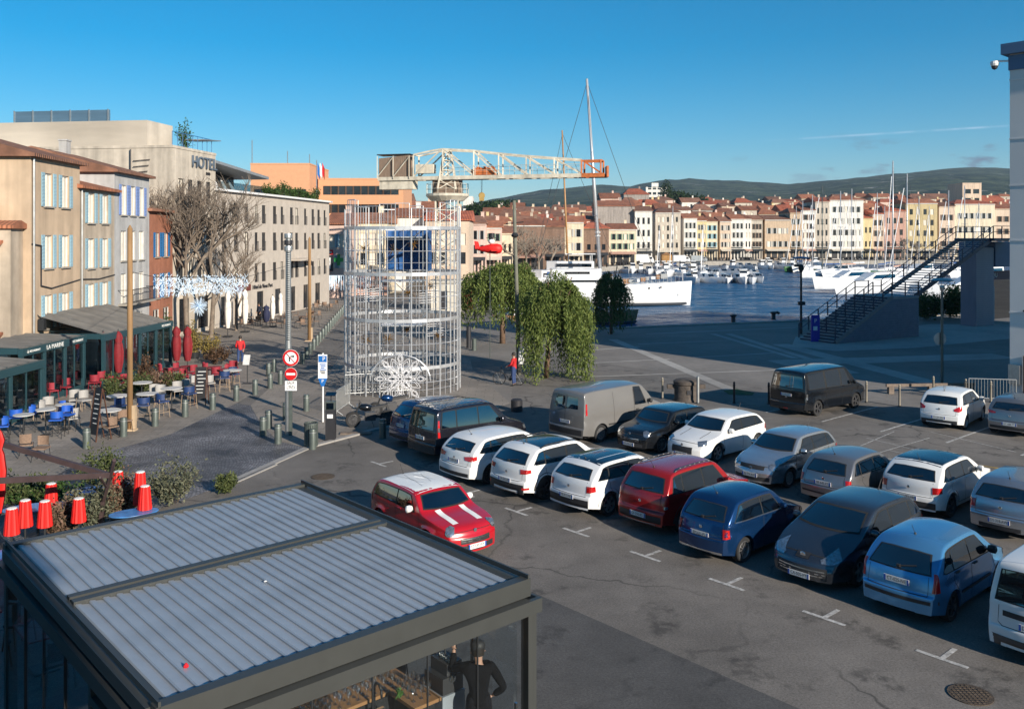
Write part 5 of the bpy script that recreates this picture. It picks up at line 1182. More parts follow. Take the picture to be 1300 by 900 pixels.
for px, py in ((150, 531), (187, 528), (218, 520), (180, 512), (295, 494), (138, 552)): ctab(px, py, 'high round white table between navy stools', .98, .95, grp='high tables by the bollards')
for i, (px, py) in enumerate(((155, 498), (222, 486), (272, 483), (285, 486), (238, 482))): ctab(px, py, 'low dark red cafe table among pink chairs', .74, .8, m_dkred, 'red cafe tables')
# menu boards, easels, pots, plants
def easel(px, py, lab, h=1.6, w=.55, rz=0.0, m=m_ink, tilt=.25):
    t = thing('menu_board', lab, 'board', at(px, py), rz)
    MB().plate([(-w/2, 0, .25), (w/2, 0, .25), (w/2, tilt, h), (-w/2, tilt, h)], .03).build('panel', m, t)
    for s in (-1, 1): MB().bar((s*w/2, -.03, 0), (s*w/2, tilt-.02, h), .04).build('leg', m_wood_d, t); MB().bar((s*w/2, tilt*2.4, 0), (s*w/2, tilt, h*.97), .035).build('leg', m_wood_d, t)
    for k in range(7): bx('chalk_line', m_plate, t, (rnd.uniform(-.05, .05), -.022+tilt*(.12+.11*k), h*(.88-.09*k)) if False else (rnd.uniform(-.05, .05), tilt*((h*(.88-.09*k)-.25)/(h-.25))-.022, h*(.88-.09*k)), (w*rnd.uniform(.4, .75), .006, .03))
easel(118, 560, 'tall dark chalkboard easel beside the wooden pole', 2.0, .5, -.6); easel(254, 515, 'black chalkboard with white writing among the tables', 1.75, .5, .1)
lec = thing('menu_stand', 'slim menu lectern with tilted white display near the pedestrian', 'stand', at(314, 487)); MB().tube((0, 0, 0), (0, 0, 1.15), .025, 8).build('pole', m_dark, lec); bx('foot', m_dark, lec, (0, 0, .015), (.5, .35, .03)); MB().plate([(-.22, -.1, 1.0), (.12, -.1, 1.0), (.12, .15, 1.5), (-.22, .15, 1.5)], .04).build('display', m_marb, lec)
for i, (px, py, r, h, lm, lab) in enumerate(((193, 468, .55, 2.6, lm_box, 'tall bamboo clump by the end of grey awning veranda'), (213, 455, .5, 3.0, lm_box, 'tall bamboo clump at the awning corner post'), (247, 455, .5, 2.3, lm_gold, 'yellow green upright bush behind the red parasols'), (265, 455, .8, 1.6, lm_gold, 'round golden grass bush beside hotel promenade'), (276, 462, .8, 1.0, lm_bronze, 'bronze leaved low bush at terrace end'),
        (145, 508, .6, 1.2, lm_olive, 'olive hedge plant below the red parasol with grey wrap'), (175, 505, .7, 1.2, lm_olive, 'olive hedge plant just past the tall wooden pole'), (205, 500, .8, 1.1, lm_pink, 'reddish hedge plant beside pink chairs'), (222, 500, .7, 1.1, lm_olive, 'olive hedge plant before the pair of red parasols'), (185, 492, .6, 1.5, lm_bronze, 'brown leaved potted plant near veranda glass'), (52, 470, .8, 1.2, lm_box, 'palm-like plant behind the teal veranda roof'), (337, 395, .7, 1.6, lm_box, 'green potted bush by the hotel door'))):
    shrub(lab, at(px, py), r, h, lm, 1500, .06, 40+i)
    tag(MB().lathe([(.28, 0), (.36, .42), (.33, .42), (.3, .36)], 14).build('plant_pot', m_dark, loc=at(px, py)), 'dark round pot holding the ' + lab.split(' by ')[0].split(' at ')[0].split(' behind ')[0].split(' beside ')[0].split(' below ')[0].split(' just ')[0].split(' before ')[0].split(' near ')[0] + [' by the awning', ' at the awning corner', '', '', '', ' under the wrapped parasol', ' past the wooden pole', '', ' before two red parasols', '', '', ' at the hotel'][i], 'pot')
# hotel terrace: brown chairs and tables
for i in range(24):
    px, py = 300+ (i % 12)*9.5 + rnd.uniform(-3, 3), 416 - (i//12)*9 + rnd.uniform(-2, 2)
    cz(px, py, 'rattan', 'brown rattan chair on the hotel terrace', rnd.uniform(0, 6), 'hotel terrace chairs')
for i in range(8): ctab(305+i*13, 412-(i % 2)*6, 'small dark table on the hotel terrace', .74, .7, m_wood_d, 'hotel terrace tables')
for i in range(10): cz(392+i*5 if i < 6 else 405+(i-6)*7, 391+(i % 3)*2.2, 'rattan', 'dark chair outside the corner shop past the hotel', i*1.7, 'chairs past the hotel')
# planter hedge by the veranda
# ================================================================== bollards, signs, poles
m_boll = mat('bollard_green', (.105, .125, .115), .45, .35, var=.2, scale=6, stain=.1); m_galv = mat('galvanised', (.42, .43, .43), .38, .75, var=.15, scale=4); m_blackp = mat('black_paint', (.014, .015, .018), .45, var=.1)
m_pole = mat('raw_timber', (.25, .145, .065), .8, var=.35, scale=4, aniso=(1, 1, .12)); m_signr = mat('sign_red', (.50, .010, .012), .35); m_signw = mat('sign_white', (.74, .74, .74), .35); m_signb = mat('sign_blue', (.015, .13, .42), .35)
bol = MB().lathe([(.135, 0), (.135, .70), (.125, .735), (.06, .745)], 18).mesh('bollard_body', m_boll, smooth=40); bcap = MB().lathe([(.139, .60), (.139, .63)], 18, caps=False).mesh('bollard_ring', m_galv)
def bollard(px, py, lab, s=1.0, grp='steel bollards'):
    o = thing('bollard', lab, 'bollard', at(px, py), 0, grp); o.scale = (s, s, s); inst('shaft', bol, o); inst('ring', bcap, o)
for px, py in ((110, 569), (157, 554), (197, 541), (235, 529), (270, 520), (300, 509), (324, 501), (343, 493)): bollard(px, py, 'squat grey green bollard along the cafe terrace edge')
for px, py in ((334, 553), (353, 563), (341, 544), (397, 570)): bollard(px, py, 'squat grey green bollard where the setts meet the signpost island', grp='bollards round the island')
for px, py in ((363, 533), (389, 522), (341, 478), (348, 472), (356, 488), (486, 556)): bollard(px, py, 'squat bollard standing on the paved island', grp='bollards on the island')
n = 17
for i in range(n):
    f = i/(n-1); a, b = at(384, 462), at(436, 397); p = a.lerp(b, f)
    q = 300 + 8814/p.y; bollard(650+1130*p.x/p.y, q, 'dark green bollard in the long row beside the hotel promenade', grp='bollard row along the promenade')
m_nb = mat('slim_bollard', (.30, .27, .22), .5, .3, var=.2); m_nbd = mat('slim_bollard_dark', (.03, .03, .035), .5, .2)
sb = MB().lathe([(.05, 0), (.05, .82), (.062, .84), (.062, .88), (.04, .90), (.055, .96), (.02, 1.02)], 12).mesh('slim_shaft', m_nb, smooth=40); sbd = MB().lathe([(.05, 0), (.05, .82), (.062, .84), (.062, .88), (.04, .90), (.055, .96), (.02, 1.02)], 12).mesh('slim_shaft_dark', m_nbd, smooth=40)
for px, py, dk in ((932, 512, 1), (976, 513, 1), (701, 540, 1), (1100, 511, 0), (1142, 516, 0), (886, 512, 0), (841, 506, 0), (1226, 508, 0), (1258, 511, 0), (1185, 504, 0)):
    o = thing('post_bollard', 'slim dark iron bollard with knob top by the plaza edge' if dk else 'slim pale steel bollard with knob top behind the back parking row', 'bollard', at(px, py), 0, 'slim bollards'); inst('shaft', sbd if dk else sb, o)
    MB().lathe([(.075, 0), (.07, .05)], 10).build('foot', m_nbd, o)
for px, py, h, lab in ((595, 442, 1.5, 'tall black post beside the pepper tree pavement'), (602, 445, .8, 'short grey post next to a tall black one')): tag(MB().lathe([(.16, 0), (.16, h), (.1, h+.03)], 14).build('post', m_nbd if h > 1 else m_boll, loc=at(px, py), smooth=40), lab, 'post')
tag(MB().lathe([(.35, 0), (.35, .95), (.3, 1.0)], 14).build('litter_bin', m_nbd, loc=at(606, 406), smooth=40), 'dark litter bin on the quay beyond the cage', 'bin')
tag(MB().lathe([(.26, 0), (.26, .5), (.2, .55)], 12).build('stub_post', m_nbd, loc=at(656, 522), smooth=40), 'short dark stub post behind the dark people carrier', 'post')
bn = thing('litter_bin', 'slatted dark green litter bin on the island kerb', 'bin', at(395, 567)); MB().lathe([(.20, .03), (.20, .85)], 18).build('liner', m_nbd, bn)
for k in range(20): bx('slat', m_boll, bn, (math.cos(k*math.pi/10)*.235, math.sin(k*math.pi/10)*.235, .47), (.03, .06, .86), k*math.pi/10)
for zz in (.1, .84): MB().lathe([(.262, zz), (.262, zz+.04), (.25, zz+.04), (.25, zz)], 20, caps=False).build('hoop', m_boll, bn)
# wooden poles
for px, py, h, lab in ((165, 546, 8.1, 'tall raw timber pole planted at the cafe terrace edge'), (393, 433, 7.6, 'tall raw timber pole at the bollard row before the hotel')):
    t = thing('timber_pole', lab, 'pole', at(px, py)); MB().tube((0, 0, 0), (.0, 0, h), .115 if px < 200 else .15, 12, .10).build('pole', m_pole, t, smooth=True); MB().tube((0, 0, h), (0, 0, h+.15), .10, 10, .02).build('tip', m_pole, t)
    MB().box((.16, .02, .5), (.12, .2, 1.0)).box((.0, -.1, .04), (.6, .35, .06)).build('wedge', mat('pale_timber', (.46, .34, .22), .8, var=.2), t)
# lamp mast with traffic signs
ms = thing('lamp_mast', 'tall brushed steel mast with perforated face carrying round road signs', 'mast', at(366, 552))
MB().tube((0, 0, 0), (0, 0, 3.6), .125, 16).tube((0, 0, 3.6), (0, 0, 7.9), .115, 16, .105).build('column', m_galv, ms, smooth=40)
MB().bar((.115, -.10, .02), (.115, -.10, 3.4), .12, .10).build('cable_duct', m_boll, ms)
for k in range(42): bx('slot', m_nbd, ms, (0.02, -.108, 3.75+k*.085), (.11, .03, .035))
for k in range(3): MB().lathe([(.15, 7.2+.25*k), (.16, 7.25+.25*k), (.16, 7.36+.25*k), (.15, 7.4+.25*k)], 14).build('lamp_head', m_galv if k != 1 else m_nbd, ms)
def disc(nm, m, par, c, r, th=.02, n=32):
    k = MB().lathe([(r, -th/2), (r, th/2)], n).build(nm, m, par, loc=c); k.rotation_euler = (R(90), 0, 0); return k
FY = -.19
s1 = thing('road_sign', 'round white sign with red ring and crossed right-turn arrow', 'sign', ms.location + Vector((.15, FY, 3.05))); disc('rim', m_signw, s1, (0, 0, 0), .325, .016); disc('red_ring', m_signr, s1, (0, -.012, 0), .315, .02); disc('face', m_signw, s1, (0, -.016, 0), .235, .02)
MB().box((-.05, -.03, -.06), (.045, .008, .16)).bar((-.05, -.03, .02), (.0, -.03, .06), .05, .008).box((.04, -.03, .06), (.09, .008, .045)).add([(.08, -.033, .0), (.15, -.033, .06), (.08, -.033, .12)], [(0, 1, 2)]).build('arrow', m_ink, s1)
MB().bar((-.16, -.036, .18), (.16, -.036, -.18), .05, .008).build('red_bar', m_signr, s1)
s2 = thing('road_sign', 'round red no-entry sign with white bar', 'sign', ms.location + Vector((.15, FY, 2.42))); disc('rim', m_signw, s2, (0, 0, 0), .245, .016); disc('face', m_signr, s2, (0, -.012, 0), .235, .02); bx('bar', m_signw, s2, (0, -.026, 0), (.34, .008, .085))
s3 = thing('road_sign', 'square white plate with bicycle symbol below the no-entry sign', 'sign', ms.location + Vector((.15, FY, 1.96))); bx('plate', m_signw, s3, (0, 0, 0), (.46, .016, .38)); text('SAUF', .13, m_ink, s3, (0, -.014, .11), (0, -1), .002)
mb = MB()
for sx in (-.09, .09):
    for k in range(14): mb.bar((sx+.06*math.cos(k*.449), -.014, -.07+.06*math.sin(k*.449)), (sx+.06*math.cos((k+1)*.449), -.014, -.07+.06*math.sin((k+1)*.449)), .012, .006)
mb.bar((-.09, -.014, -.07), (-.03, -.014, .02), .012, .006).bar((-.03, -.014, .02), (.05, -.014, .02), .012, .006).bar((.05, -.014, .02), (.09, -.014, -.07), .012, .006).bar((-.03, -.014, .02), (.0, -.014, -.07), .012, .006); mb.build('bicycle_symbol', m_ink, s3)
for zz in (3.05, 2.42, 1.96): MB().box((.03, -.09, zz), (.3, .2, .03)).build('bracket', m_galv, ms)
# pay and display sign and machine
ps = thing('parking_sign', 'slim white and blue parking sign on a white post beside pay machine', 'sign', at(410, 536)); MB().tube((0, 0, 0), (0, 0, 2.9), .035, 8).build('post', m_signw, ps)
MB().box((0, -.05, 2.35), (.38, .03, 1.0)).build('panel', m_signw, ps); MB().plate([(-.19, -.05, 1.85), (.19, -.05, 1.85), (.06, -.05, 1.52), (-.06, -.05, 1.52)], .03).build('point', m_signb, ps); MB().box((0, -.07, 2.66), (.34, .012, .26)).build('blue_field', m_signb, ps)
text('P', .24, m_signw, ps, (.05, -.082, 2.66), (0, -1), .003); [bx('print_line', m_signb if k < 4 else m_ink, ps, (.02*(k % 2), -.068, 2.44-.075*k), (.26-.05*(k % 3), .008, .04)) for k in range(6)]; text('P', .2, m_signw, ps, (0, -.07, 1.73), (0, -1), .003)
pm_ = thing('pay_machine', 'dark upright parking ticket machine with sloped screen head', 'machine', at(420, 559)); bx('cabinet', m_nbd, pm_, (0, 0, .6), (.36, .30, 1.2)); MB().prism([(-.18, -.15), (.18, -.15), (.18, .15), (-.18, .15)], 1.202, 1.5).build('head', m_boll, pm_); MB().plate([(-.14, -.165, 1.22), (.14, -.165, 1.22), (.14, -.155, 1.46), (-.14, -.155, 1.46)], .012).build('screen', m_cglass, pm_); bx('pay_label', m_signw, pm_, (0, -.158, .95), (.22, .012, .15)); MB().plate([(-.2, -.1, 1.72), (.2, -.1, 1.72), (.2, .14, 1.82), (-.2, .14, 1.82)], .02).build('solar_panel', m_cglass, pm_); MB().tube((0, .05, 1.5), (0, .03, 1.78), .02, 6).build('solar_stem', m_nbd, pm_)
# crowd barriers
def barrier(p, q, lab, h=1.1, m=m_galv, gap=.13):
    p, q = Vector(p), Vector(q); t = thing('crowd_barrier', lab, 'barrier', p); d = q-p; L_ = d.length; t.rotation_euler = (0, 0, math.atan2(d.y, d.x))
    MB().path([(0, 0, .1), (0, 0, h), (L_, 0, h), (L_, 0, .1)], .021, 8).tube((0, 0, .2), (L_, 0, .2), .018, 8).build('frame', m, t)
    k = int(L_/gap)
    for i in range(1, k): MB().tube((L_*i/k, 0, .2), (L_*i/k, 0, h), .011, 6).build('upright', m, t)
    for x in (.15, L_-.15): MB().path([(x, -.25, 0), (x, 0, .18), (x, .25, 0)], .016, 6).build('foot', m, t)
barrier(at(427, 528), at(444, 516), 'pale crowd barrier leaning towards the metal cage'); barrier(at(1230, 510), at(1290, 512), 'crowd barrier by the concrete tower')
for i in range(3): barrier(at(438+i*2, 505-i*4), at(520-i*4, 500-i*3), ['first barrier inside the cage base', 'second crowd barrier inside cage base, set behind the first', 'third crowd barrier deep inside the cage base'][i])
# wooden rail behind the parked white hatchback and the stone bollard
wr = thing('low_rail', 'low weathered wooden rail between slim bollards', 'rail', at(1125, 500)); m_oldw = mat('weathered_wood', (.16, .125, .10), .85, var=.3, scale=5)
MB().bar((0, 0, .42), (4.6, .4, .42), .12, .14).build('rail', m_oldw, wr)
for f in (.05, .5, .95): MB().box((4.6*f, .4*f, .18), (.25, .25, .34)).build('support', m_oldw, wr)
st = thing('mooring_drum', 'squat old iron mooring drum with side lugs on the plaza', 'capstan', at(871, 508)); m_old = mat('old_iron', (.085, .07, .06), .85, .2, var=.4, scale=5, bump=.5, bscale=18)
MB().lathe([(.62, 0), (.60, .06), (.56, .12), (.55, .75), (.60, .80), (.60, .92), (.45, 1.0)], 24).build('drum', m_old, st, smooth=40)
for s in (-1, 1): MB().box((s*.72, 0, .66), (.36, .22, .2)).build('lug', m_old, st)
bx('plug', m_nbd, st, (.05, -.54, .45), (.22, .08, .2))
tag(MB().lathe([(.07, 0), (.07, 1.25), (.02, 1.28)], 12).build('steel_post', m_galv, loc=at(886, 512)), 'plain steel post in front of the old mooring drum', 'post')
for px, py, lab in ((931, 410, 'black iron mooring bollard on the quay edge'), (982, 406, 'black hooked mooring bollard on the quay edge')):
    t = thing('mooring_bollard', lab, 'bollard', at(px, py)); MB().lathe([(.28, 0), (.2, .1), (.19, .55), (.3, .62), (.3, .72), (.1, .78)], 16).build('body', m_nbd, t, smooth=50)
    if px > 950: MB().tube((0, 0, .62), (.42, 0, .7), .13, 10).tube((.42, 0, .7), (.52, 0, .55), .13, 10).build('horn', m_nbd, t, smooth=50)
# lamps on the right
lp = thing('street_lamp', 'black harbour lamp post with wide flat blue reflector', 'lamp', at(1017, 424)); MB().tube((0, 0, 0), (0, 0, 4.9), .10, 12, .08).build('post', m_nbd, lp, smooth=40); MB().lathe([(.08, 4.9), (.22, 5.2), (.18, 5.5), (.05, 5.55)], 12).build('lantern', m_nbd, lp, smooth=40)
MB().lathe([(.62, 6.0), (.66, 6.05), (.4, 6.14), (.05, 6.18)], 20).build('reflector', mat('reflector_blue', (.05, .11, .25), .4, .2), lp, smooth=50)
for a in range(3): MB().tube((.2*math.cos(a*2.09), .2*math.sin(a*2.09), 5.2), (.6*math.cos(a*2.09), .6*math.sin(a*2.09), 6.0), .018, 6).build('stay', m_nbd, lp)
bx('floodlight', m_nbd, lp, (-.35, 0, 5.45), (.35, .25, .2)); bx('box', m_nbd, lp, (.0, -.1, 2.45), (.55, .2, .28))
l2 = thing('street_lamp', 'grey street lamp with shallow dish head behind the white hatchback', 'lamp', at(1196, 490)); MB().tube((0, 0, 0), (0, 0, 4.9), .075, 12, .06).build('post', m_boll, l2, smooth=40); MB().lathe([(.06, 4.9), (.13, 5.15), (.11, 5.25)], 12).build('neck', m_galv, l2); MB().lathe([(.50, 5.46), (.58, 5.50), (.40, 5.58), (.05, 5.62)], 20).build('dish', m_galv, l2, smooth=50)
for a in range(3): MB().tube((.12*math.cos(a*2.09), .12*math.sin(a*2.09), 5.2), (.48*math.cos(a*2.09), .48*math.sin(a*2.09), 5.5), .012, 6).build('stay', m_galv, l2)
disc('sign_back', m_galv, l2, (-.06, .1, 2.45), .33); 
tp = thing('parking_totem', 'blue parking totem with white lettering at the stair foot', 'sign', at(1035, 434)); m_tot = mat('totem_blue', (.02, .025, .35), .4)
bx('panel', m_tot, tp, (0, 0, 1.0), (.62, .14, 1.96)); text('P', .42, m_signw, tp, (0, -.075, 1.55), (0, -1), .004); bx('notice', m_signw, tp, (-.02, -.078, 1.0), (.3, .012, .3)); bx('foot', m_dark, tp, (0, 0, .01), (.7, .3, .03))
# motorbikes by the cage
def motorbike(label, loc, rz, tint):
    t = thing('motorbike', label, 'motorbike', loc, rz); ty, rm, spk, bk = wheel_mesh('multi_dark')
    for x in (-.70, .70): w = inst('wheel', ty, t, (x, 0, .31), scale=(.31, .17, .31)); inst('rim', rm, w); inst('spokes', spk, w)
    MB().tube((.70, 0, .31), (.42, 0, .98), .035, 8).build('fork', m_dark, t); MB().tube((.42, -.34, 1.02), (.40, .34, 1.02), .014, 6).build('handlebar', m_dark, t)
    MB().box((0, 0, .42), (.42, .26, .34)).lathe([(.13, -.16), (.13, .16)], 14, (.02, 0, .40), axis='y').build('engine', m_rimd, t)
    b = MB().lathe([(.03, -.30), (.13, -.2), (.16, .0), (.13, .2), (.03, .30)], 12).build('tank', tint, t, smooth=True, loc=(.18, 0, .78)); b.rotation_euler = (0, R(82), 0)
    MB().plate([(.02, -.12, .74), (.02, .12, .74), (-.72, .10, .84), (-.72, -.10, .84)], .10).build('seat', m_blk, t); MB().bar((-.1, 0, .45), (-.70, 0, .31), .05, .08).build('swing_arm', m_dark, t); MB().tube((.1, -.14, .26), (-.75, -.16, .42), .05, 8).build('exhaust', m_chr, t)
    k = MB().lathe([(.02, -.05), (.09, 0), (.085, .04)], 12).build('headlamp', m_clear, t, loc=(.52, 0, .86)); k.rotation_euler = (0, R(90), 0)
    for x in (-.70, .70): MB().add([(x+.34*math.cos(q), y, .31+.34*math.sin(q)) for q in [i*.35+.5 for i in range(7)] for y in (-.06, .06)], [(2*i, 2*i+1, 2*i+3, 2*i+2) for i in range(6)]).build('mudguard', m_blk, t)
    MB().tube((-.05, .1, .25), (-.12, .3, .02), .012, 6).build('side_stand', m_dark, t)
motorbike('black motorbike facing the island kerb beside the dark blue family car', at(470, 541), R(196), P_black); motorbike('dark motorbike behind the flower grille near the dark people carrier', at(497, 528), R(200), P_dblue)
tag(MB().box((0, 0, .04), (1.2, .35, .06)).build('plank', m_oldw, loc=at(452, 551)), 'old plank lying flat on the island pavement', 'plank')
# people outdoors
m_redj = mat('red_jacket', (.45, .012, .015), .75, var=.15); m_jean = mat('jeans', (.025, .05, .14), .8, var=.15); m_navyc = mat('navy_cloth2', (.012, .016, .035), .8)
person('pedestrian in red jacket and blue jeans walking on the promenade', at(305, 463), R(15), pose(kne_r=(.11, .12, .50), ank_r=(.11, .16, .10), kne_l=(-.11, -.04, .50), ank_l=(-.11, -.26, .14), wri_r=(.2, -.10, .92), wri_l=(-.2, .26, .98)), m_redj, m_jean)
bkp = at(650, 489)
bk_ = thing('bicycle', 'dark bicycle held by the person in red jacket under the pepper tree', 'bicycle', bkp + Vector((-.15, .1, 0)), R(170))
for x in (-.53, .53):
    mb = MB()
    for k in range(24): mb.tube((x+.33*math.cos(k*.2618), 0, .34+.33*math.sin(k*.2618)), (x+.33*math.cos((k+1)*.2618), 0, .34+.33*math.sin((k+1)*.2618)), .022, 6)
    w = mb.build('wheel', m_tyre, bk_); sp_ = MB()
    for k in range(12): sp_.tube((x, 0, .34), (x+.32*math.cos(k*.5236), 0, .34+.32*math.sin(k*.5236)), .004, 4)
    sp_.build('spokes', m_galv, w)
MB().path([(-.53, 0, .34), (-.05, 0, .30), (.42, 0, .78), (-.18, 0, .80), (-.05, 0, .30)], .018, 6).tube((-.53, 0, .34), (-.18, 0, .80), .014, 6).tube((.53, 0, .34), (.40, 0, .95), .018, 6).build('frame', m_dark, bk_); MB().box((-.2, 0, .92), (.26, .14, .06)).tube((-.18, 0, .8), (-.2, 0, .92), .014, 6).build('saddle', m_blk, bk_); MB().tube((.38, -.28, .98), (.38, .28, .98), .013, 6).build('handlebar', m_dark, bk_); MB().lathe([(.09, -.01), (.09, .01)], 14, (-.05, 0, .30), axis='y').build('chainset', m_dark, bk_)
person('person in red jacket and dark jeans standing with a bicycle by the pepper tree', bkp + Vector((.1, -.25, 0)), R(70), pose(wri_l=(-.12, .32, 1.02), wri_r=(.12, .32, 1.02), elb_l=(-.24, .08, 1.14), elb_r=(.24, .08, 1.14)), m_redj, m_jean)
for px, py, lab, m in ((583, 395, 'dark clad person standing by the crane plinth, nearer the cage', m_navyc), (588, 395, 'dark clad person standing by the rusty panel at the crane foot', m_trou)): person(lab, at(px, py), R(200), pose(), m, m_trou)
person('seated-area visitor in dark coat standing among hotel terrace tables', at(329, 409), R(150), pose(), m_navyc, m_trou)
# ================================================================== scaffold cage (festive tower)
CX, CY, CR = -5.62, 45.8, 2.95
cg = thing('scaffold_cage', 'tall round cage of galvanised scaffold panels with a white flower grille', 'scaffold', (CX, CY, 0))
m_gal2 = mat('bright_galvanised', (.60, .61, .63), .36, .6, var=.15, scale=5)
NS = 24
levels = [0.0, 1.4, 3.7, 5.95, 8.2]
def cp(k, z, r=CR): a = 2*math.pi*k/NS; return Vector((math.cos(a)*r, math.sin(a)*r, z))
for z in levels[1:]:                                   # flat rings
    mb = MB()
    for k in range(NS): mb.bar(cp(k, z), cp(k+1, z), .06, .16)
    mb.build('ring', m_gal2, cg)
for k in range(NS):
    MB().tube(cp(k, 0), cp(k, 8.25), .038, 6).build('upright', m_gal2, cg)
thin = MB(); mesh_b = MB()
for li in range(4):
    z0, z1 = levels[li], levels[li+1]
    for k in range(NS):
        for f in (.5,):
            a, b = cp(k, 0), cp(k+1, 0); p = a.lerp(b, f); mesh_b.tube(p + Vector((0, 0, z0)), p + Vector((0, 0, z1)), .015, 4, caps=False)
        for j in range(1, 4):
            z = z0 + (z1-z0)*j/4; mesh_b.tube(cp(k, z), cp(k+1, z), .018 if j == 2 else .011, 4, caps=False)
tag(mesh_b.build('mesh_wires', m_gal2, cg), kind='stuff')
for k in range(NS):                                    # uneven top panels
    h = (1.0, 1.35, 1.2, .9, 1.45, 1.1)[(k*5+k//4) % 6]; a, b = cp(k, 8.25), cp(k+1, 8.25)
    if k % 5 == 3: continue
    mb = MB().path([a, a + Vector((0, 0, h)), b + Vector((0, 0, h)), b], .02, 5)
    for f in (.25, .5, .75): q = a.lerp(b, f); mb.tube(q, q + Vector((0, 0, h)), .008, 4, caps=False)
    mb.build('top_panel', m_gal2, cg)
# inner scaffold: standards, ledgers, braces, decks, blue tarp, ornaments
for x in (-1.15, 1.15):
    for y in (-1.15, 1.15): MB().tube((x, y, 0), (x, y, 8.2), .03, 6).build('inner_standard', m_galv, cg)
for z in levels[1:]:
    for (p, q) in (((-1.15, -1.15), (1.15, -1.15)), ((1.15, -1.15), (1.15, 1.15)), ((1.15, 1.15), (-1.15, 1.15)), ((-1.15, 1.15), (-1.15, -1.15))): MB().tube((*p, z), (*q, z), .025, 6).build('ledger', m_galv, cg)
    bx('deck', m_gal2, cg, (0, .2, z-.45), (2.2, 1.6, .06))
for li in range(1, 4):
    z0, z1 = levels[li], levels[li+1]
    MB().tube((-1.15, -1.16, z0), (1.15, -1.16, z1), .02, 5).build('brace', m_galv, cg); MB().tube((1.16, -1.15, z0), (1.16, 1.15, z1), .02, 5).build('brace', m_galv, cg); MB().tube((1.15, 1.16, z0), (-1.15, 1.16, z1), .02, 5).build('brace', m_galv, cg)
m_tarp = mat('blue_tarp', (.012, .075, .23), .6, var=.5, scale=3); rows = [[(-1.0+2.4*i/12, 1.0+.06*math.sin(i*1.7+j), 6.05+2.05*j/6) for i in range(13)] for j in range(7)]
MB().grid(rows).build('blue_tarpaulin', m_tarp, cg, smooth=True); MB().grid([[(1.4, 1.0-1.9*i/8, z) for i in range(9)] for z in (6.05, 8.1)]).build('blue_tarpaulin', m_tarp, cg)
m_gold = mat('gold_tinsel', (.22, .12, .03), .45, .5, var=.4, scale=20); m_ornw = mat('white_rope', (.74, .74, .76), .6)
rg = random.Random(3)
for i, (x, y, z) in enumerate(((-.3, -1.5, 7.1), (.7, -1.2, 7.4), (-1.9, -.5, 7.2), (.5, -1.6, 5.0), (-1.7, -1.2, 2.6), (-.5, -1.7, 2.7), (1.9, -1.1, 2.8), (1.3, .8, 5.2), (-1.6, .6, 5.0), (.2, 0, 3.0))):
    mb = MB()
    for k in range(26):
        d = Vector((rg.gauss(0, 1), rg.gauss(0, 1), rg.gauss(0, 1))).normalized(); mb.tube((0, 0, 0), d*rg.uniform(.22, .42), .018, 4, .006)
    mb.build('gold_star', m_gold, cg, loc=(x, y, z))
for i, (x, y, z) in enumerate(((-1.2, -2.0, 4.6), (1.5, -1.8, 4.5), (-1.9, .2, 4.4), (1.6, .6, 2.6))):
    mb = MB()
    for k in range(6): mb.bar((-.45, 0, .0+.12*k), (.45, .1, .05+.12*k), .02)
    mb.build('light_panel', m_ornw, cg, loc=(x, y, z))
fl = MB(); fc = Vector((.25, -CR-.12, .95))             # big flower grille, slightly curved in front
for ring, (ri, ro, wd, npet) in enumerate(((.06, .72, .13, 8), (.30, 1.05, .22, 8), (.70, 1.25, .13, 8))):
    for k in range(npet):
        a = 2*math.pi*(k + .5*(ring % 2))/npet; d, s = Vector((math.cos(a), 0, math.sin(a))), Vector((-math.sin(a), 0, math.cos(a)))
        for inset in (1.0, .62):
            pts = []
            for j in range(11):
                t = j/10; rr = ri+(ro-ri)*(.5+(t-.5)*inset*1.0); w = wd*inset*(1-abs(2*t-1))**.75; pts.append((rr, w))
            L_ = [fc + d*r_ + s*w_ for r_, w_ in pts]; R__ = [fc + d*r_ - s*w_ for r_, w_ in pts]; fl.path(L_, .012, 4); fl.path(R__, .012, 4)
fl.v = [(x, y, z) for x, y, z in fl.v if True]; fl.v = [(x, y, max(.03, z)) for x, y, z in fl.v]
fl.build('flower_grille', m_ornw, cg)
arc = MB().path([fc + Vector((math.cos(R(t))*1.45, .05, math.sin(R(t))*1.25 - .1)) for t in range(0, 181, 12)], .03, 6); arc.build('grille_arch', m_gal2, cg)
# ================================================================== historic dock crane
m_crw = mat('crane_cream', (.62, .565, .46), .6, var=.16, scale=2, streak=.3, stain=.12); m_cro = mat('crane_orange', (.46, .13, .035), .6, var=.3, scale=3); m_plank = mat('crane_planks', (.21, .15, .11), .85, var=.35, scale=5, aniso=(6, 6, .3)); m_hook = mat('hook_yellow', (.34, .22, .06), .6)
cr = thing('dock_crane', 'old cream hammerhead dock crane with plank counterweight cabin and orange tip', 'crane', at(577, 394) )
co = cr.location.copy(); YC = co.y
PL, PR = far(484, 229, 95.5) - co, far(769, 222, 89.0) - co; zc = (PL.z+PR.z)/2; PL.z = PR.z = zc
jd = (PR-PL); JL = jd.length; jd.normalize(); js = Vector((-jd.y, jd.x, 0))*.8
def jp(f, h, s): return PL + jd*(JL*f) + Vector((0, 0, h)) + js*s
def toph(f):                                           # height of the top chord over the bottom chord
    return lerp_tab([(0, 2.3), (.16, 2.45), (.25, 2.85), (.30, 3.0), (.44, 2.75), (.55, 2.4), (.68, 2.05), (.79, 1.8), (.91, 1.55), (1, 1.5)], f)
nodes = [.165, .30, .44, .55, .67, .79, .905, .985]
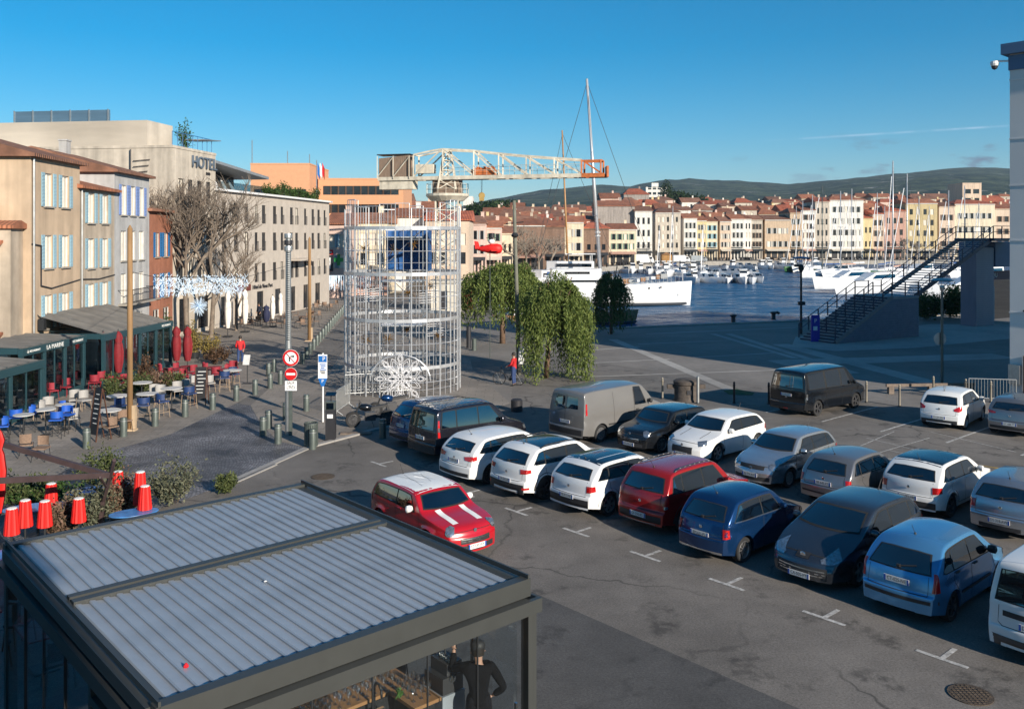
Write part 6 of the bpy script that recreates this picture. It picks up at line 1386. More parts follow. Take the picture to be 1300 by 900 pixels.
for s in (-1, 1):
    MB().bar(jp(0, 0, s), jp(.905, 0, s), .30, .38).build('bottom_chord', m_crw, cr); MB().bar(jp(.905, 0, s), jp(1.0, 0, s), .30, .40).build('tip_chord', m_cro, cr)
    for f0, f1 in zip([.165, .22, .25, .30, .44, .55, .67, .79], [.22, .25, .30, .44, .55, .67, .79, .905]): MB().bar(jp(f0, toph(f0), s), jp(f1, toph(f1), s), .16, .18).build('top_chord', m_crw, cr)
    for f in nodes[:-2]: MB().bar(jp(f, .19, s), jp(f, toph(f)-.05, s), .14, .22).build('vertical', m_crw, cr)
    for i in range(1, len(nodes)-2): MB().bar(jp(nodes[i], toph(nodes[i])-.1, s), jp(nodes[i+1], .15, s), .10, .14).build('diagonal', m_crw, cr)
    MB().bar(jp(.165, .2, s), jp(.29, toph(.29)-.1, s), .10, .14).build('diagonal', m_crw, cr)
    for f in (.905, .985): MB().bar(jp(f, .2, s), jp(f, 1.5, s), .16, .22).build('tip_post', m_cro, cr)
    MB().bar(jp(.905, 1.45, s), jp(.985, 1.45, s), .16, .18).build('tip_chord', m_cro, cr); MB().bar(jp(.915, 1.35, s), jp(.98, .25, s), .09, .10).build('tip_brace', m_cro, cr)
    for f in [.30+.05*i for i in range(13)]: MB().tube(jp(f, .2, s*1.2), jp(f, 1.15, s*1.2), .02, 5).build('handrail_post', m_crw, cr)
    for hh in (.7, 1.15): MB().tube(jp(.30, hh, s*1.2), jp(.905, hh, s*1.2), .018, 5).build('handrail', m_crw, cr)
for f in nodes: MB().bar(jp(f, toph(f) if f < .9 else 1.5, -1), jp(f, toph(f) if f < .9 else 1.5, 1), .12, .14).build('cross_tie', m_crw if f < .9 else m_cro, cr); MB().bar(jp(f, 0, -.8), jp(f, 0, .8), .14, .2).build('cross_tie', m_crw if f < .9 else m_cro, cr)
MB().bar(jp(1.005, -.2, 0), jp(1.005, .9, 0), .2, 1.7).build('end_stop', m_cro, cr)
# plank cabin and counterweight
def slab(nm, f0, f1, h0, h1, s, m):
    a, b = jp(f0, h0, -s), jp(f1, h0, -s); c_, d_ = jp(f1, h0, s), jp(f0, h0, s); up = Vector((0, 0, h1-h0))
    MB().add([a, b, c_, d_, a+up, b+up, c_+up, d_+up], [(3, 2, 1, 0), (4, 5, 6, 7), (0, 1, 5, 4), (1, 2, 6, 5), (2, 3, 7, 6), (3, 0, 4, 7)]).build(nm, m, cr)
for k in range(14):
    f0 = .002+.143*k/14; slab('cabin_plank', f0, f0+.143/14-.0007, .16, 2.2+.02*k, .98, m_plank)
slab('cabin_roof', -.005, .15, 2.52, 2.62, 1.1, m_dark); slab('counterweight', .005, .16, -1.1, -.2, .95, m_crw)
for s in (-1.25,):
    for (f0, h0, f1, h1) in ((0, .2, .075, 2.3), (.15, 2.3, .075, .2), (0, 0, 0, 2.4), (.075, 0, .075, 2.4), (.15, 0, .15, 2.4)): MB().bar(jp(f0, h0, s*1.03), jp(f1, h1, s*1.03), .08, .08).build('cabin_frame', m_crw, cr)
slab('machine_house', .17, .25, .55, 1.5, .6, m_crw)
# trolley with hook
slab('trolley', .425, .525, .25, .85, .7, m_cro)
for k in range(6): slab('trolley_drum', .43+.016*k, .44+.016*k, .85, 1.0+.12*(k % 2), .5, m_cro)
hk = jp(.465, -1.85, 0)
for s in (-.25, .25): MB().tube(jp(.465, .2, s), hk + js*s*.5 + Vector((0, 0, .3)), .02, 5).build('hoist_rope', m_nbd, cr)
kk = MB().lathe([(.30, -.14), (.34, 0), (.30, .14)], 18, axis='y').build('hook_block', m_hook, cr, loc=hk); MB().box((0, 0, -.35), (.5, .3, .4)).build('hook_yoke', m_hook, cr, loc=hk); MB().path([hk + Vector((.0, 0, -.55)), hk + Vector((.05, 0, -.9)), hk + Vector((-.15, 0, -1.05)), hk + Vector((-.3, 0, -.9))], .05, 6).build('hook', m_nbd, cr)
# lattice tower, slewing platform, plinth
tc_ = jp(.31, 0, 0); tx, ty_ = tc_.x, tc_.y; hw_ = 1.15; zb_, zt_ = 3.3, zc-1.9
def tower(z0, z1, w0, w1, nseg, m):
    cs = [(-1, -1), (1, -1), (1, 1), (-1, 1)]
    for (a, b) in cs: MB().bar((tx+a*w0, ty_+b*w0, z0), (tx+a*w1, ty_+b*w1, z1), .17).build('tower_leg', m, cr)
    for i in range(nseg):
        za, zb2 = z0+(z1-z0)*i/nseg, z0+(z1-z0)*(i+1)/nseg; wa, wb = w0+(w1-w0)*i/nseg, w0+(w1-w0)*(i+1)/nseg
        for j in range(4):
            a, b = cs[j], cs[(j+1) % 4]; p, q = (tx+a[0]*wa, ty_+a[1]*wa, za), (tx+b[0]*wb, ty_+b[1]*wb, zb2); r_, s_ = (tx+b[0]*wa, ty_+b[1]*wa, za), (tx+a[0]*wb, ty_+a[1]*wb, zb2)
            mb = MB().bar(p, q, .08).bar(r_, s_, .08).bar(s_, q, .09); mb.build('lattice_panel', m, cr)
tower(zb_, zt_, hw_, hw_, 6, m_crw); tower(zc-1.2, zc+2.9, .95, .35, 4, m_crw)
MB().lathe([(1.7, zt_-.5), (2.25, zt_), (2.25, zt_+.25), (1.6, zt_+.3)], 20, (tx, ty_, 0)).build('slewing_platform', m_crw, cr); slab('slewing_base', .25, .37, -1.65, -.2, .8, m_plank)
for k in range(16): a = 2*math.pi*k/16; MB().tube((tx+2.2*math.cos(a), ty_+2.2*math.sin(a), zt_+.2), (tx+2.2*math.cos(a), ty_+2.2*math.sin(a), zt_+1.3), .025, 5).build('platform_post', m_crw, cr)
for hh in (.75, 1.3): MB().path([(tx+2.2*math.cos(2*math.pi*k/16), ty_+2.2*math.sin(2*math.pi*k/16), zt_+hh) for k in range(17)], .02, 5).build('platform_rail', m_crw, cr)
m_plin = mat('plinth_plaster', (.60, .56, .48), .85, var=.12, streak=.3)
bx('plinth', m_plin, cr, (tx, ty_, 1.5), (3.2, 3.2, 3.0)); bx('plinth_cornice', m_plin, cr, (tx, ty_, 3.1), (3.6, 3.6, .25)); bx('plinth_door', m_nbd, cr, (tx-.3, ty_-1.61, 1.2), (.8, .04, 1.9)); bx('plinth_window', m_cglass, cr, (tx-1.61, ty_, 1.8), (.04, .6, .6))
rp = MB().add([(-.55, 0, 0), (.55, 0, 0), (.45, 0, 2.2), (-.65, 0, 3.0), (-.55, .25, 0), (.55, .25, 0), (.45, .25, 2.2), (-.65, .25, 3.0)], [(0, 1, 2, 3), (7, 6, 5, 4), (0, 4, 5, 1), (1, 5, 6, 2), (2, 6, 7, 3), (3, 7, 4, 0)]).build('rusty_panel', mat('rust', (.16, .035, .018), .85, var=.3, scale=4), loc=at(594, 393)); tag(rp, 'tall rusty steel panel with slanted top by the crane plinth', 'panel')
# ================================================================== buildings: facades with real openings
m_dkgl = mat('window_dark', (.018, .021, .025), .08, var=.5, scale=1.5, rand=.5); m_lace = mat('window_blind', (.66, .60, .50), .7, var=.08, rand=.15); m_frame = mat('window_frame', (.62, .60, .56), .6)
m_tile = None
def tile_mat(name, c):
    m = mat(name, c, .85, var=.35, scale=1.2, stain=.15, rand=.28); n, l = m.node_tree.nodes, m.node_tree.links
    w = n.new('ShaderNodeTexWave'); w.inputs['Scale'].default_value = 1.4; w.inputs['Distortion'].default_value = .3; tc = [k for k in n if k.type == 'TEX_COORD'][0]; l.new(tc.outputs['Object'], w.inputs['Vector'])
    bp = n.new('ShaderNodeBump'); bp.inputs['Strength'].default_value = .8; bp.inputs['Distance'].default_value = .06; l.new(w.outputs[0], bp.inputs['Height']); l.new(bp.outputs[0], n['Principled BSDF'].inputs['Normal']); return m
m_tile = tile_mat('roof_tiles', (.30, .115, .06)); m_tile2 = tile_mat('roof_tiles_old', (.22, .105, .065)); m_tile3 = tile_mat('roof_tiles_red', (.36, .10, .05))
def skin_wall(w, h, holes, depth=.18):
    """facade in local x (0..w), z (0..h), outward -y, with rectangular holes and reveals"""
    xs = sorted({0, w, *[q for x, z, a, b in holes for q in (x, x+a)]}); zs = sorted({0, h, *[q for x, z, a, b in holes for q in (z, z+b)]}); mb = MB()
    for x0, x1 in zip(xs[:-1], xs[1:]):
        for z0, z1 in zip(zs[:-1], zs[1:]):
            cx, cz_ = (x0+x1)/2, (z0+z1)/2
            if any(x < cx < x+a and z < cz_ < z+b for x, z, a, b in holes): continue
            mb.add([(x0, 0, z0), (x1, 0, z0), (x1, 0, z1), (x0, 0, z1)], [(0, 1, 2, 3)])
    for x, z, a, b in holes:
        mb.add([(x, 0, z), (x+a, 0, z), (x+a, 0, z+b), (x, 0, z+b), (x, depth, z), (x+a, depth, z), (x+a, depth, z+b), (x, depth, z+b)], [(0, 4, 5, 1), (1, 5, 6, 2), (2, 6, 7, 3), (3, 7, 4, 0)])
    return mb
_pane = {}
def pane(mt):
    if mt.name not in _pane: _pane[mt.name] = MB().box((.5, 0, .5), (1, .04, 1)).mesh('pane_' + mt.name, mt)
    return _pane[mt.name]
_shut = {}
def shutter_mesh(mt):
    if mt.name not in _shut:
        mb = MB().box((.5, 0, .5), (1, .8, 1))
        for k in range(9): mb.box((.5, -.55, .08+.105*k), (.8, .5, .05))
        _shut[mt.name] = mb.mesh('shutter_' + mt.name, mt)
    return _shut[mt.name]
def house(name, label, cat, p0, p1, h, depth, wall, roof=None, wins=(), shut=None, roof_h=1.4, over=.35, win_m=None, group=None, detail=False, sill=True, flat=False, balc=(), rails=True, side_wall=None, base=None, hip=False, frame_m=None):
    frame_m = frame_m or m_frame
    """front wall from p0 to p1 (left to right seen from the street); wins: (x0,z0,w,h[,kind]); depth behind"""
    p0, p1 = Vector((p0[0], p0[1], 0)), Vector((p1[0], p1[1], 0)); d = p1-p0; w = d.length; rz = math.atan2(d.y, d.x)
    t = thing(name, label, cat, p0, rz, group)
    wa = skin_wall(w, h, [q[:4] for q in wins]); wa.build('front_wall', wall, t)
    mb = MB().add([(0, 0, 0), (0, depth, 0), (0, depth, h), (0, 0, h), (w, 0, 0), (w, depth, 0), (w, depth, h), (w, 0, h)], [(0, 3, 2, 1), (4, 5, 6, 7), (1, 2, 6, 5), (3, 7, 6, 2)]); mb.build('side_walls', side_wall or wall, t)
    if base: bx('ground_floor_band', base[1], t, (w/2, -.02, base[0]/2), (w, .06, base[0]))
    for q in wins:
        x, z, a, b = q[:4]; kind = q[4] if len(q) > 4 else None; pm2 = {'d': m_dkgl, 'l': m_lace, None: win_m or m_dkgl}.get(kind if kind in ('d', 'l') else None)
        o = inst('window', pane(pm2), t, (x, .14, z), scale=(a, 1, b))
        if detail:
            fm = MB().bar((x+.03, .1, z), (x+.03, .1, z+b), .06).bar((x+a-.03, .1, z), (x+a-.03, .1, z+b), .06).bar((x, .1, z+b-.03), (x+a, .1, z+b-.03), .06).bar((x+a/2, .1, z), (x+a/2, .1, z+b-.06), .05); f = fm.build('window_frame', frame_m, t)
            if sill: bx('sill', m_stone, t, (x+a/2, -.04, z-.05), (a+.2, .16, .08))
        if shut and kind != 'n' and (len(q) < 6 or q[5]):
            sm = shut if not isinstance(shut, (list, tuple)) else shut[0]
            for sg in (-1, 1):
                sw = a*.38; x0 = x - sw - .02 if sg < 0 else x+a+.02; inst('shutter', shutter_mesh(sm), t, (x0, -.045, z-.02), scale=(sw, .05, b+.04), rz=0)
    for (x, z, a) in balc:
        mb = MB().box((x+a/2, -.35, z), (a, .7, .12)); mb.build('balcony_slab', m_stone, t); rl = MB().tube((x, -.66, z+.95), (x+a, -.66, z+.95), .03, 5).tube((x, -.66, z+.15), (x+a, -.66, z+.15), .02, 5)
        for k in range(int(a/.16)+1): rl.tube((x+k*.16, -.66, z+.1), (x+k*.16, -.66, z+.95), .014, 4, caps=False)
        for s in (x, x+a): rl.tube((s, -.66, z+.95), (s, 0, z+.95), .025, 5)
        rl.build('balcony_rail', m_nbd, t)
    if roof and not flat:
        v = [(-over, -over, h-.02), (w+over, -over, h-.02), (w+over, depth+over, h-.02), (-over, depth+over, h-.02)]
        ri = [(w*.28 if hip else -over, depth*.5, h+roof_h), (w*.72 if hip else w+over, depth*.5, h+roof_h)]
        v2 = [(x, y, z+.16) for x, y, z in v]; mb = MB().add(v + v2 + ri, [(3, 2, 1, 0), (0, 1, 5, 4), (1, 2, 6, 5), (2, 3, 7, 6), (3, 0, 4, 7), (4, 5, 9, 8), (6, 7, 8, 9), (5, 6, 9), (7, 4, 8)]); mb.build('roof', roof, t)
        mb = MB().box((w*.7, depth*.5, h+roof_h+.2), (.7, .5, 1.2)).box((w*.7, depth*.5, h+roof_h+.85), (.8, .6, .1)); mb.build('chimney', wall, t)
    elif flat:
        MB().box((w/2, depth/2, h+.1), (w+.1, depth+.1, .2)).build('roof_slab', roof or wall, t)
    return t
def grid_w(w, cols, floors, ww, wh, margin=.8, kinds=None, seed=1):
    out = []; r = random.Random(seed); span = (w-2*margin)
    for z in floors:
        for c in range(cols):
            x = margin + (span*(c+.5)/cols) - ww/2; k = kinds[r.randrange(len(kinds))] if kinds else None
            out.append((x, z, ww, wh, k))
    return out
# ---- left row of houses along the cafes
m_tan = mat('tan_render', (0.515, 0.387, 0.271), .9, var=.10, scale=1, streak=.22, stain=.10, bump=.2); m_tan2 = mat('tan_render2', (0.452, 0.374, 0.291), .9, var=.12, streak=.28, stain=.1); m_palegrey = mat('pale_grey_render', (.45, .445, .44), .9, var=.1, streak=.25); m_terra = mat('terracotta_render', (0.345, 0.139, 0.082), .9, var=.15, streak=.2, stain=.15); m_beige = mat('beige_render', (0.524, 0.461, 0.383), .9, var=.10, streak=.30, stain=.08, bump=.15); m_hotel = mat('hotel_stone', (0.450, 0.398, 0.345), .9, var=.08, scale=1.5, streak=.10)
m_shb = mat('shutter_blue', (.27, .42, .50), .6, var=.12, rand=.1); m_shv = mat('shutter_violet', (.18, .26, .50), .6, var=.12); m_steelb = mat('sign_steel', (.10, .13, .17), .5); m_shd = mat('shutter_deep', (.02, .13, .32), .6, var=.12)
hd_ = Vector((-.06, 1)).normalized(); HB = Vector((-24.7, 45.7))
def hp(s): return HB + hd_*s
def fr_(a, b): return (hp(a), hp(b))                    # street facade runs away from the camera
def facade_house(name, lab, s0, s1, h, depth, **k):
    # facade faces +x: left-to-right seen from the street is near -> far
    return house(name, lab, 'house', hp(s0), hp(s1), h, depth, **k)
W3 = lambda w, zs, ww=.95, wh=1.75, cols=2, kinds=('l',), m=.75: grid_w(w, cols, zs, ww, wh, m, kinds)
L1 = 5.9; L2_, L3, L4 = 5.2, 6.4, 5.2
h1 = facade_house('town_house', 'tan corner house with light blue louvred shutters and tiled eave', 0, L1, 11.9, 9, wall=m_tan, roof=m_tile2, wins=W3(L1, (2.9, 6.1, 9.4), m=.9), shut=m_shb, detail=True, roof_h=1.5)
h2 = facade_house('town_house', 'lower tan house with light blue shutters and water stained wall', L1, L1+L2_, 10.6, 9, wall=m_tan2, roof=m_tile, wins=W3(L2_, (3.2, 5.9, 8.6), m=.5), shut=m_shb, detail=True, roof_h=1.3)
h3 = facade_house('town_house', 'pale grey house with violet blue shutters on top floor and iron balconies', L1+L2_, L1+L2_+L3, 11.9, 10, wall=m_palegrey, roof=m_tile2, wins=[(x, z, a, b, k, z > 8) for x, z, a, b, k in W3(L3, (3.4, 6.2, 9.2), cols=3, wh=1.95)] + [(.8, .2, 1.6, 2.4, 'd', False), (3.4, .2, 1.6, 2.4, 'd', False)], shut=m_shv, detail=True, balc=((.6, 3.35, 5.2),), roof_h=1.6)
h4 = facade_house('town_house', 'terracotta house with deep blue shutters behind bare trees', L1+L2_+L3, L1+L2_+L3+L4, 9.6, 9, wall=m_terra, roof=m_tile2, wins=W3(L4, (3.3, 6.3), kinds=('d',)) + [(.8, .2, 1.4, 2.3, 'd', False), (3, .2, 1.4, 2.3, 'd', False)], shut=m_shd, detail=True, roof_h=.9)
# drain pipes, cables, street plate
for s, lab in ((-.1, h1), (L1-.05, h2)): pass
MB().tube((.12, -.1, 0), (.12, -.1, 11.8), .06, 8).build('drain_pipe', m_galv, h1); MB().tube((.08, -.1, 0), (.08, -.1, 10.5), .055, 8).build('drain_pipe', m_galv, h2)
MB().path([(-.0, -.06, 7.4), (1.0, -.06, 7.3), (1.0, -.06, 5.2), (2.2, -.06, 5.0), (5.8, -.06, 5.3)], .035, 5).build('cable', m_nbd, h1); MB().path([(.2, -.06, 5.3), (2.6, -.06, 5.2), (5.1, -.06, 5.35)], .035, 5).build('cable', m_nbd, h2)
bx('street_plate', m_signb, h1, (1.4, -.03, 2.3), (.75, .02, .3)); MB().box((.7, -.25, 3.2), (.3, .3, .6)).tube((.7, 0, 3.7), (.7, -.25, 3.5), .02, 6).build('wall_lantern', m_dark, h1)
# older low wing on the left edge (lean-to with tiles)
lw_a, lw_b = Vector((-26.6, 44.2)), Vector((-24.75, 45.0))
lw = house('lean_to', 'weathered low wing with tiled canopy and garage door at the corner house', 'house', (-29.5, 43.6), (-24.9, 44.2), 8.2, 1.6, wall=m_tan2, roof=m_tile, wins=[(2.6, .2, 1.9, 2.1, 'l')], roof_h=.4, over=.2)
MB().plate([(-.3, -1.0, 2.6), (4.3, -1.0, 2.6), (4.3, 0, 3.0), (-.3, 0, 3.0)], .12).build('tiled_canopy', m_tile, lw); MB().plate([(-.3, -.8, 7.2), (4.3, -.8, 7.2), (4.3, 0, 7.55), (-.3, 0, 7.55)], .12).build('tiled_canopy', m_tile, lw)
MB().path([(.2, -.6, 8.25), (.2, -.6, 9.2), (4.3, -.6, 9.2), (4.3, -.6, 8.25)], .03, 5).tube((.2, -.6, 8.7), (4.3, -.6, 8.7), .02, 5).build('terrace_rail', m_nbd, lw)
# ---- tall blank gable of the hotel, then its long facade
hot0 = hp(L1+L2_+L3+L4); hdir = Vector((.14, .99)).normalized()
T0, T1 = hot0 + hdir*.0, hot0 + hdir*7.0; F1 = hot0 + hdir*35.0
tall = house('hotel', 'tall beige hotel block with large blank side wall and roof sign', 'hotel', T0, T1, 14.6, 16, wall=m_beige, wins=grid_w(7.0, 4, (4.0, 7.0, 10.4), .8, 1.9, .5, ('d', 'd', 'l')) + [(1, .3, 1.6, 2.6, 'd'), (4, .3, 1.8, 2.6, 'd')], flat=True, detail=True, sill=False, frame_m=m_nbd)
bx('roof_box', m_beige, tall, (1.9, 9.4, 15.75), (3.8, 14.6, 2.0))
bx('roof_glazing', mat('roof_glass', (.10, .17, .24), .25, .2), tall, (.3, 9.5, 17.2), (.12, 8.2, .9))
for k in range(6): bx('glazing_post', m_galv, tall, (.2, 5.5+k*1.6, 17.2), (.08, .08, 1.0))
text('HOTEL', 1.35, m_steelb, tall, (4.9, -.1, 13.75), (0, -1), .06); text('***', .6, m_nbd, tall, (5.6, -.06, 12.85), (0, -1), .03)
mb = MB()
for k in range(9): mb.tube((.3+.8*k, .2, 14.8), (.3+.8*k, .2, 15.9), .025, 5)
mb.path([(.3+.8*k, .2, 15.9) for k in range(9)], .03, 5); mb.build('roof_railing', m_shd, tall)
MB().plate([(4.6, -.2, 15.7), (7.6, -.2, 15.9), (7.6, 2.0, 15.9), (4.6, 2.0, 15.7)], .08).build('roof_canopy', m_galv, tall); MB().tube((-.15, 3.4, 11.5), (-.15, 3.4, 14.5), .05, 6).build('vent_pipe', m_nbd, tall)
for k in range(5): MB().tube((-.12, 3.2, 11.8+.45*k), (-.12, 2.2-.1*k, 11.9+.45*k), .03, 5).build('antenna_arm', m_nbd, tall)
w = (F1-T1).length; wins = []
cols = [1.2, 3.5, 5.6, 7.8, 9.4, 12.0, 13.9, 16.3, 17.7, 20.2, 22.4, 24.2, 26.2]
for z in (3.5, 6.4, 9.0):
    for i, x in enumerate(cols): wins.append((x, z, .85 if i % 3 else .7, 1.75, 'd' if (i*7+int(z)) % 5 else 'l'))
for x, a in ((1.0, 1.6), (4.5, 1.4), (8.3, 1.5), (12.5, 1.4), (16.0, 1.8), (20.0, 1.4), (23.5, 1.6)): wins.append((x, .1, a, 2.5, 'd'))
longb = house('hotel', 'long beige hotel facade of four storeys with terrace roof', 'hotel', T1, F1, 11.6, 14, wall=m_hotel, wins=wins, frame_m=m_nbd, flat=True, detail=True, sill=False, roof=m_hotel)
for z in (3.5, 6.4, 9.0):
    for i, x in enumerate(cols):
        mb = MB()
        for k in range(6): mb.tube((x+.02+.16*k, -.03, z), (x+.02+.16*k, -.03, z+.9), .012, 4, caps=False)
        mb.tube((x, -.03, z+.9), (x+.85, -.03, z+.9), .018, 5).build('window_guard', m_nbd, longb)
bx('white_cornice', mat('cornice_white', (.68, .68, .68), .6), longb, (w/2, -.1, 11.75), (w+.4, .5, .18))
MB().plate([(-.5, .8, 14.4), (11.0, .0, 13.4), (11.0, 8, 13.4), (-.5, 8, 14.4)], .25).build('winged_roof', mat('zinc_roof', (.24, .26, .28), .5, .3), longb)
for k in range(5): MB().plate([(.6+1.5*k, 1.6, 11.8), (1.5+1.5*k, 1.6, 11.8), (1.5+1.5*k, 2.6, 13.2)], .06).build('roof_fin', m_signw, longb)
bx('penthouse', m_dkgl, longb, (5, 5.5, 12.6), (9.5, 5, 1.6)); bx('terrace_glass', glass_mat('rail_glass', (.5, .6, .65)), longb, (5.5, .3, 12.2), (9, .03, .7))
text('H\u00f4tel du Vieux Port', .55, m_nbd, longb, (9.5, -.06, 3.05), (0, -1), .02); bx('sign_band', mat('sign_brown', (.13, .03, .02), .6), longb, (5.2, -.05, 3.1), (3.2, .05, .55))
bx('entrance_canopy', m_hotel, longb, (17.2, -.8, 5.4), (4.2, 1.6, .2)); bx('entrance_canopy', m_hotel, longb, (21, -.5, 5.2), (2.2, 1.0, .15))
# plants on the hotel roof
lp_ = T1 + hdir*15
for i in range(9):
    q = T1 + hdir*(13+i*1.7) + Vector((-1.0, 0)); shrub('green rooftop plant %s on hotel terrace' % ['with broad fronds', 'trimmed low', 'with stiff upright leaves', 'with thin tall stems', 'with drooping leaves', 'bushy and dark', 'pale and spiky', 'short and round', 'with a tuft like a palm'][i], (q.x, q.y, 11.8), .6, (1.2, .7, 1.5, 1.7, 1.1, 1.2, 1.0, .7, 1.6)[i], lm_box, 500, .09, 80+i)
q = T1 + hdir*(-2.2) + Vector((-1.5, 0)); shrub('small rooftop palm on the tall hotel block', (q.x, q.y, 14.8), .7, 2.4, lm_box, 500, .09, 95)
# ---- orange offices behind, and the street end
m_oran = mat('orange_render', (.58, .30, .165), .9, var=.06); m_pinkw = mat('pink_render', (.62, .45, .38), .9, var=.08, streak=.15); m_cream = mat('cream_render', (.66, .57, .42), .9, var=.08, streak=.2); m_whiter = mat('white_render', (.70, .67, .62), .9, var=.08, streak=.22); m_yelr = mat('yellow_render', (.62, .50, .27), .9, var=.08, streak=.2); m_peach = mat('peach_render', (.60, .47, .36), .9, var=.08, streak=.2); m_greyw = mat('grey_gable', (.33, .29, .26), .9, var=.15, streak=.3); m_brnw = mat('brown_gable', (.22, .14, .10), .9, var=.2, streak=.3); m_olv = mat('olive_yellow_render', (.50, .40, .22), .9, var=.08, streak=.2); m_redp = mat('rose_red_render', (.45, .27, .21), .9, var=.1)
def fb(name, lab, px0, px1, ytop, Y, wall, cat='building', floors=(), cols=2, ww=1.0, wh=1.6, depth=12, roof=m_tile, flat=False, roof_h=1.5, Y1=None, z0=0.0, shut=None, win=None, kinds=None, balc=(), hip=False, over=.3, base=None, seed=1):
    """far building: front between two photo columns at distance Y (Y1 on the right), eaves at photo row ytop"""
    Y1 = Y1 or Y; a = Vector(((px0-650)/F_PX*Y, Y)); b = Vector(((px1-650)/F_PX*Y1, Y1)); h = CAM_H + (HOR-ytop)/F_PX*(Y+Y1)/2; w = (b-a).length
    ws_ = grid_w(w, cols, floors, ww, wh, w*.06, kinds, seed) if floors else []
    return house(name, lab, cat, a, b, h, depth, wall=wall, roof=roof, wins=ws_, shut=shut, roof_h=roof_h, flat=flat, balc=balc, over=over, hip=hip, base=base, sill=False)
fb('office_block', 'orange office block with ribbon windows behind the hotel', 318, 393, 209, 135, m_oran, floors=(13.6,), cols=8, ww=1.0, wh=1.3, flat=True, roof=m_oran, depth=14); fb('office_block', 'wider orange office block with two window rows beyond the hotel', 404, 512, 228, 140, m_oran, floors=(11.4, 14.3), cols=10, ww=1.3, wh=1.4, flat=True, roof=m_oran, depth=12)
for px, py, lab in ((393, 196, 'curved mast on the orange office roof'), (365, 192, 'thin aerial on the orange office roof'), (320, 178, 'lone aerial above the hotel roof')):
    p = far(px, 210, 136); tag(MB().tube((0, 0, 0), (0, 0, (210-py)/F_PX*136), .07, 6).build('mast', m_galv, loc=p), lab, 'mast')
p = far(402, 250, 112); fl_ = thing('flagpole', 'flagpole with hanging flags over the hotel roof', 'flag', p); MB().tube((0, 0, 0), (0, 0, 4.6), .06, 6).build('pole', m_galv, fl_)
for k, m in enumerate((m_signb, m_signw, m_signr)): MB().grid([[(.1+.3*k+.1*i, .1*math.sin(i), 4.3-.5*j-.25*i) for i in range(4)] for j in range(4)]).build('flag', m, fl_)
fb('shop_house', 'pink pharmacy house with hanging signs past the hotel', 414, 442, 285, 112, m_pinkw, floors=(3.8, 6.4), cols=2, shut=m_shb, roof=m_tile, depth=10, roof_h=1.6, kinds=('l',))
fb('shop_house', 'cream shop house with brick red shopfront behind the cage', 442, 492, 283, 118, m_cream, floors=(4.0, 6.6), cols=4, roof=m_tile2, depth=10, kinds=('d', 'l'), base=(3.0, m_redp))
fb('shop_house', 'white walled house behind the cage, between shop and crane', 492, 540, 276, 126, m_whiter, floors=(4.0, 6.8), cols=4, roof=m_tile, depth=12, kinds=('d', 'l')); fb('shop_house', 'tan shop house with striped blinds behind the crane tower', 540, 596, 280, 122, m_peach, floors=(4.0, 6.6), cols=4, roof=m_tile3, depth=12, kinds=('d', 'l'))
ph = far(430, 330, 110.6); cr_ = thing('pharmacy_cross', 'green pharmacy cross on the pink house', 'sign', ph); MB().box((0, 0, 0), (.35, .2, 1.4)).box((0, .003, 0), (1.1, .2, .5)).build('cross', mat('pharm_green', (.02, .28, .06), .4), cr_)
p2 = far(419, 328, 110.4); bs = thing('banner_sign', 'tall black and red banner sign beside the pharmacy cross', 'sign', p2); bx('panel', m_nbd, bs, (0, 0, -.6), (.75, .15, 2.0)); bx('panel', m_signr, bs, (0, 0, .75), (.75, .15, .6))
bx('white_mark', m_signw, bs, (0, -.09, -.6), (.16, .03, 1.4)); bx('white_mark', m_signw, bs, (0, -.09, .75), (.4, .03, .16))
fb('house', 'small tiled roof house peeping over the cage top', 455, 500, 262, 165, m_whiter, roof=m_tile3, depth=12, roof_h=2.2, floors=(9,), cols=3); fb('house', 'long low tiled house seen over the cage rim', 500, 560, 268, 160, m_peach, roof=m_tile, depth=12, roof_h=2.0, floors=(8.5,), cols=4)
fb('house', 'pale house with terrace above the cage rim', 420, 460, 268, 150, m_beige, roof=m_tile2, depth=12, roof_h=1.8, floors=(8,), cols=3)
fb('house', 'yellowish house high behind the cage top', 470, 520, 255, 210, m_cream, roof=m_tile2, depth=12, roof_h=2.0, floors=(11.5,), cols=3)
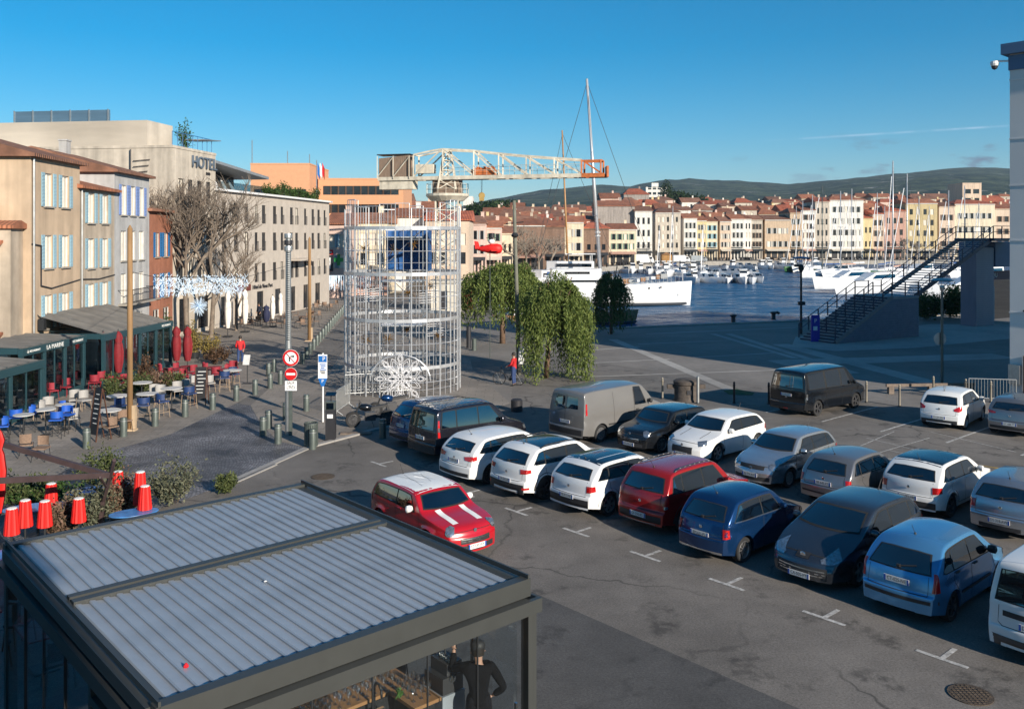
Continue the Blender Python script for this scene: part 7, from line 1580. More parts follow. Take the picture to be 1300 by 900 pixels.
# ================================================================== the far quay: one house after another
def YQ(px): return lerp_tab([(590, 178), (640, 190), (700, 215), (740, 228), (775, 238), (800, 248), (830, 270), (870, 285), (905, 293), (950, 298), (1010, 300), (1100, 302), (1300, 307)], px)
m_shg = mat('shutter_green', (.16, .24, .17), .6, var=.1); m_shw = mat('shutter_pale', (.42, .42, .40), .6, var=.1); m_shbr = mat('shutter_brown', (.13, .07, .04), .6); m_sha = mat('shutter_aqua', (.16, .38, .48), .6)
m_awn = mat('awning_dark', (.03, .035, .04), .8); m_awnw = mat('awning_cream', (.55, .50, .42), .8); m_shop = mat('shop_dark', (.022, .02, .02), .4, var=.5, scale=1)
FAR = [ # label, px0, px1, eaves row, wall, storeys, columns, roof, shutters
 ('pink house with arched window and grey parapet by the crane', 598, 617, 284, m_pinkw, 3, 2, m_tile2, m_shw), ('pale pink house with red tiled roof behind flying red figure', 617, 637, 289, m_pinkw, 3, 2, m_tile, m_shg),
 ('low yellow house with brown arched windows and dark shop', 637, 651, 296, m_cream, 2, 2, m_tile2, None), ('brown barn-like gable wall behind bare plane trees', 655, 692, 286, m_brnw, 0, 0, m_tile, None),
 ('tall brown blank wall beside cream gabled house', 692, 717, 288, m_brnw, 1, 2, m_tile, None), ('cream gabled house with balcony and yellow ground part', 717, 741, 282, m_cream, 3, 2, m_tile, m_shw),
 ('rust brown walled house with tiled roof', 741, 773, 290, m_brnw, 1, 3, m_tile3, None), ('yellow balcony house with green shutters', 773, 808, 291, m_cream, 3, 4, m_tile, m_shg),
 ('tall cream house rising beside the mast', 806, 828, 268, m_whiter, 4, 3, m_tile2, None), ('beige house with red window boxes and scaffolded front', 832, 864, 270, m_beige, 5, 5, m_tile2, None),
 ('white three-storey house with plain front', 868, 885, 277, m_whiter, 4, 3, m_tile, m_shw), ('narrow bright yellow house', 885, 897, 280, m_yelr, 4, 3, m_tile, m_shw), ('narrow cream house with aqua shutters', 897, 911, 281, m_cream, 4, 2, m_tile, m_sha),
 ('peach house with grey shutters', 914, 928, 281, m_peach, 4, 3, m_tile2, m_shw), ('white house with long balcony', 928, 945, 278, m_whiter, 4, 3, m_tile, m_shw), ('narrow off white house with awning', 945, 954, 278, m_whiter, 4, 2, m_tile, None), ('sand coloured house with shop awning', 954, 968, 279, m_beige, 4, 3, m_tile2, m_shbr),
 ('broad sandstone house with hipped roof', 971, 1003, 279, m_tan, 3, 4, m_tile2, m_shw), ('tall sandstone house with two window columns', 1003, 1018, 270, m_tan, 4, 2, m_tile, m_shw), ('white house with red shutters behind leaning masts', 1018, 1035, 267, m_whiter, 5, 2, m_tile, m_shbr),
 ('tall beige tower house', 1035, 1053, 256, m_beige, 5, 3, m_tile3, None), ('big white corner house with many windows', 1053, 1096, 254, m_signw if False else m_whiter, 5, 5, m_tile, m_shw), ('small bright yellow house', 1096, 1108, 277, m_yelr, 3, 2, m_tile3, None), ('orange brown house with flat gable', 1108, 1122, 272, m_peach, 4, 2, m_tile3, m_shbr),
 ('rose red house with tall roof', 1122, 1150, 268, m_redp, 4, 3, m_tile3, None), ('large mustard house with dark windows', 1150, 1190, 258, m_olv, 5, 4, m_tile, None), ('brick brown house behind mustard gable', 1192, 1212, 262, m_peach, 4, 2, m_tile2, m_shbr), ('broad cream house with red hipped roof and dark windows', 1212, 1263, 259, m_cream, 4, 6, m_tile3, m_shw), ('orange end house beside concrete tower', 1263, 1292, 265, m_peach, 4, 3, m_tile, m_shbr)]
for i, (lab, p0, p1, yt, wl_, nf, nc, rf, sh) in enumerate(FAR):
    Y, Y1 = YQ((p0+p1)/2), YQ((p0+p1)/2)
    h = CAM_H + (HOR-yt)/F_PX*Y; z0 = 4.2; st_ = (h-z0)/max(1, nf-.9) if nf > 1 else 3
    fl_ = [z0 + k*(h-z0-.3)/max(1, nf-1) for k in range(max(0, nf-1))] if nf > 1 else ([z0] if nf == 1 else [])
    wid = (p1-p0)/F_PX*Y; ww = min(1.15, wid/max(1, nc)*.42); wh = min(1.9, (h-z0)/max(1, nf-1)*.58) if nf > 1 else 1.5
    t = fb('quay_house', lab + ' on the far quay', p0, p1, yt, Y, wl_, 'house', fl_, nc, ww, wh, 13, rf, False, 1.7, None, shut=sh, kinds=('d', 'd', 'l') if i % 2 else ('d',), hip=i % 3 == 0, seed=i)
    # shop front, awning
    bx('shop_window', m_shop, t, (wid/2, -.03, 1.6), (wid*.86, .06, 2.7)); MB().plate([(wid*.04, -2.2, 2.9), (wid*.96, -2.2, 2.9), (wid*.96, -.05, 3.5), (wid*.04, -.05, 3.5)], .08).build('awning', (m_awn, m_awnw, m_awn, m_redp)[i % 4], t)
    for k in range(1, 4): bx('shop_pillar', wl_, t, (wid*(k/4), -.08, 1.55), (.35, .1, 2.9))
    if nf >= 4 and i % 2 == 0:
        mb = MB().box((wid/2, -.45, z0+.0), (wid*.9, .8, .12)); mb.build('balcony_slab', m_whiter, t); rl = MB().tube((wid*.05, -.8, z0+1), (wid*.95, -.8, z0+1), .05, 4)
        for k in range(int(wid*.9/.5)): rl.tube((wid*.05+.5*k, -.8, z0), (wid*.05+.5*k, -.8, z0+1), .03, 3, caps=False)
        rl.build('balcony_rail', m_nbd, t)
    bx('cornice', m_whiter if i % 2 else wl_, t, (wid/2, -.12, h-.2), (wid*1.0, .25, .22))
# rows of roofs climbing behind
rb = random.Random(11)
walls = [m_whiter, m_cream, m_peach, m_beige, m_pinkw, m_greyw, m_tan2, m_yelr]; wn_ = ['white', 'cream', 'peach', 'beige', 'pink', 'grey', 'tan', 'yellow']; rfs = [m_tile, m_tile2, m_tile3]; rn = ['terracotta', 'brownish', 'bright red']
BACK = []
for row, (Y, y0, y1, step) in enumerate(((325, 266, 276, 26), (365, 260, 270, 24), (410, 256, 264, 22), (470, 252, 259, 20))):
    px = 600 + row*7
    while px < 1290:
        w_ = step*rb.uniform(.7, 1.35); yt = rb.uniform(y0, y1) + (12 if px < 760 else 0) - (4 if px > 1020 else 0); k = rb.randrange(8); r_ = rb.randrange(3)
        near = FAR[min(range(len(FAR)), key=lambda q: abs((FAR[q][1]+FAR[q][2])/2-px-w_/2))][0]
        nm = ' '.join(near.split()[:4]); Yb = Y + rb.uniform(-10, 10) if px > 840 else YQ(px)+35+row*30
        zz = CAM_H + (HOR-yt)/F_PX*Yb
        fb('hill_house', '%s house with %s roof, row %s back, behind the %s' % (wn_[k], rn[r_], ['one', 'two', 'three', 'four'][row], nm), px, px+w_, yt, Yb, walls[k], 'house', (zz-2.3,), max(1, int(w_/8)), 1.0, 1.3, 12, rfs[r_], False, rb.uniform(1.4, 2.6), hip=rb.random() < .4, kinds=('d', 'l'), over=.4, seed=int(px))
        px += w_*rb.uniform(.9, 1.15)
hr = fb('apartment_tower', 'white apartment tower on the hillside with rows of loggias', 820, 848, 239, 520, m_whiter, 'building', [20+3.0*k for k in range(6)], 4, 2.0, 1.5, 14, m_whiter, True, kinds=('d',)); bx('lift_house', m_whiter, hr, (6, 6, 38), (4, 4, 2.2))
hr = fb('apartment_tower', 'small white block behind the crane at the wood edge', 588, 600, 250, 330, m_whiter, 'building', (15, 18), 3, 1.4, 1.2, 12, m_whiter, True); 
hr = fb('apartment_tower', 'terraced rooftop block above the cream house at far right', 1222, 1246, 233, 350, m_peach, 'building', (21, 24.5), 2, 2.4, 1.8, 12, m_peach, True); hr = fb('house', 'grey gable wall house behind the tall mast', 758, 806, 262, 262, m_greyw, 'house', (), 1, 1, 1, 16, m_tile, False, 2.0)
fb('house', 'tile roofed villa on the rise beside the apartment tower', 792, 824, 247, 400, m_greyw, 'house', (20,), 3, 1.2, 1.3, 14, m_tile3, False, 3.0, hip=True)
# woods and shrubs on the rise behind the roofs
def tree_far(lab, px, py_base, Y, r, h, lm, seed, trunk_h=.35):
    p = far(px, py_base, Y); rng = np.random.default_rng(seed); t = thing('tree', lab, 'tree', p)
    MB().tube((0, 0, 0), (0, 0, h*.6), r*.06, 6, r*.03).build('trunk', m_twig, t)
    n = 1500; u = rng.normal(size=(n, 3)); u /= np.linalg.norm(u, axis=1, keepdims=True); pts = u*(rng.random((n, 1))**.4)*np.array([r, r, h*.4]) + np.array([0, 0, h*.62]) + rng.normal(size=(n, 3))*.25
    v, f = leaf_cloud(pts, r*.12, rng); np_mesh('crown', v, f, lm, t)
lm_pine = leafmat('leaf_pine', (.012, .03, .012), (.04, .07, .025)); lm_bare = leafmat('twig_cloud', (.08, .05, .04), (.16, .11, .085))
for i, (px, yb, Y, r, h) in enumerate(((606, 279, 300, 4, 5), (618, 278, 310, 5, 5.5), (632, 277, 320, 5, 6), (645, 277, 330, 5, 6), (658, 278, 340, 4, 5), (846, 272, 420, 3, 16), (858, 270, 430, 6, 10), (868, 272, 440, 6, 10), (880, 273, 440, 7, 9))):
    tree_far(['round dark pine next to the crane tower', 'round dark pine behind pink house', 'broad dark pine above tiled roofs', 'dark pine beside white roofs', 'low dark pine by the utility pole', 'slim cypress beside the apartment tower', 'dark pine right of the cypress', 'dark pine in the hillside grove', 'outer dark pine of the hillside grove'][i], px, yb, Y, r, h, lm_pine, 200+i)
# bare reddish trees on the far promenade
m_bare = mat('bare_bark', (.24, .20, .16), .9, var=.2, scale=5)
def bare_tree(lab, loc, h, spread, seed, levels=5, r0=.22, mt=m_bare, lean=0.0, up=.25, fork=.3):
    r = random.Random(seed); t = thing('bare_tree', lab, 'tree', loc); tr, br = MB(), MB()
    def grow(p, d, ln, rad, lv):
        q = p + d*ln; (tr if lv >= levels-1 else br).tube(p, q, rad, 7 if lv > 2 else 4, rad*.72, caps=False)
        if lv == 0: return
        k = 3 if lv > 1 else 4
        for i in range(k):
            ax = Vector((r.gauss(0, 1), r.gauss(0, 1), r.gauss(0, .5))).normalized(); nd = (d*(.55 if lv < levels else .75) + ax*spread + Vector((0, 0, up))).normalized()
            grow(p + d*ln*r.uniform(.6, 1.0) if i else q, nd, ln*r.uniform(.62, .85), rad*.62, lv-1)
    grow(Vector((0, 0, 0)), Vector((lean, 0, 1)).normalized(), h*fork, r0, levels)
    tr.build('trunk', mt, t, smooth=True); br.build('branches', mt, t); return t
for i, (px, Y, h) in enumerate(((668, 196, 11), (684, 200, 10), (656, 192, 9), (700, 205, 9), (1148, 290, 9), (1164, 292, 8))): bare_tree(['leafless plane tree before the brown barn wall', 'leafless tree with dense twigs by the barn', 'thin leafless tree near the utility pole', 'leafless tree beside the timber mast', 'leafless tree before the mustard house', 'small leafless tree at the mustard house corner'][i], Vector(((px-650)/F_PX*Y, Y, 0)), h, .62, 300+i, 5, .28)
# vans, stalls and parasols on the far promenade
def far_van(lab, px, Y, ln, h, m, name='van'):
    p = Vector(((px-650)/F_PX*Y, Y, 0)); t = thing(name, lab, 'van', p); c = h*.72
    MB().prism([(-ln/2, -.95), (ln/2, -.95), (ln/2, .95), (-ln/2, .95)], .35, h).build('cargo_box', m, t); MB().add([(ln/2, -.9, .35), (ln/2+1.4, -.9, .35), (ln/2+1.4, -.9, h*.45), (ln/2+.9, -.9, h*.8), (ln/2, -.9, h*.85), (ln/2, .9, .35), (ln/2+1.4, .9, .35), (ln/2+1.4, .9, h*.45), (ln/2+.9, .9, h*.8), (ln/2, .9, h*.85)], [(0, 1, 2, 3, 4), (9, 8, 7, 6, 5), (1, 6, 7, 2), (2, 7, 8, 3), (3, 8, 9, 4)]).build('cab', m, t)
    bx('side_window', m_cglass, t, (ln/2+.55, -.92, h*.62), (.7, .04, h*.22))
    ty = wheel_mesh('cap')[0]
    for x in (-ln/2+.8, ln/2+.5):
        for y in (-.85, .85): inst('wheel', ty, t, (x, y, .36), scale=(.36, .3, .36))
far_van('white box van parked on the far quay by the yellow balcony house', 812, 252, 5.0, 2.7, m_signw); far_van('white camper parked left of the scaffolded beige house', 862, 262, 3.5, 2.2, m_signw); far_van('pale van among the boats sheds', 884, 268, 3.4, 2.0, m_silv if False else m_galv)
bx_ = thing('ticket_kiosk', 'small ochre wooden kiosk on the far quay edge', 'kiosk', Vector(((846-650)/F_PX*250, 250, 0))); MB().box((0, 0, 1.3), (2.8, 2.4, 2.6)).build('cabin', mat('ochre_wood', (.33, .17, .05), .7), bx_); MB().add([(-1.6, -1.4, 2.6), (1.6, -1.4, 2.6), (1.6, 1.4, 2.6), (-1.6, 1.4, 2.6), (0, 0, 3.3)], [(0, 1, 4), (1, 2, 4), (2, 3, 4), (3, 0, 4), (3, 2, 1, 0)]).build('roof', m_wood, bx_)
# people and cafe terraces along the far quay read as one crowd of parasols and chairs
rc = random.Random(5)
cw = MB()
for k in range(260):
    px = rc.uniform(640, 1280); Y = YQ(px)-rc.uniform(3, 8); x = (px-650)/F_PX*Y; cw.box((x, Y, .45), (.5, .5, .9), rc.random()*3)
    if k % 5 == 0: cw.lathe([(.25, .9), (.15, 1.4), (.1, 1.7)], 6, (x, Y, 0))
tag(cw.build('terrace_crowd', m_shop), 'far cafe terraces with chairs and people along the quay', 'crowd', kind='stuff')
# ================================================================== boats
ZW = -1.25
m_gel = mat('gelcoat', (.74, .75, .76), .25, var=.05, coat=.5); m_boot = mat('boot_stripe', (.03, .035, .045), .4); m_teak = mat('teak', (.26, .14, .07), .6, var=.2); m_mast = mat('mast_alloy', (.66, .66, .66), .35, .5, var=.08); m_mastw = mat('mast_timber', (.36, .19, .07), .5, var=.2); m_rope = mat('rope', (.06, .06, .06), .8); m_bcov = mat('boat_cover_blue', (.02, .07, .22), .8); m_green = mat('hull_green', (.02, .10, .03), .4); m_navyh = mat('hull_navy', (.02, .05, .11), .4)
def hull(mb, L, B, fb_, z0=-.2, sheer=.25, stern=.75, bow_rake=.10, n=18, flare=.86):
    rows = []
    for i in range(n+1):
        t = i/n; x = -L/2 + L*t; w = B/2*min(1, (stern + (1-stern)*min(1, t/.35)))*(1-max(0, (t-.45)/.55)**2.2) + .002; zt = fb_*(1 + sheer*max(0, (t-.3))**1.6*1.6); xo = L*bow_rake*max(0, (t-.6)/.4)**1.5
        rows.append([(x+xo*.0, 0, z0), (x+xo*.3, -w*flare*.7, z0*.2), (x+xo*.6, -w*flare, zt*.35), (x+xo, -w, zt), (x+xo, -w*.93, zt+.04), (x+xo, 0, zt+.02)])
    full = [r + [(a, -b, c) for a, b, c in reversed(r[:-1])] for r in rows]
    mb.grid(full); k = len(mb.v); first = full[0]; mb.add(first[:-1], [tuple(range(len(first)-1))]); return rows
def boat_motor(lab, loc, rz, L=6.0, cabin='cuddy', hm=m_gel, cover=None):
    t = thing('motorboat', lab, 'boat', loc, rz); B = L*.37; f = L*.13+.2; mb = MB(); hull(mb, L, B, f); mb.build('hull', hm, t, smooth=40)
    MB().box((-L*.06, 0, f*.97), (L*.5, B*.7, .06)).build('cockpit_floor', m_gel, t)
    if cabin == 'cuddy':
        MB().add([(-.02*L, -B*.34, f), (.24*L, -B*.26, f+.1), (.24*L, B*.26, f+.1), (-.02*L, B*.34, f), (-.02*L, -B*.30, f+.75), (.12*L, -B*.24, f+.7), (.12*L, B*.24, f+.7), (-.02*L, B*.30, f+.75)], [(0, 1, 5, 4), (1, 2, 6, 5), (2, 3, 7, 6), (4, 5, 6, 7), (3, 0, 4, 7)]).build('cabin', m_gel, t)
        MB().add([(.125*L, -B*.24, f+.69), (.235*L, -B*.26, f+.2), (.235*L, B*.26, f+.2), (.125*L, B*.24, f+.69)], [(0, 1, 2, 3)]).build('windscreen', m_cglass, t, loc=(.02, 0, .02))
    elif cabin == 'wheel':
        MB().box((0, 0, f+.75), (L*.2, B*.5, 1.4)).box((0, 0, f+1.5), (L*.26, B*.58, .1)).build('wheelhouse', m_gel, t); MB().box((0, 0, f+1.05), (L*.205, B*.51, .45)).build('windows', m_cglass, t)
    else: MB().add([(-.3*L, -B*.4, f), (.3*L, -B*.3, f+.1), (.3*L, B*.3, f+.1), (-.3*L, B*.4, f), (-.1*L, 0, f+.7), (.2*L, 0, f+.45)], [(0, 1, 5, 4), (2, 3, 4, 5), (1, 2, 5), (3, 0, 4)]).build('cover', cover or m_bcov, t)
    MB().box((-L*.52, 0, f*.75), (.35, .35, .7)).box((-L*.53, 0, f*.1), (.15, .12, .9)).build('outboard', m_nbd, t)
    MB().path([(L*.42, -B*.1, f+.25), (L*.40, -B*.1, f+.65), (L*.53, 0, f+.8), (L*.40, B*.1, f+.65), (L*.42, B*.1, f+.25)], .02, 4).build('pulpit', m_mast, t)
    MB().tube((-.2*L, B*.45, f*.5), (-.2*L, B*.48, f*.1), .1, 8).build('fender', m_signw, t)
    return t
def boat_sail(lab, loc, rz, L=10, mast=13, hm=m_gel, mm=m_mast, boomc=None, furl=m_signw):
    t = thing('sailing_yacht', lab, 'boat', loc, rz); B = L*.32; f = L*.095+.2; mb = MB(); hull(mb, L, B, f, sheer=.2); mb.build('hull', hm, t, smooth=40)
    MB().add([(-.18*L, -B*.28, f), (.22*L, -B*.2, f), (.22*L, B*.2, f), (-.18*L, B*.28, f), (-.18*L, -B*.25, f+.5), (.14*L, -B*.16, f+.38), (.14*L, B*.16, f+.38), (-.18*L, B*.25, f+.5)], [(0, 1, 5, 4), (1, 2, 6, 5), (2, 3, 7, 6), (4, 5, 6, 7), (3, 0, 4, 7)]).build('coachroof', m_gel, t)
    r = max(.075, L*.0095)
    MB().tube((.08*L, 0, f), (.08*L, 0, f+mast), r, 8, r*.75).build('mast', mm, t, smooth=True); MB().tube((.06*L, 0, f+1.3), (-.34*L, 0, f+1.35), .08, 8).build('boom', mm, t); MB().tube((.05*L, 0, f+1.48), (-.32*L, 0, f+1.5), .16, 8).build('sail_cover', boomc or m_bcov, t)
    for p in ((.53*L, 0, f+.1), (-.49*L, 0, f+.1)): MB().tube(p, (.08*L, 0, f+mast), .02, 3).build('stay', m_rope, t)
    MB().tube((.50*L, 0, f+.6), (.15*L, 0, f+mast*.86), .075, 6).build('furled_sail', furl, t)
    for s in (-1, 1):
        MB().path([(.07*L, s*B*.46, f), (.08*L, s*.7, f+mast*.55), (.08*L, 0, f+mast*.97)], .016, 3).build('shroud', m_rope, t); MB().tube((.08*L, 0, f+mast*.55), (.08*L, s*.7, f+mast*.55), .03, 4).build('spreader', mm, t)
    MB().path([(.44*L, -B*.12, f+.1), (.46*L, -B*.12, f+.7), (.53*L, 0, f+.75), (.46*L, B*.12, f+.7), (.44*L, B*.12, f+.1)], .02, 4).build('pulpit', m_mast, t)
    return t
def wat(px, py): q = at(px, py, ZW); return q
# big white motor-sailer moored bow to the right
Q = wat(870, 388); ms_ = thing('motor_yacht', 'long white motor yacht with portholes and a straight bow', 'boat', (Q.x-9.8, Q.y+.4, ZW), R(2)); L = 21.0; mb = MB(); hull(mb, L, 5.0, 2.7, z0=-.3, sheer=.18, stern=.85, bow_rake=.015, flare=.96); mb.build('hull', m_gel, ms_, smooth=40)
mb = MB(); hull(mb, L*.995, 5.05, .38, z0=-.3, sheer=0, stern=.85, bow_rake=0, flare=.98); mb.build('boot_top', m_boot, ms_)
for k in range(6): kk = MB().lathe([(.13, 0), (.13, .04)], 12).build('porthole', m_nbd, ms_, loc=(-2.0+1.55*k+.6*(k > 2), -2.48+.17*max(0, k-1), 1.95+.1*k)); kk.rotation_euler = (R(90), 0, R(0 if k < 2 else 8))
ah = MB().bar((8.9, -.95, 1.75), (8.9, -.97, 1.35), .05).bar((8.75, -.97, 1.4), (9.05, -.9, 1.4), .05).build('anchor_mark', m_galv, ms_)
for (x, ln, w_, z0, h_) in ((-3.5, 9.5, 4.2, 2.75, .95), (-4.5, 6.5, 3.8, 3.72, 1.1)): MB().prism([(x-ln/2, -w_/2), (x+ln/2-.8, -w_/2), (x+ln/2, -w_/4), (x+ln/2, w_/4), (x+ln/2-.8, w_/2), (x-ln/2, w_/2)], z0, z0+h_).build('deckhouse', m_gel, ms_); MB().box((x, -w_/2-.01, z0+h_*.55), (ln*.5, .03, h_*.28)).build('window_band', m_cglass, ms_)
rl = MB()
for k in range(22): rl.tube((-2+.55*k, -2.35+.012*k*k*.36, 2.75+.02*k), (-2+.55*k, -2.35+.012*k*k*.36, 3.5+.02*k), .02, 4)
rl.path([(-2+.55*k, -2.35+.012*k*k*.36, 3.5+.02*k) for k in range(22)], .022, 4); rl.build('guard_rail', m_mast, ms_)
for k in range(9): tag_k = MB().box((1.5+.7*k, rc.uniform(-.8, .8), 3.0+.1*k), (rc.uniform(.3, .9), .6, rc.uniform(.3, .7))).build('deck_gear', (m_gel, m_teak, m_galv)[k % 3], ms_)
MB().tube((9.6, 0, 3.2), (9.6, 0, 4.6), .05, 6).build('jackstaff', m_mast, ms_)
# second yacht behind, flybridge cruiser (bow up to the left)
Q = wat(735, 382); fc_ = thing('motor_yacht', 'white flybridge cruiser with raked bow behind the pepper tree', 'boat', (Q.x-2.5, Q.y+9, ZW), R(180)); mb = MB(); hull(mb, 17, 4.8, 2.4, sheer=.5, bow_rake=.08); mb.build('hull', m_gel, fc_, smooth=40)
for (x, ln, w_, z0, h_) in ((-1, 10, 4.0, 2.4, 1.6), (-1.8, 7, 3.4, 4.02, 1.3)): MB().prism([(x-ln/2, -w_/2), (x+ln/2-1.5, -w_/2), (x+ln/2, -w_/5), (x+ln/2, w_/5), (x+ln/2-1.5, w_/2), (x-ln/2, w_/2)], z0, z0+h_).build('superstructure', m_gel, fc_); MB().box((x-.5, w_/2+.01, z0+h_*.55), (ln*.75, .03, h_*.4)).build('window_band', m_cglass, fc_)
MB().plate([(-5.5, -1.7, 6.4), (-1, -1.7, 6.4), (-1, 1.7, 6.4), (-5.5, 1.7, 6.4)], .1).build('hard_top', m_gel, fc_)
for x in (-5, -1.5):
    for y in (-1.5, 1.5): MB().tube((x, y, 5.3), (x, y, 6.4), .05, 5).build('top_post', m_gel, fc_)
# the two tall masts
Q = wat(770, 383); ty2 = thing('sailing_yacht', 'low white sailing yacht with very tall alloy mast', 'boat', (Q.x-1.5, Q.y+4, ZW), R(4)); mb = MB(); hull(mb, 19, 4.6, 1.7, sheer=.15); mb.build('hull', m_gel, ty2, smooth=40)
MB().tube((1.2, 0, 1.7), (-.9, 0, 31.5), .28, 10, .17).build('mast', m_mast, ty2, smooth=True); MB().tube((1.0, 0, 3.2), (-7, 0, 3.4), .16, 8).build('boom', m_mast, ty2); MB().tube((.8, 0, 3.5), (-6.6, 0, 3.7), .3, 8).build('sail_cover', m_bcov, ty2)
for p in ((9.6, 0, 2.0), (-9.2, 0, 1.9)): MB().tube(p, (-.85, 0, 31), .035, 4).build('stay', m_rope, ty2)
for s in (-1, 1): MB().path([(1, s*2.1, 1.8), (.4, s*1.5, 12), (-.2, s*1.0, 21), (-.8, 0, 30.5)], .025, 4).build('shroud', m_rope, ty2); MB().tube((.4, 0, 12), (.4, s*1.5, 12), .06, 5).build('spreader', m_mast, ty2); MB().tube((-.2, 0, 21), (-.2, s*1.0, 21), .05, 5).build('spreader', m_mast, ty2)
for k in range(2): MB().lathe([(.42, 9.0+.5*k), (.42, 9.2+.5*k)], 10, (.65, 0, 0)).build('mast_band', m_mast, ty2)
Q = wat(716, 378); tw = thing('sailing_ketch', 'ketch with slender varnished timber mast', 'boat', (Q.x+2.5, Q.y+3, ZW), R(176)); mb = MB(); hull(mb, 14, 3.8, 1.5, sheer=.25); mb.build('hull', m_navyh, tw, smooth=40); MB().add([(-3, -1.1, 1.5), (2, -.9, 1.5), (2, .9, 1.5), (-3, 1.1, 1.5), (-3, -1, 2.2), (1.5, -.8, 2.1), (1.5, .8, 2.1), (-3, 1, 2.2)], [(0, 1, 5, 4), (1, 2, 6, 5), (2, 3, 7, 6), (4, 5, 6, 7), (3, 0, 4, 7)]).build('coachroof', m_teak, tw)
MB().tube((1.6, 0, 1.5), (2.6, 0, 25.0), .17, 10, .10).build('mast', m_mastw, tw, smooth=True); MB().tube((1.7, 0, 3), (-5, 0, 3.2), .11, 8).build('boom', m_mastw, tw)
for p in ((7.4, 0, 2), (-6.8, 0, 1.7)): MB().tube(p, (2.55, 0, 24.5), .03, 4).build('stay', m_rope, tw)
# wooden launches at the near quay
for px, py, rz, L_, lab, m in ((700, 419, R(5), 7.5, 'old open wooden launch with rail at the near quay', m_teak), (796, 414, R(8), 6.0, 'wooden work boat with brown gunwale by the slim tree', m_teak)):
    q = wat(px, py); t = thing('wooden_boat', lab, 'boat', (q.x-2, q.y+2.2, ZW), rz); mb = MB(); hull(mb, L_, 2.3, 1.25, sheer=.15); mb.build('hull', m, t, smooth=40); mb = MB(); hull(mb, L_*.98, 2.36, .25, sheer=0); mb.build('lower_hull', m_navyh, t); MB().box((-1, 0, 1.7), (1.6, 1.3, .9)).build('cabin', m_gel if px < 750 else m_bcov, t)
    rl = MB().path([(-L_*.4, -.9, 2.0), (L_*.3, -.8, 2.1)], .025, 5)
    for k in range(9): rl.tube((-L_*.4+L_*.7*k/8, -.88, 1.3), (-L_*.4+L_*.7*k/8, -.88, 2.05), .018, 4)
    rl.build('rail', m_mast, t)
# small craft along the pontoon (left to right)
rb2 = random.Random(21); cnt = 0
kinds_ = ['cuddy', 'wheel', 'cover', 'cuddy']; nm_ = {'cuddy': 'small white motorboat with raked windscreen', 'wheel': 'small fishing boat with wheelhouse', 'cover': 'small boat under a cloth cover'}
for row, (py, pxa, pxb, n_) in enumerate(((359, 868, 966, 11), (351, 845, 960, 12), (343, 830, 900, 9), (342, 915, 1010, 10), (338, 960, 1040, 8), (347, 790, 850, 6))):
    for k in range(n_):
        px = pxa + (pxb-pxa)*(k+.5)/n_ + rb2.uniform(-1.5, 1.5); kd = kinds_[rb2.randrange(4)]; q = wat(px, py + rb2.uniform(-.6, .6)); cv = (m_bcov, m_nbd, m_signw)[rb2.randrange(3)]
        boat_motor(nm_[kd] + [' in the front pontoon rank', ' in the second pontoon rank', ' moored by the ochre kiosk', ' below the peach and white houses', ' below the broad sandstone house', ' moored beyond the motor yacht bow'][row], (q.x, q.y, ZW), R(-90 + rb2.uniform(-20, 20)), rb2.uniform(4.8, 7.2), kd, cover=cv).__setitem__('group', 'small craft in the harbour')
pon = MB()
for a, b in (((866, 354), (968, 354)), ((842, 346), (962, 346)), ((915, 339), (1040, 337))):
    p, q = wat(*a), wat(*b); pon.bar(p + Vector((0, 0, .35)), q + Vector((0, 0, .35)), 1.6, .35)
struct(pon, 'pontoons', mat('pontoon_grey', (.22, .20, .18), .85, var=.2))
# sailing yachts: masts against the far quay (px of mast, waterline row, mast top row)
SAIL = [(1043, 352, 236, 'grey', 'slim grey mast beside the harbour lamp'), (1066, 352, 243, 'w', 'mast before the white corner house'), (1080, 350, 240, 'w', 'mast at the white house corner'), (1112, 352, 245, 'w', 'mast near the small yellow house'), (1131, 358, 205, 'W', 'tallest white mast with thick spar'), (1150, 362, 221, 'W', 'second tall white mast'), (1122, 348, 262, 'w', 'short mast among taller ones'), (1165, 350, 250, 'w', 'mast by the mustard house'), (1178, 350, 262, 'w', 'short mast at mustard house corner'), (1203, 350, 242, 'w', 'mast before the brick brown house'), (1223, 352, 236, 'w', 'slim mast left of the cream house'), (1241, 350, 258, 'w', 'mast above the stair handrail'), (852, 350, 262, 'w', 'thin mast before scaffolded beige house'), (835, 350, 285, 'w', 'short mast near the motor yacht bow'), (890, 352, 283, 'w', 'short mast before the yellow house'), (1010, 345, 262, 'w', 'mast with raked rigging near sandstone house'), (1018, 345, 256, 'w', 'mast with white furled sail'), (1030, 347, 248, 'w', 'mast next to tower house')]
for i, (px, pw, pt, kd, lab) in enumerate(SAIL):
    q = wat(px, pw); h = CAM_H - ZW + (HOR-pt)/F_PX*q.y; L_ = h*.62 if h > 20 else max(8, h*.66); hm = m_gel if i % 4 != 3 else (m_green, m_navyh, m_redp)[(i//4) % 3]
    boat_sail('sailing yacht, ' + lab, (q.x - .08*L_*math.cos(R(205+i*7 % 30)), q.y, ZW), R(205 + (i*7) % 30 if px > 1000 else 250), L_, h-L_*.095-.2, hm, m_mast if kd != 'grey' else m_boll, boomc=(m_bcov, m_redp, m_signw)[i % 3])
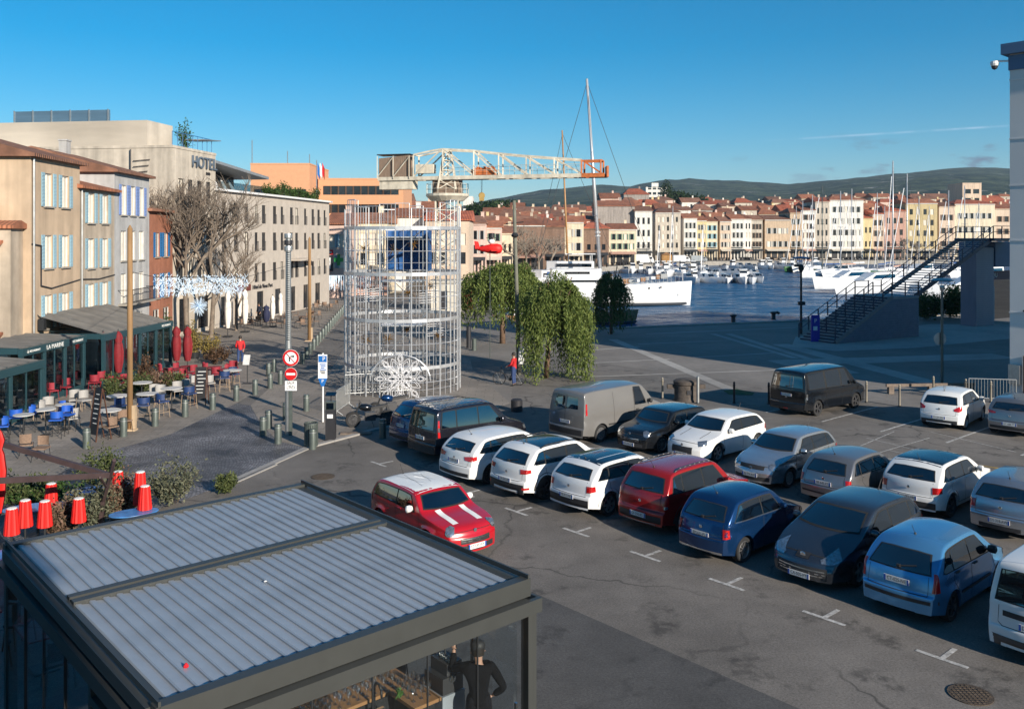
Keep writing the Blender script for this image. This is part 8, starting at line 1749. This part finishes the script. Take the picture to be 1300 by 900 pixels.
for px, py, lab, L_, rz in ((1075, 366, 'sleek white motor cruiser by the red hulled sloop', 13, 200), (1105, 372, 'white sports cruiser with dark windows near stairs', 14, 205), (1225, 378, 'white motor cruiser seen under the stairs', 13, 190), (1250, 358, 'white cruiser by the far stair top', 12, 200), (1165, 352, 'white cabin cruiser before mustard house', 12, 210), (1062, 350, 'small green hulled fishing boat', 9, 160)):
    q = wat(px, py); t = thing('motor_cruiser', lab, 'boat', (q.x, q.y, ZW), R(rz)); mb = MB(); hull(mb, L_, L_*.3, L_*.13, sheer=.3, bow_rake=.06); mb.build('hull', m_gel if 'green' not in lab else m_green, t, smooth=40); f = L_*.13
    MB().add([(-.3*L_, -L_*.12, f), (.22*L_, -L_*.07, f), (.22*L_, L_*.07, f), (-.3*L_, L_*.12, f), (-.3*L_, -L_*.1, f+1.5), (.0*L_, -L_*.08, f+1.4), (.0*L_, L_*.08, f+1.4), (-.3*L_, L_*.1, f+1.5)], [(0, 1, 5, 4), (1, 2, 6, 5), (2, 3, 7, 6), (4, 5, 6, 7), (3, 0, 4, 7)]).build('cabin', m_gel, t)
    for s in (-1, 1): MB().add([(-.27*L_, s*L_*.112, f+.6), (.06*L_, s*L_*.092, f+.5), (.0*L_, s*L_*.086, f+1.1), (-.27*L_, s*L_*.107, f+1.2)], [(0, 1, 2, 3)]).build('window_band', m_cglass, t)
    MB().path([(.2*L_, -L_*.1, f+.7), (.5*L_, 0, f+1.2), (.2*L_, L_*.1, f+.7)], .03, 4).build('pulpit', m_mast, t)
for px, py, lab in ((1000, 330, 'near jetty'),): pass
# ================================================================== trees and festive decorations near by
lm_pep = leafmat('leaf_pepper', (.055, .095, .02), (.24, .29, .08), .4); lm_pepd = leafmat('leaf_pepper_dark', (.03, .07, .02), (.11, .17, .05), .4)
m_bark = mat('pepper_bark', (.16, .10, .065), .9, var=.3, scale=6, bump=.5)
def pepper(lab, loc, rx, ry, h, z_low, strands, lm, seed, trunk_r=.2, per=26, leaf=.06, trunk_off=(0, 0), top=.55):
    rng = np.random.default_rng(seed); t = thing('pepper_tree', lab, 'tree', loc); mb = MB(); ox, oy = trunk_off
    mb.tube((ox, oy, 0), (ox*.5, oy*.5, h*.45), trunk_r, 10, trunk_r*.7)
    limbs = []
    for k in range(9):
        a = k*.7+rng.random()*.5; e = Vector((math.cos(a)*rx*.55, math.sin(a)*ry*.55, h*(.72+.22*rng.random()))); mb.tube((ox*.5, oy*.5, h*.44), e, trunk_r*.45, 6, .03, caps=False); limbs.append(e)
    mb.build('trunk', m_bark, t, smooth=True); pts = []
    blobs = []
    for _ in range(46):
        a, q = rng.random()*6.283, .85*rng.random()**.55
        blobs.append((math.cos(a)*q*rx, math.sin(a)*q*ry, h*(top + .36*(1-q*q) - .12*rng.random()*(1-q) + rng.uniform(-.05, .05)), rng.uniform(.10, .26), rng.uniform(.3, .95)))
    for s in range(strands):
        bx_, by_, bz_, br_, bl_ = blobs[rng.integers(len(blobs))]; u = rng.normal(size=3); u /= np.linalg.norm(u); u[2] = abs(u[2])*.8
        p = np.array([bx_, by_, bz_]) + u*np.array([rx*br_, ry*br_, h*.09])*(.7+.3*rng.random())
        q = (p[0]/rx)**2 + (p[1]/ry)**2
        ln = min((p[2]-z_low*(.6+.8*rng.random())), h*bl_*(.25+.75*rng.random()))
        if ln < .3: ln = .3
        dr = rng.normal(size=2)*.10; out = np.array([p[0], p[1]])/max(.4, np.hypot(p[0], p[1]))
        k = np.linspace(0, 1, max(4, int(per*ln/(h*.4)))); sx = p[0] + out[0]*.5*np.sqrt(k) + dr[0]*k*ln*.5; sy = p[1] + out[1]*.5*np.sqrt(k) + dr[1]*k*ln*.5; sz = p[2] - ln*k**1.15 + .12*np.sin(k*3)
        pts.append(np.stack([sx, sy, sz], 1) + rng.normal(size=(len(k), 3))*.05)
    pts = np.concatenate(pts); pts[:, 2] = np.maximum(pts[:, 2], .06); v, f = leaf_cloud(pts, leaf, rng, droop=1.6, long=3.6); np_mesh('crown', v, f, lm, t); return t
pepper('big weeping pepper tree with foliage hanging to the ground', at(703, 482), 1.9, 1.9, 6.0, .05, 1000, lm_pep, 1, .16, 34, .055, (-.4, .6)); pepper('weeping pepper tree with bare reddish trunk behind the utility pole', at(638, 436), 3.3, 2.6, 6.4, 2.0, 900, lm_pep, 2, .22, 30, .075)
pepper('slim shaded pepper tree on the quay before the motor yacht', at(776, 424), 1.35, 1.3, 5.9, .6, 330, lm_pepd, 3, .13, 26, .07, top=.45)
# utility pole
up = thing('utility_pole', 'weathered grey utility pole rising through the pepper trees', 'pole', at(659, 476)); MB().tube((0, 0, 0), (-.28, 0, 9.8), .13, 10, .09).build('pole', mat('grey_pole', (.15, .15, .12), .9, var=.25), up, smooth=True); MB().tube((-.75, 0, 8.5), (.25, 0, 8.6), .03, 6).build('cross_arm', m_dark, up); MB().lathe([(.16, 7.75), (.22, 7.85), (.1, 8.0)], 10, (-.24, -.08, 0)).build('lamp', m_dark, up); bx('junction_box', m_signw, up, (.12, -.12, 1.1), (.3, .2, .9))
# pollarded plane trees before the hotel
m_plane = mat('plane_bark', (.17, .135, .105), .9, var=.4, scale=3, bump=.3)
bare_tree('pollarded bare plane tree with thick pale trunk at the cafe end', at(203, 428), 13.5, .5, 31, 6, .28, m_plane, .1, .3, .30); bare_tree('bare plane tree before the terracotta house', at(238, 432), 12.8, .55, 32, 6, .22, m_plane, -.05, .3, .30); bare_tree('bare plane tree leaning over the hotel sign', at(268, 428), 13.0, .55, 33, 6, .2, m_plane, .06, .28, .30); bare_tree('thin bare plane tree by the hotel door', at(300, 420), 7.8, .6, 34, 5, .14, m_plane, 0, .3, .32)
# garland of lights across the promenade with hanging star ball
ga = thing('light_garland', 'pale blue garland curtain of festive lights strung over the promenade', 'garland', at(250, 460)); go = ga.location.copy(); m_led = mat('led_pale', (.66, .80, .95), .5); rg2 = random.Random(9)
A_, B_ = far(198, 352, 55)-go, far(312, 352, 58)-go
MB().tube(A_, B_, .03, 5).build('cable', m_dark, ga); MB().tube(far(165, 345, 36)-go, A_, .015, 4).build('cable', m_dark, ga); MB().tube(B_, far(392, 330, 66)-go, .015, 4).build('cable', m_dark, ga)
mb = MB()
for k in range(760):
    f = rg2.random(); p = A_.lerp(B_, f); dz = -rg2.random()*1.05; q = p + Vector((rg2.uniform(-.2, .2), rg2.uniform(-.1, .1), dz)); mb.bar(q, q + Vector((rg2.uniform(-.25, .25), rg2.uniform(-.1, .1), rg2.uniform(-.3, .3))), .02)
tag(mb.build('light_curtain', m_led, ga), kind='stuff')
sb_ = thing('star_ball', 'spiky pale blue star ball hanging below the garland', 'decoration', far(252, 389, 56.5)); mb = MB()
for k in range(110):
    d = Vector((rg2.gauss(0, 1), rg2.gauss(0, 1), rg2.gauss(0, 1))).normalized(); mb.tube(d*.08, d*rg2.uniform(.45, .66), .014, 4, .008)
mb.build('spikes', m_led, sb_); MB().tube((0, 0, 0), (0, 0, 1.3), .01, 4).build('wire', m_dark, sb_)
g2 = thing('light_garland', 'pale icicle garland in front of the pharmacy house', 'garland', far(430, 350, 108)); mb = MB()
for k in range(90): x = rg2.uniform(-1.6, 4); mb.tube((x, 0, 0), (x, 0, -rg2.uniform(.3, 1.9)), .03, 4)
mb.tube((-1.8, 0, 0), (4.2, 0, 0), .03, 4); mb.build('icicles', m_led, g2)
# red aeroplane figure with top hat on its pole
pf = at(622, 455); dk = thing('aeroplane_figure', 'red aeroplane decoration with white headed rider in a black top hat on a pole', 'decoration', pf); zz = CAM_H - (316-HOR)/F_PX*pf.y
MB().tube((0, 0, 0), (0, 0, zz-.2), .025, 6).build('pole', m_boll, dk)
b_ = MB().lathe([(.06, -.95), (.16, -.6), (.30, 0), (.34, .45), (.26, .72), (.05, .80)], 14).build('fuselage', m_lan, dk, smooth=True, loc=(0, 0, zz)); b_.rotation_euler = (R(90), 0, R(82))
MB().plate([(-.95, 0, zz), (-1.0, 0, zz+.5), (-.75, 0, zz+.45), (-.6, 0, zz)], .06).build('tail_fin', m_lan, dk); MB().plate([(.1, -1.0, zz-.1), (.55, -1.0, zz-.1), (.55, 1.0, zz-.1), (.1, 1.0, zz-.1)], .06).build('wing', m_lan, dk)
MB().lathe([(.05, -.2), (.2, -.1), (.21, .05), (.1, .2)], 12, (.1, 0, zz+.48)).build('head', m_signw, dk, smooth=True); MB().lathe([(.34, .68), (.34, .71), (.2, .72), (.2, 1.0), (.03, 1.01)], 14, (.1, 0, zz)).build('top_hat', m_ink, dk)
# low fishing kiosk roof by the crane foot (white canopy)
kx = at(612, 396); ck = thing('quay_canopy', 'white quay canopy behind the pepper tree', 'canopy', (kx.x+2, kx.y+14, 0)); MB().plate([(-2.5, -2, 3.6), (3.5, -2, 3.0), (3.5, 2, 3.0), (-2.5, 2, 3.6)], .12).build('roof', m_signw, ck)
for x in (-2, 3):
    for y in (-1.8, 1.8): MB().tube((x, y, 0), (x, y, 3.1), .06, 6).build('post', m_galv, ck)
# ================================================================== concrete tower and steel stairs on the right
m_conc = mat('tower_concrete', (.74, .72, .70), .85, var=.14, scale=1.2, streak=.25, stain=.1, bump=.15); m_tblue = mat('cornice_blue', (.07, .14, .25), .6, var=.1); m_steel = mat('stair_steel', (.03, .05, .085), .45, .2, var=.15); m_clad = mat('ribbed_cladding', (.17, .21, .28), .5, .2, var=.12, scale=3); m_step = mat('stair_step', (.34, .34, .34), .8, var=.15)
PT = Vector((23.6, 42.2)); tw_ = thing('concrete_tower', 'tall pale concrete building corner with blue cornice and camera', 'building', (PT.x, PT.y, 0), ANG_U)
bx('wall', m_conc, tw_, (12, 20, 8.2), (24, 40, 16.4)); bx('cornice', m_tblue, tw_, (12, 20, 16.65), (24.6, 40.6, .5)); bx('cornice_band', m_tblue, tw_, (12, 20, 16.0), (24.1, 40.1, .7))
for z in (4.2, 7.6, 10.2, 12.4, 15.2): bx('string_course', m_conc, tw_, (12, 20, z), (24.05, 40.05, .06))
MB().tube((.9, .4, 16.9), (.9, .4, 20.5), .04, 6).build('aerial', m_nbd, tw_); MB().tube((-.05, -.05, 16.1), (-.6, -.2, 16.15), .05, 6).lathe([(.16, -.1), (.2, 0), (.18, .12)], 12, (-.6, -.2, 16.02)).build('camera_arm', m_signw, tw_); MB().lathe([(.03, -.16), (.12, -.1), (.15, 0)], 12, (-.6, -.2, 15.9)).build('camera_dome', m_nbd, tw_)
MB().path([(.6, -.06, 4.3), (3, -.06, 4.1), (6, -.06, 4.2)], .05, 6).build('cable', m_nbd, tw_); MB().tube((.7, -.1, 0), (.7, -.1, 2.2), .09, 8).build('pipe', mat('rusty_pipe', (.2, .11, .06), .8, var=.3), tw_); MB().tube((1.0, -.1, 0), (1.0, -.1, 1.6), .06, 8).build('pipe', m_galv, tw_); bx('wall_box', m_galv, tw_, (.25, -.12, 1.3), (.5, .2, .9)); bx('orange_strip', mat('orange_strip', (.5, .22, .03), .6), tw_, (3, -.05, .9), (2.5, .06, .12))
# stairs: first flight in a ribbed block, second flight open towards the tower
S0 = at(1062, 437); S1 = at(1160, 428); sd = (S1-S0); sd.z = 0; sd.normalize(); sn = Vector((-sd.y, sd.x, 0)); st_rz = math.atan2(sd.y, sd.x)
stt = thing('steel_stairs', 'dark steel stairs climbing in two flights with handrails and a ribbed side wall', 'stairs', (S0.x, S0.y, 0), st_rz)
F1L, Z1, LD = 6.4, 3.2, 3.2; W_ = 3.2; NSTEP = 18
for k in range(NSTEP):
    x0 = F1L*k/NSTEP; bx('step', m_step, stt, (x0+F1L/NSTEP/2, W_/2+.2, Z1*(k+1)/NSTEP-.03), (F1L/NSTEP+.04, W_-.1, .06)); bx('riser', m_steel, stt, (x0+.012, W_/2+.2, Z1*(k+.5)/NSTEP-.02), (.02, W_-.12, Z1/NSTEP-.04))
MB().add([(.2, .1, 0), (F1L+LD, .1, 0), (F1L+LD, .1, Z1-.25), (F1L-.2, .1, Z1-.25), (.2, W_+.3, 0), (F1L+LD, W_+.3, 0), (F1L+LD, W_+.3, Z1-.25), (F1L-.2, W_+.3, Z1-.25)], [(0, 1, 2, 3), (7, 6, 5, 4), (1, 5, 6, 2), (0, 3, 7, 4)]).build('side_wall', m_clad, stt)
for k in range(16):
    z = .12+.18*k; x0 = .25+ (F1L-.4)*(z/(Z1-.25)); MB().box(((x0+F1L+LD)/2, .085, z), (F1L+LD-x0, .03, .09)).build('rib', m_clad, stt)
MB().bar((0, .05, .12), (F1L, .05, Z1), .06, .30).build('stringer', mat('stringer_pale', (.25, .25, .25), .7), stt); bx('landing', m_step, stt, (F1L+LD/2, W_/2+.2, Z1-.12), (LD, W_+.2, .22))
Z2 = 7.6; F2 = 10.0; X2 = F1L+LD
for y in (.35, W_): MB().bar((X2-.1, y, Z1-.1), (X2+F2, y, Z2-.1), .10, .34).build('stringer', m_steel, stt)
for k in range(24): f = (k+.5)/24; bx('step', m_step, stt, (X2+F2*f, W_/2+.2, Z1+(Z2-Z1)*(k+1)/24-.05), (.42, W_-.35, .06))
bx('landing', m_steel, stt, (X2+F2+2.5, W_/2+.2, Z2-.1), (5.0, W_+.4, .25))
def rail(p, q, h=1.05, n=6):
    p, q = Vector(p), Vector(q)
    for hh in (h, h*.55): MB().tube(p + Vector((0, 0, hh)), q + Vector((0, 0, hh)), .03, 6).build('handrail', m_steel, stt)
    for i in range(n+1): r = p.lerp(q, i/n); MB().bar(r, r + Vector((0, 0, h)), .07).build('rail_post', m_steel, stt)
for y in (.12, W_*.5+.2, W_+.25): rail((0, y, .15), (F1L, y, Z1), n=6)
for y in (.12, W_+.25): rail((F1L, y, Z1), (X2, y, Z1), n=2); rail((X2, y, Z1), (X2+F2, y, Z2), n=7); rail((X2+F2, y, Z2), (X2+F2+5, y, Z2), n=4)
# ribbed box carrying the upper landing, shop front behind
K0 = at(1239, 415); kb_ = thing('stair_tower', 'ribbed blue grey stair tower beside the concrete building', 'building', (K0.x, K0.y, 0), st_rz); bx('core', m_clad, kb_, (1.3, .7, 3.4), (2.6, 1.4, 6.8))
for k in range(36): bx('rib', m_clad, kb_, (1.3, -.02, .15+.185*k), (2.6, .05, .10))
bx('blue_box', mat('box_blue', (.03, .10, .2), .5), kb_, (5.5, 1.6, 6.2), (5.6, 3.4, 2.2)); bx('shop_glass', m_cglass, kb_, (4.8, 1.0, 2.2), (4.2, .1, 3.6)); bx('shop_sign', mat('aubergine_sign', (.05, .02, .05), .5), kb_, (4.8, .92, 4.3), (4.2, .08, .8)); text('QU', .55, m_signw, kb_, (4.2, .85, 4.3), (0, -1), .01); bx('poster', mat('poster_teal', (.25, .35, .38), .6), kb_, (3.6, .9, 1.8), (1.2, .05, 3.0))
shrub('dense green clipped bush by the stair tower', at(1202, 404), 2.2, 3.0, lm_pepd, 5000, .12, 77); shrub('smaller clipped green bush at the water edge', at(1178, 406), 1.4, 2.4, lm_pepd, 2500, .12, 78)
pq = at(1225, 411); pl = thing('thin_post', 'tall thin pale post beside the stair tower', 'pole', pq); MB().tube((0, 0, 0), (0, 0, 9.5), .08, 8, .05).build('shaft', m_galv, pl); bx('foot', m_galv, pl, (0, 0, .05), (.4, .4, .1))
pc = thing('mooring_bollard', 'stout black mooring post by the clipped bush', 'bollard', at(1240, 404)); MB().lathe([(.35, 0), (.25, .1), (.24, .9), (.4, 1.0), (.4, 1.15), (.15, 1.25)], 14).build('body', m_nbd, pc, smooth=50)
# pavement step round the stair foot
sheet('stair_forecourt', [pp(1005, 440), pp(1060, 446), pp(1160, 442), pp(1285, 430), pp(1285, 412), pp(1180, 412), pp(1010, 428)], .018, m_plaza_l)
# ================================================================== thin sea haze that fades the far town and hills
hz = MB().box((0, 2950, 170), (8800, 6500, 360)).build('haze', None); hm = bpy.data.materials.new('haze'); hm.use_nodes = True; n, l = hm.node_tree.nodes, hm.node_tree.links; n.remove(n['Principled BSDF'])
pv = n.new('ShaderNodeVolumePrincipled'); pv.inputs['Color'].default_value = (.62, .78, 1, 1); pv.inputs['Density'].default_value = .00009; pv.inputs['Anisotropy'].default_value = 0.1; l.new(pv.outputs[0], n['Material Output'].inputs['Volume'])
hz.data.materials.append(hm); tag(hz, 'thin bluish sea haze over the harbour and hills', 'haze', kind='stuff')
S.cycles.volume_bounces = 0
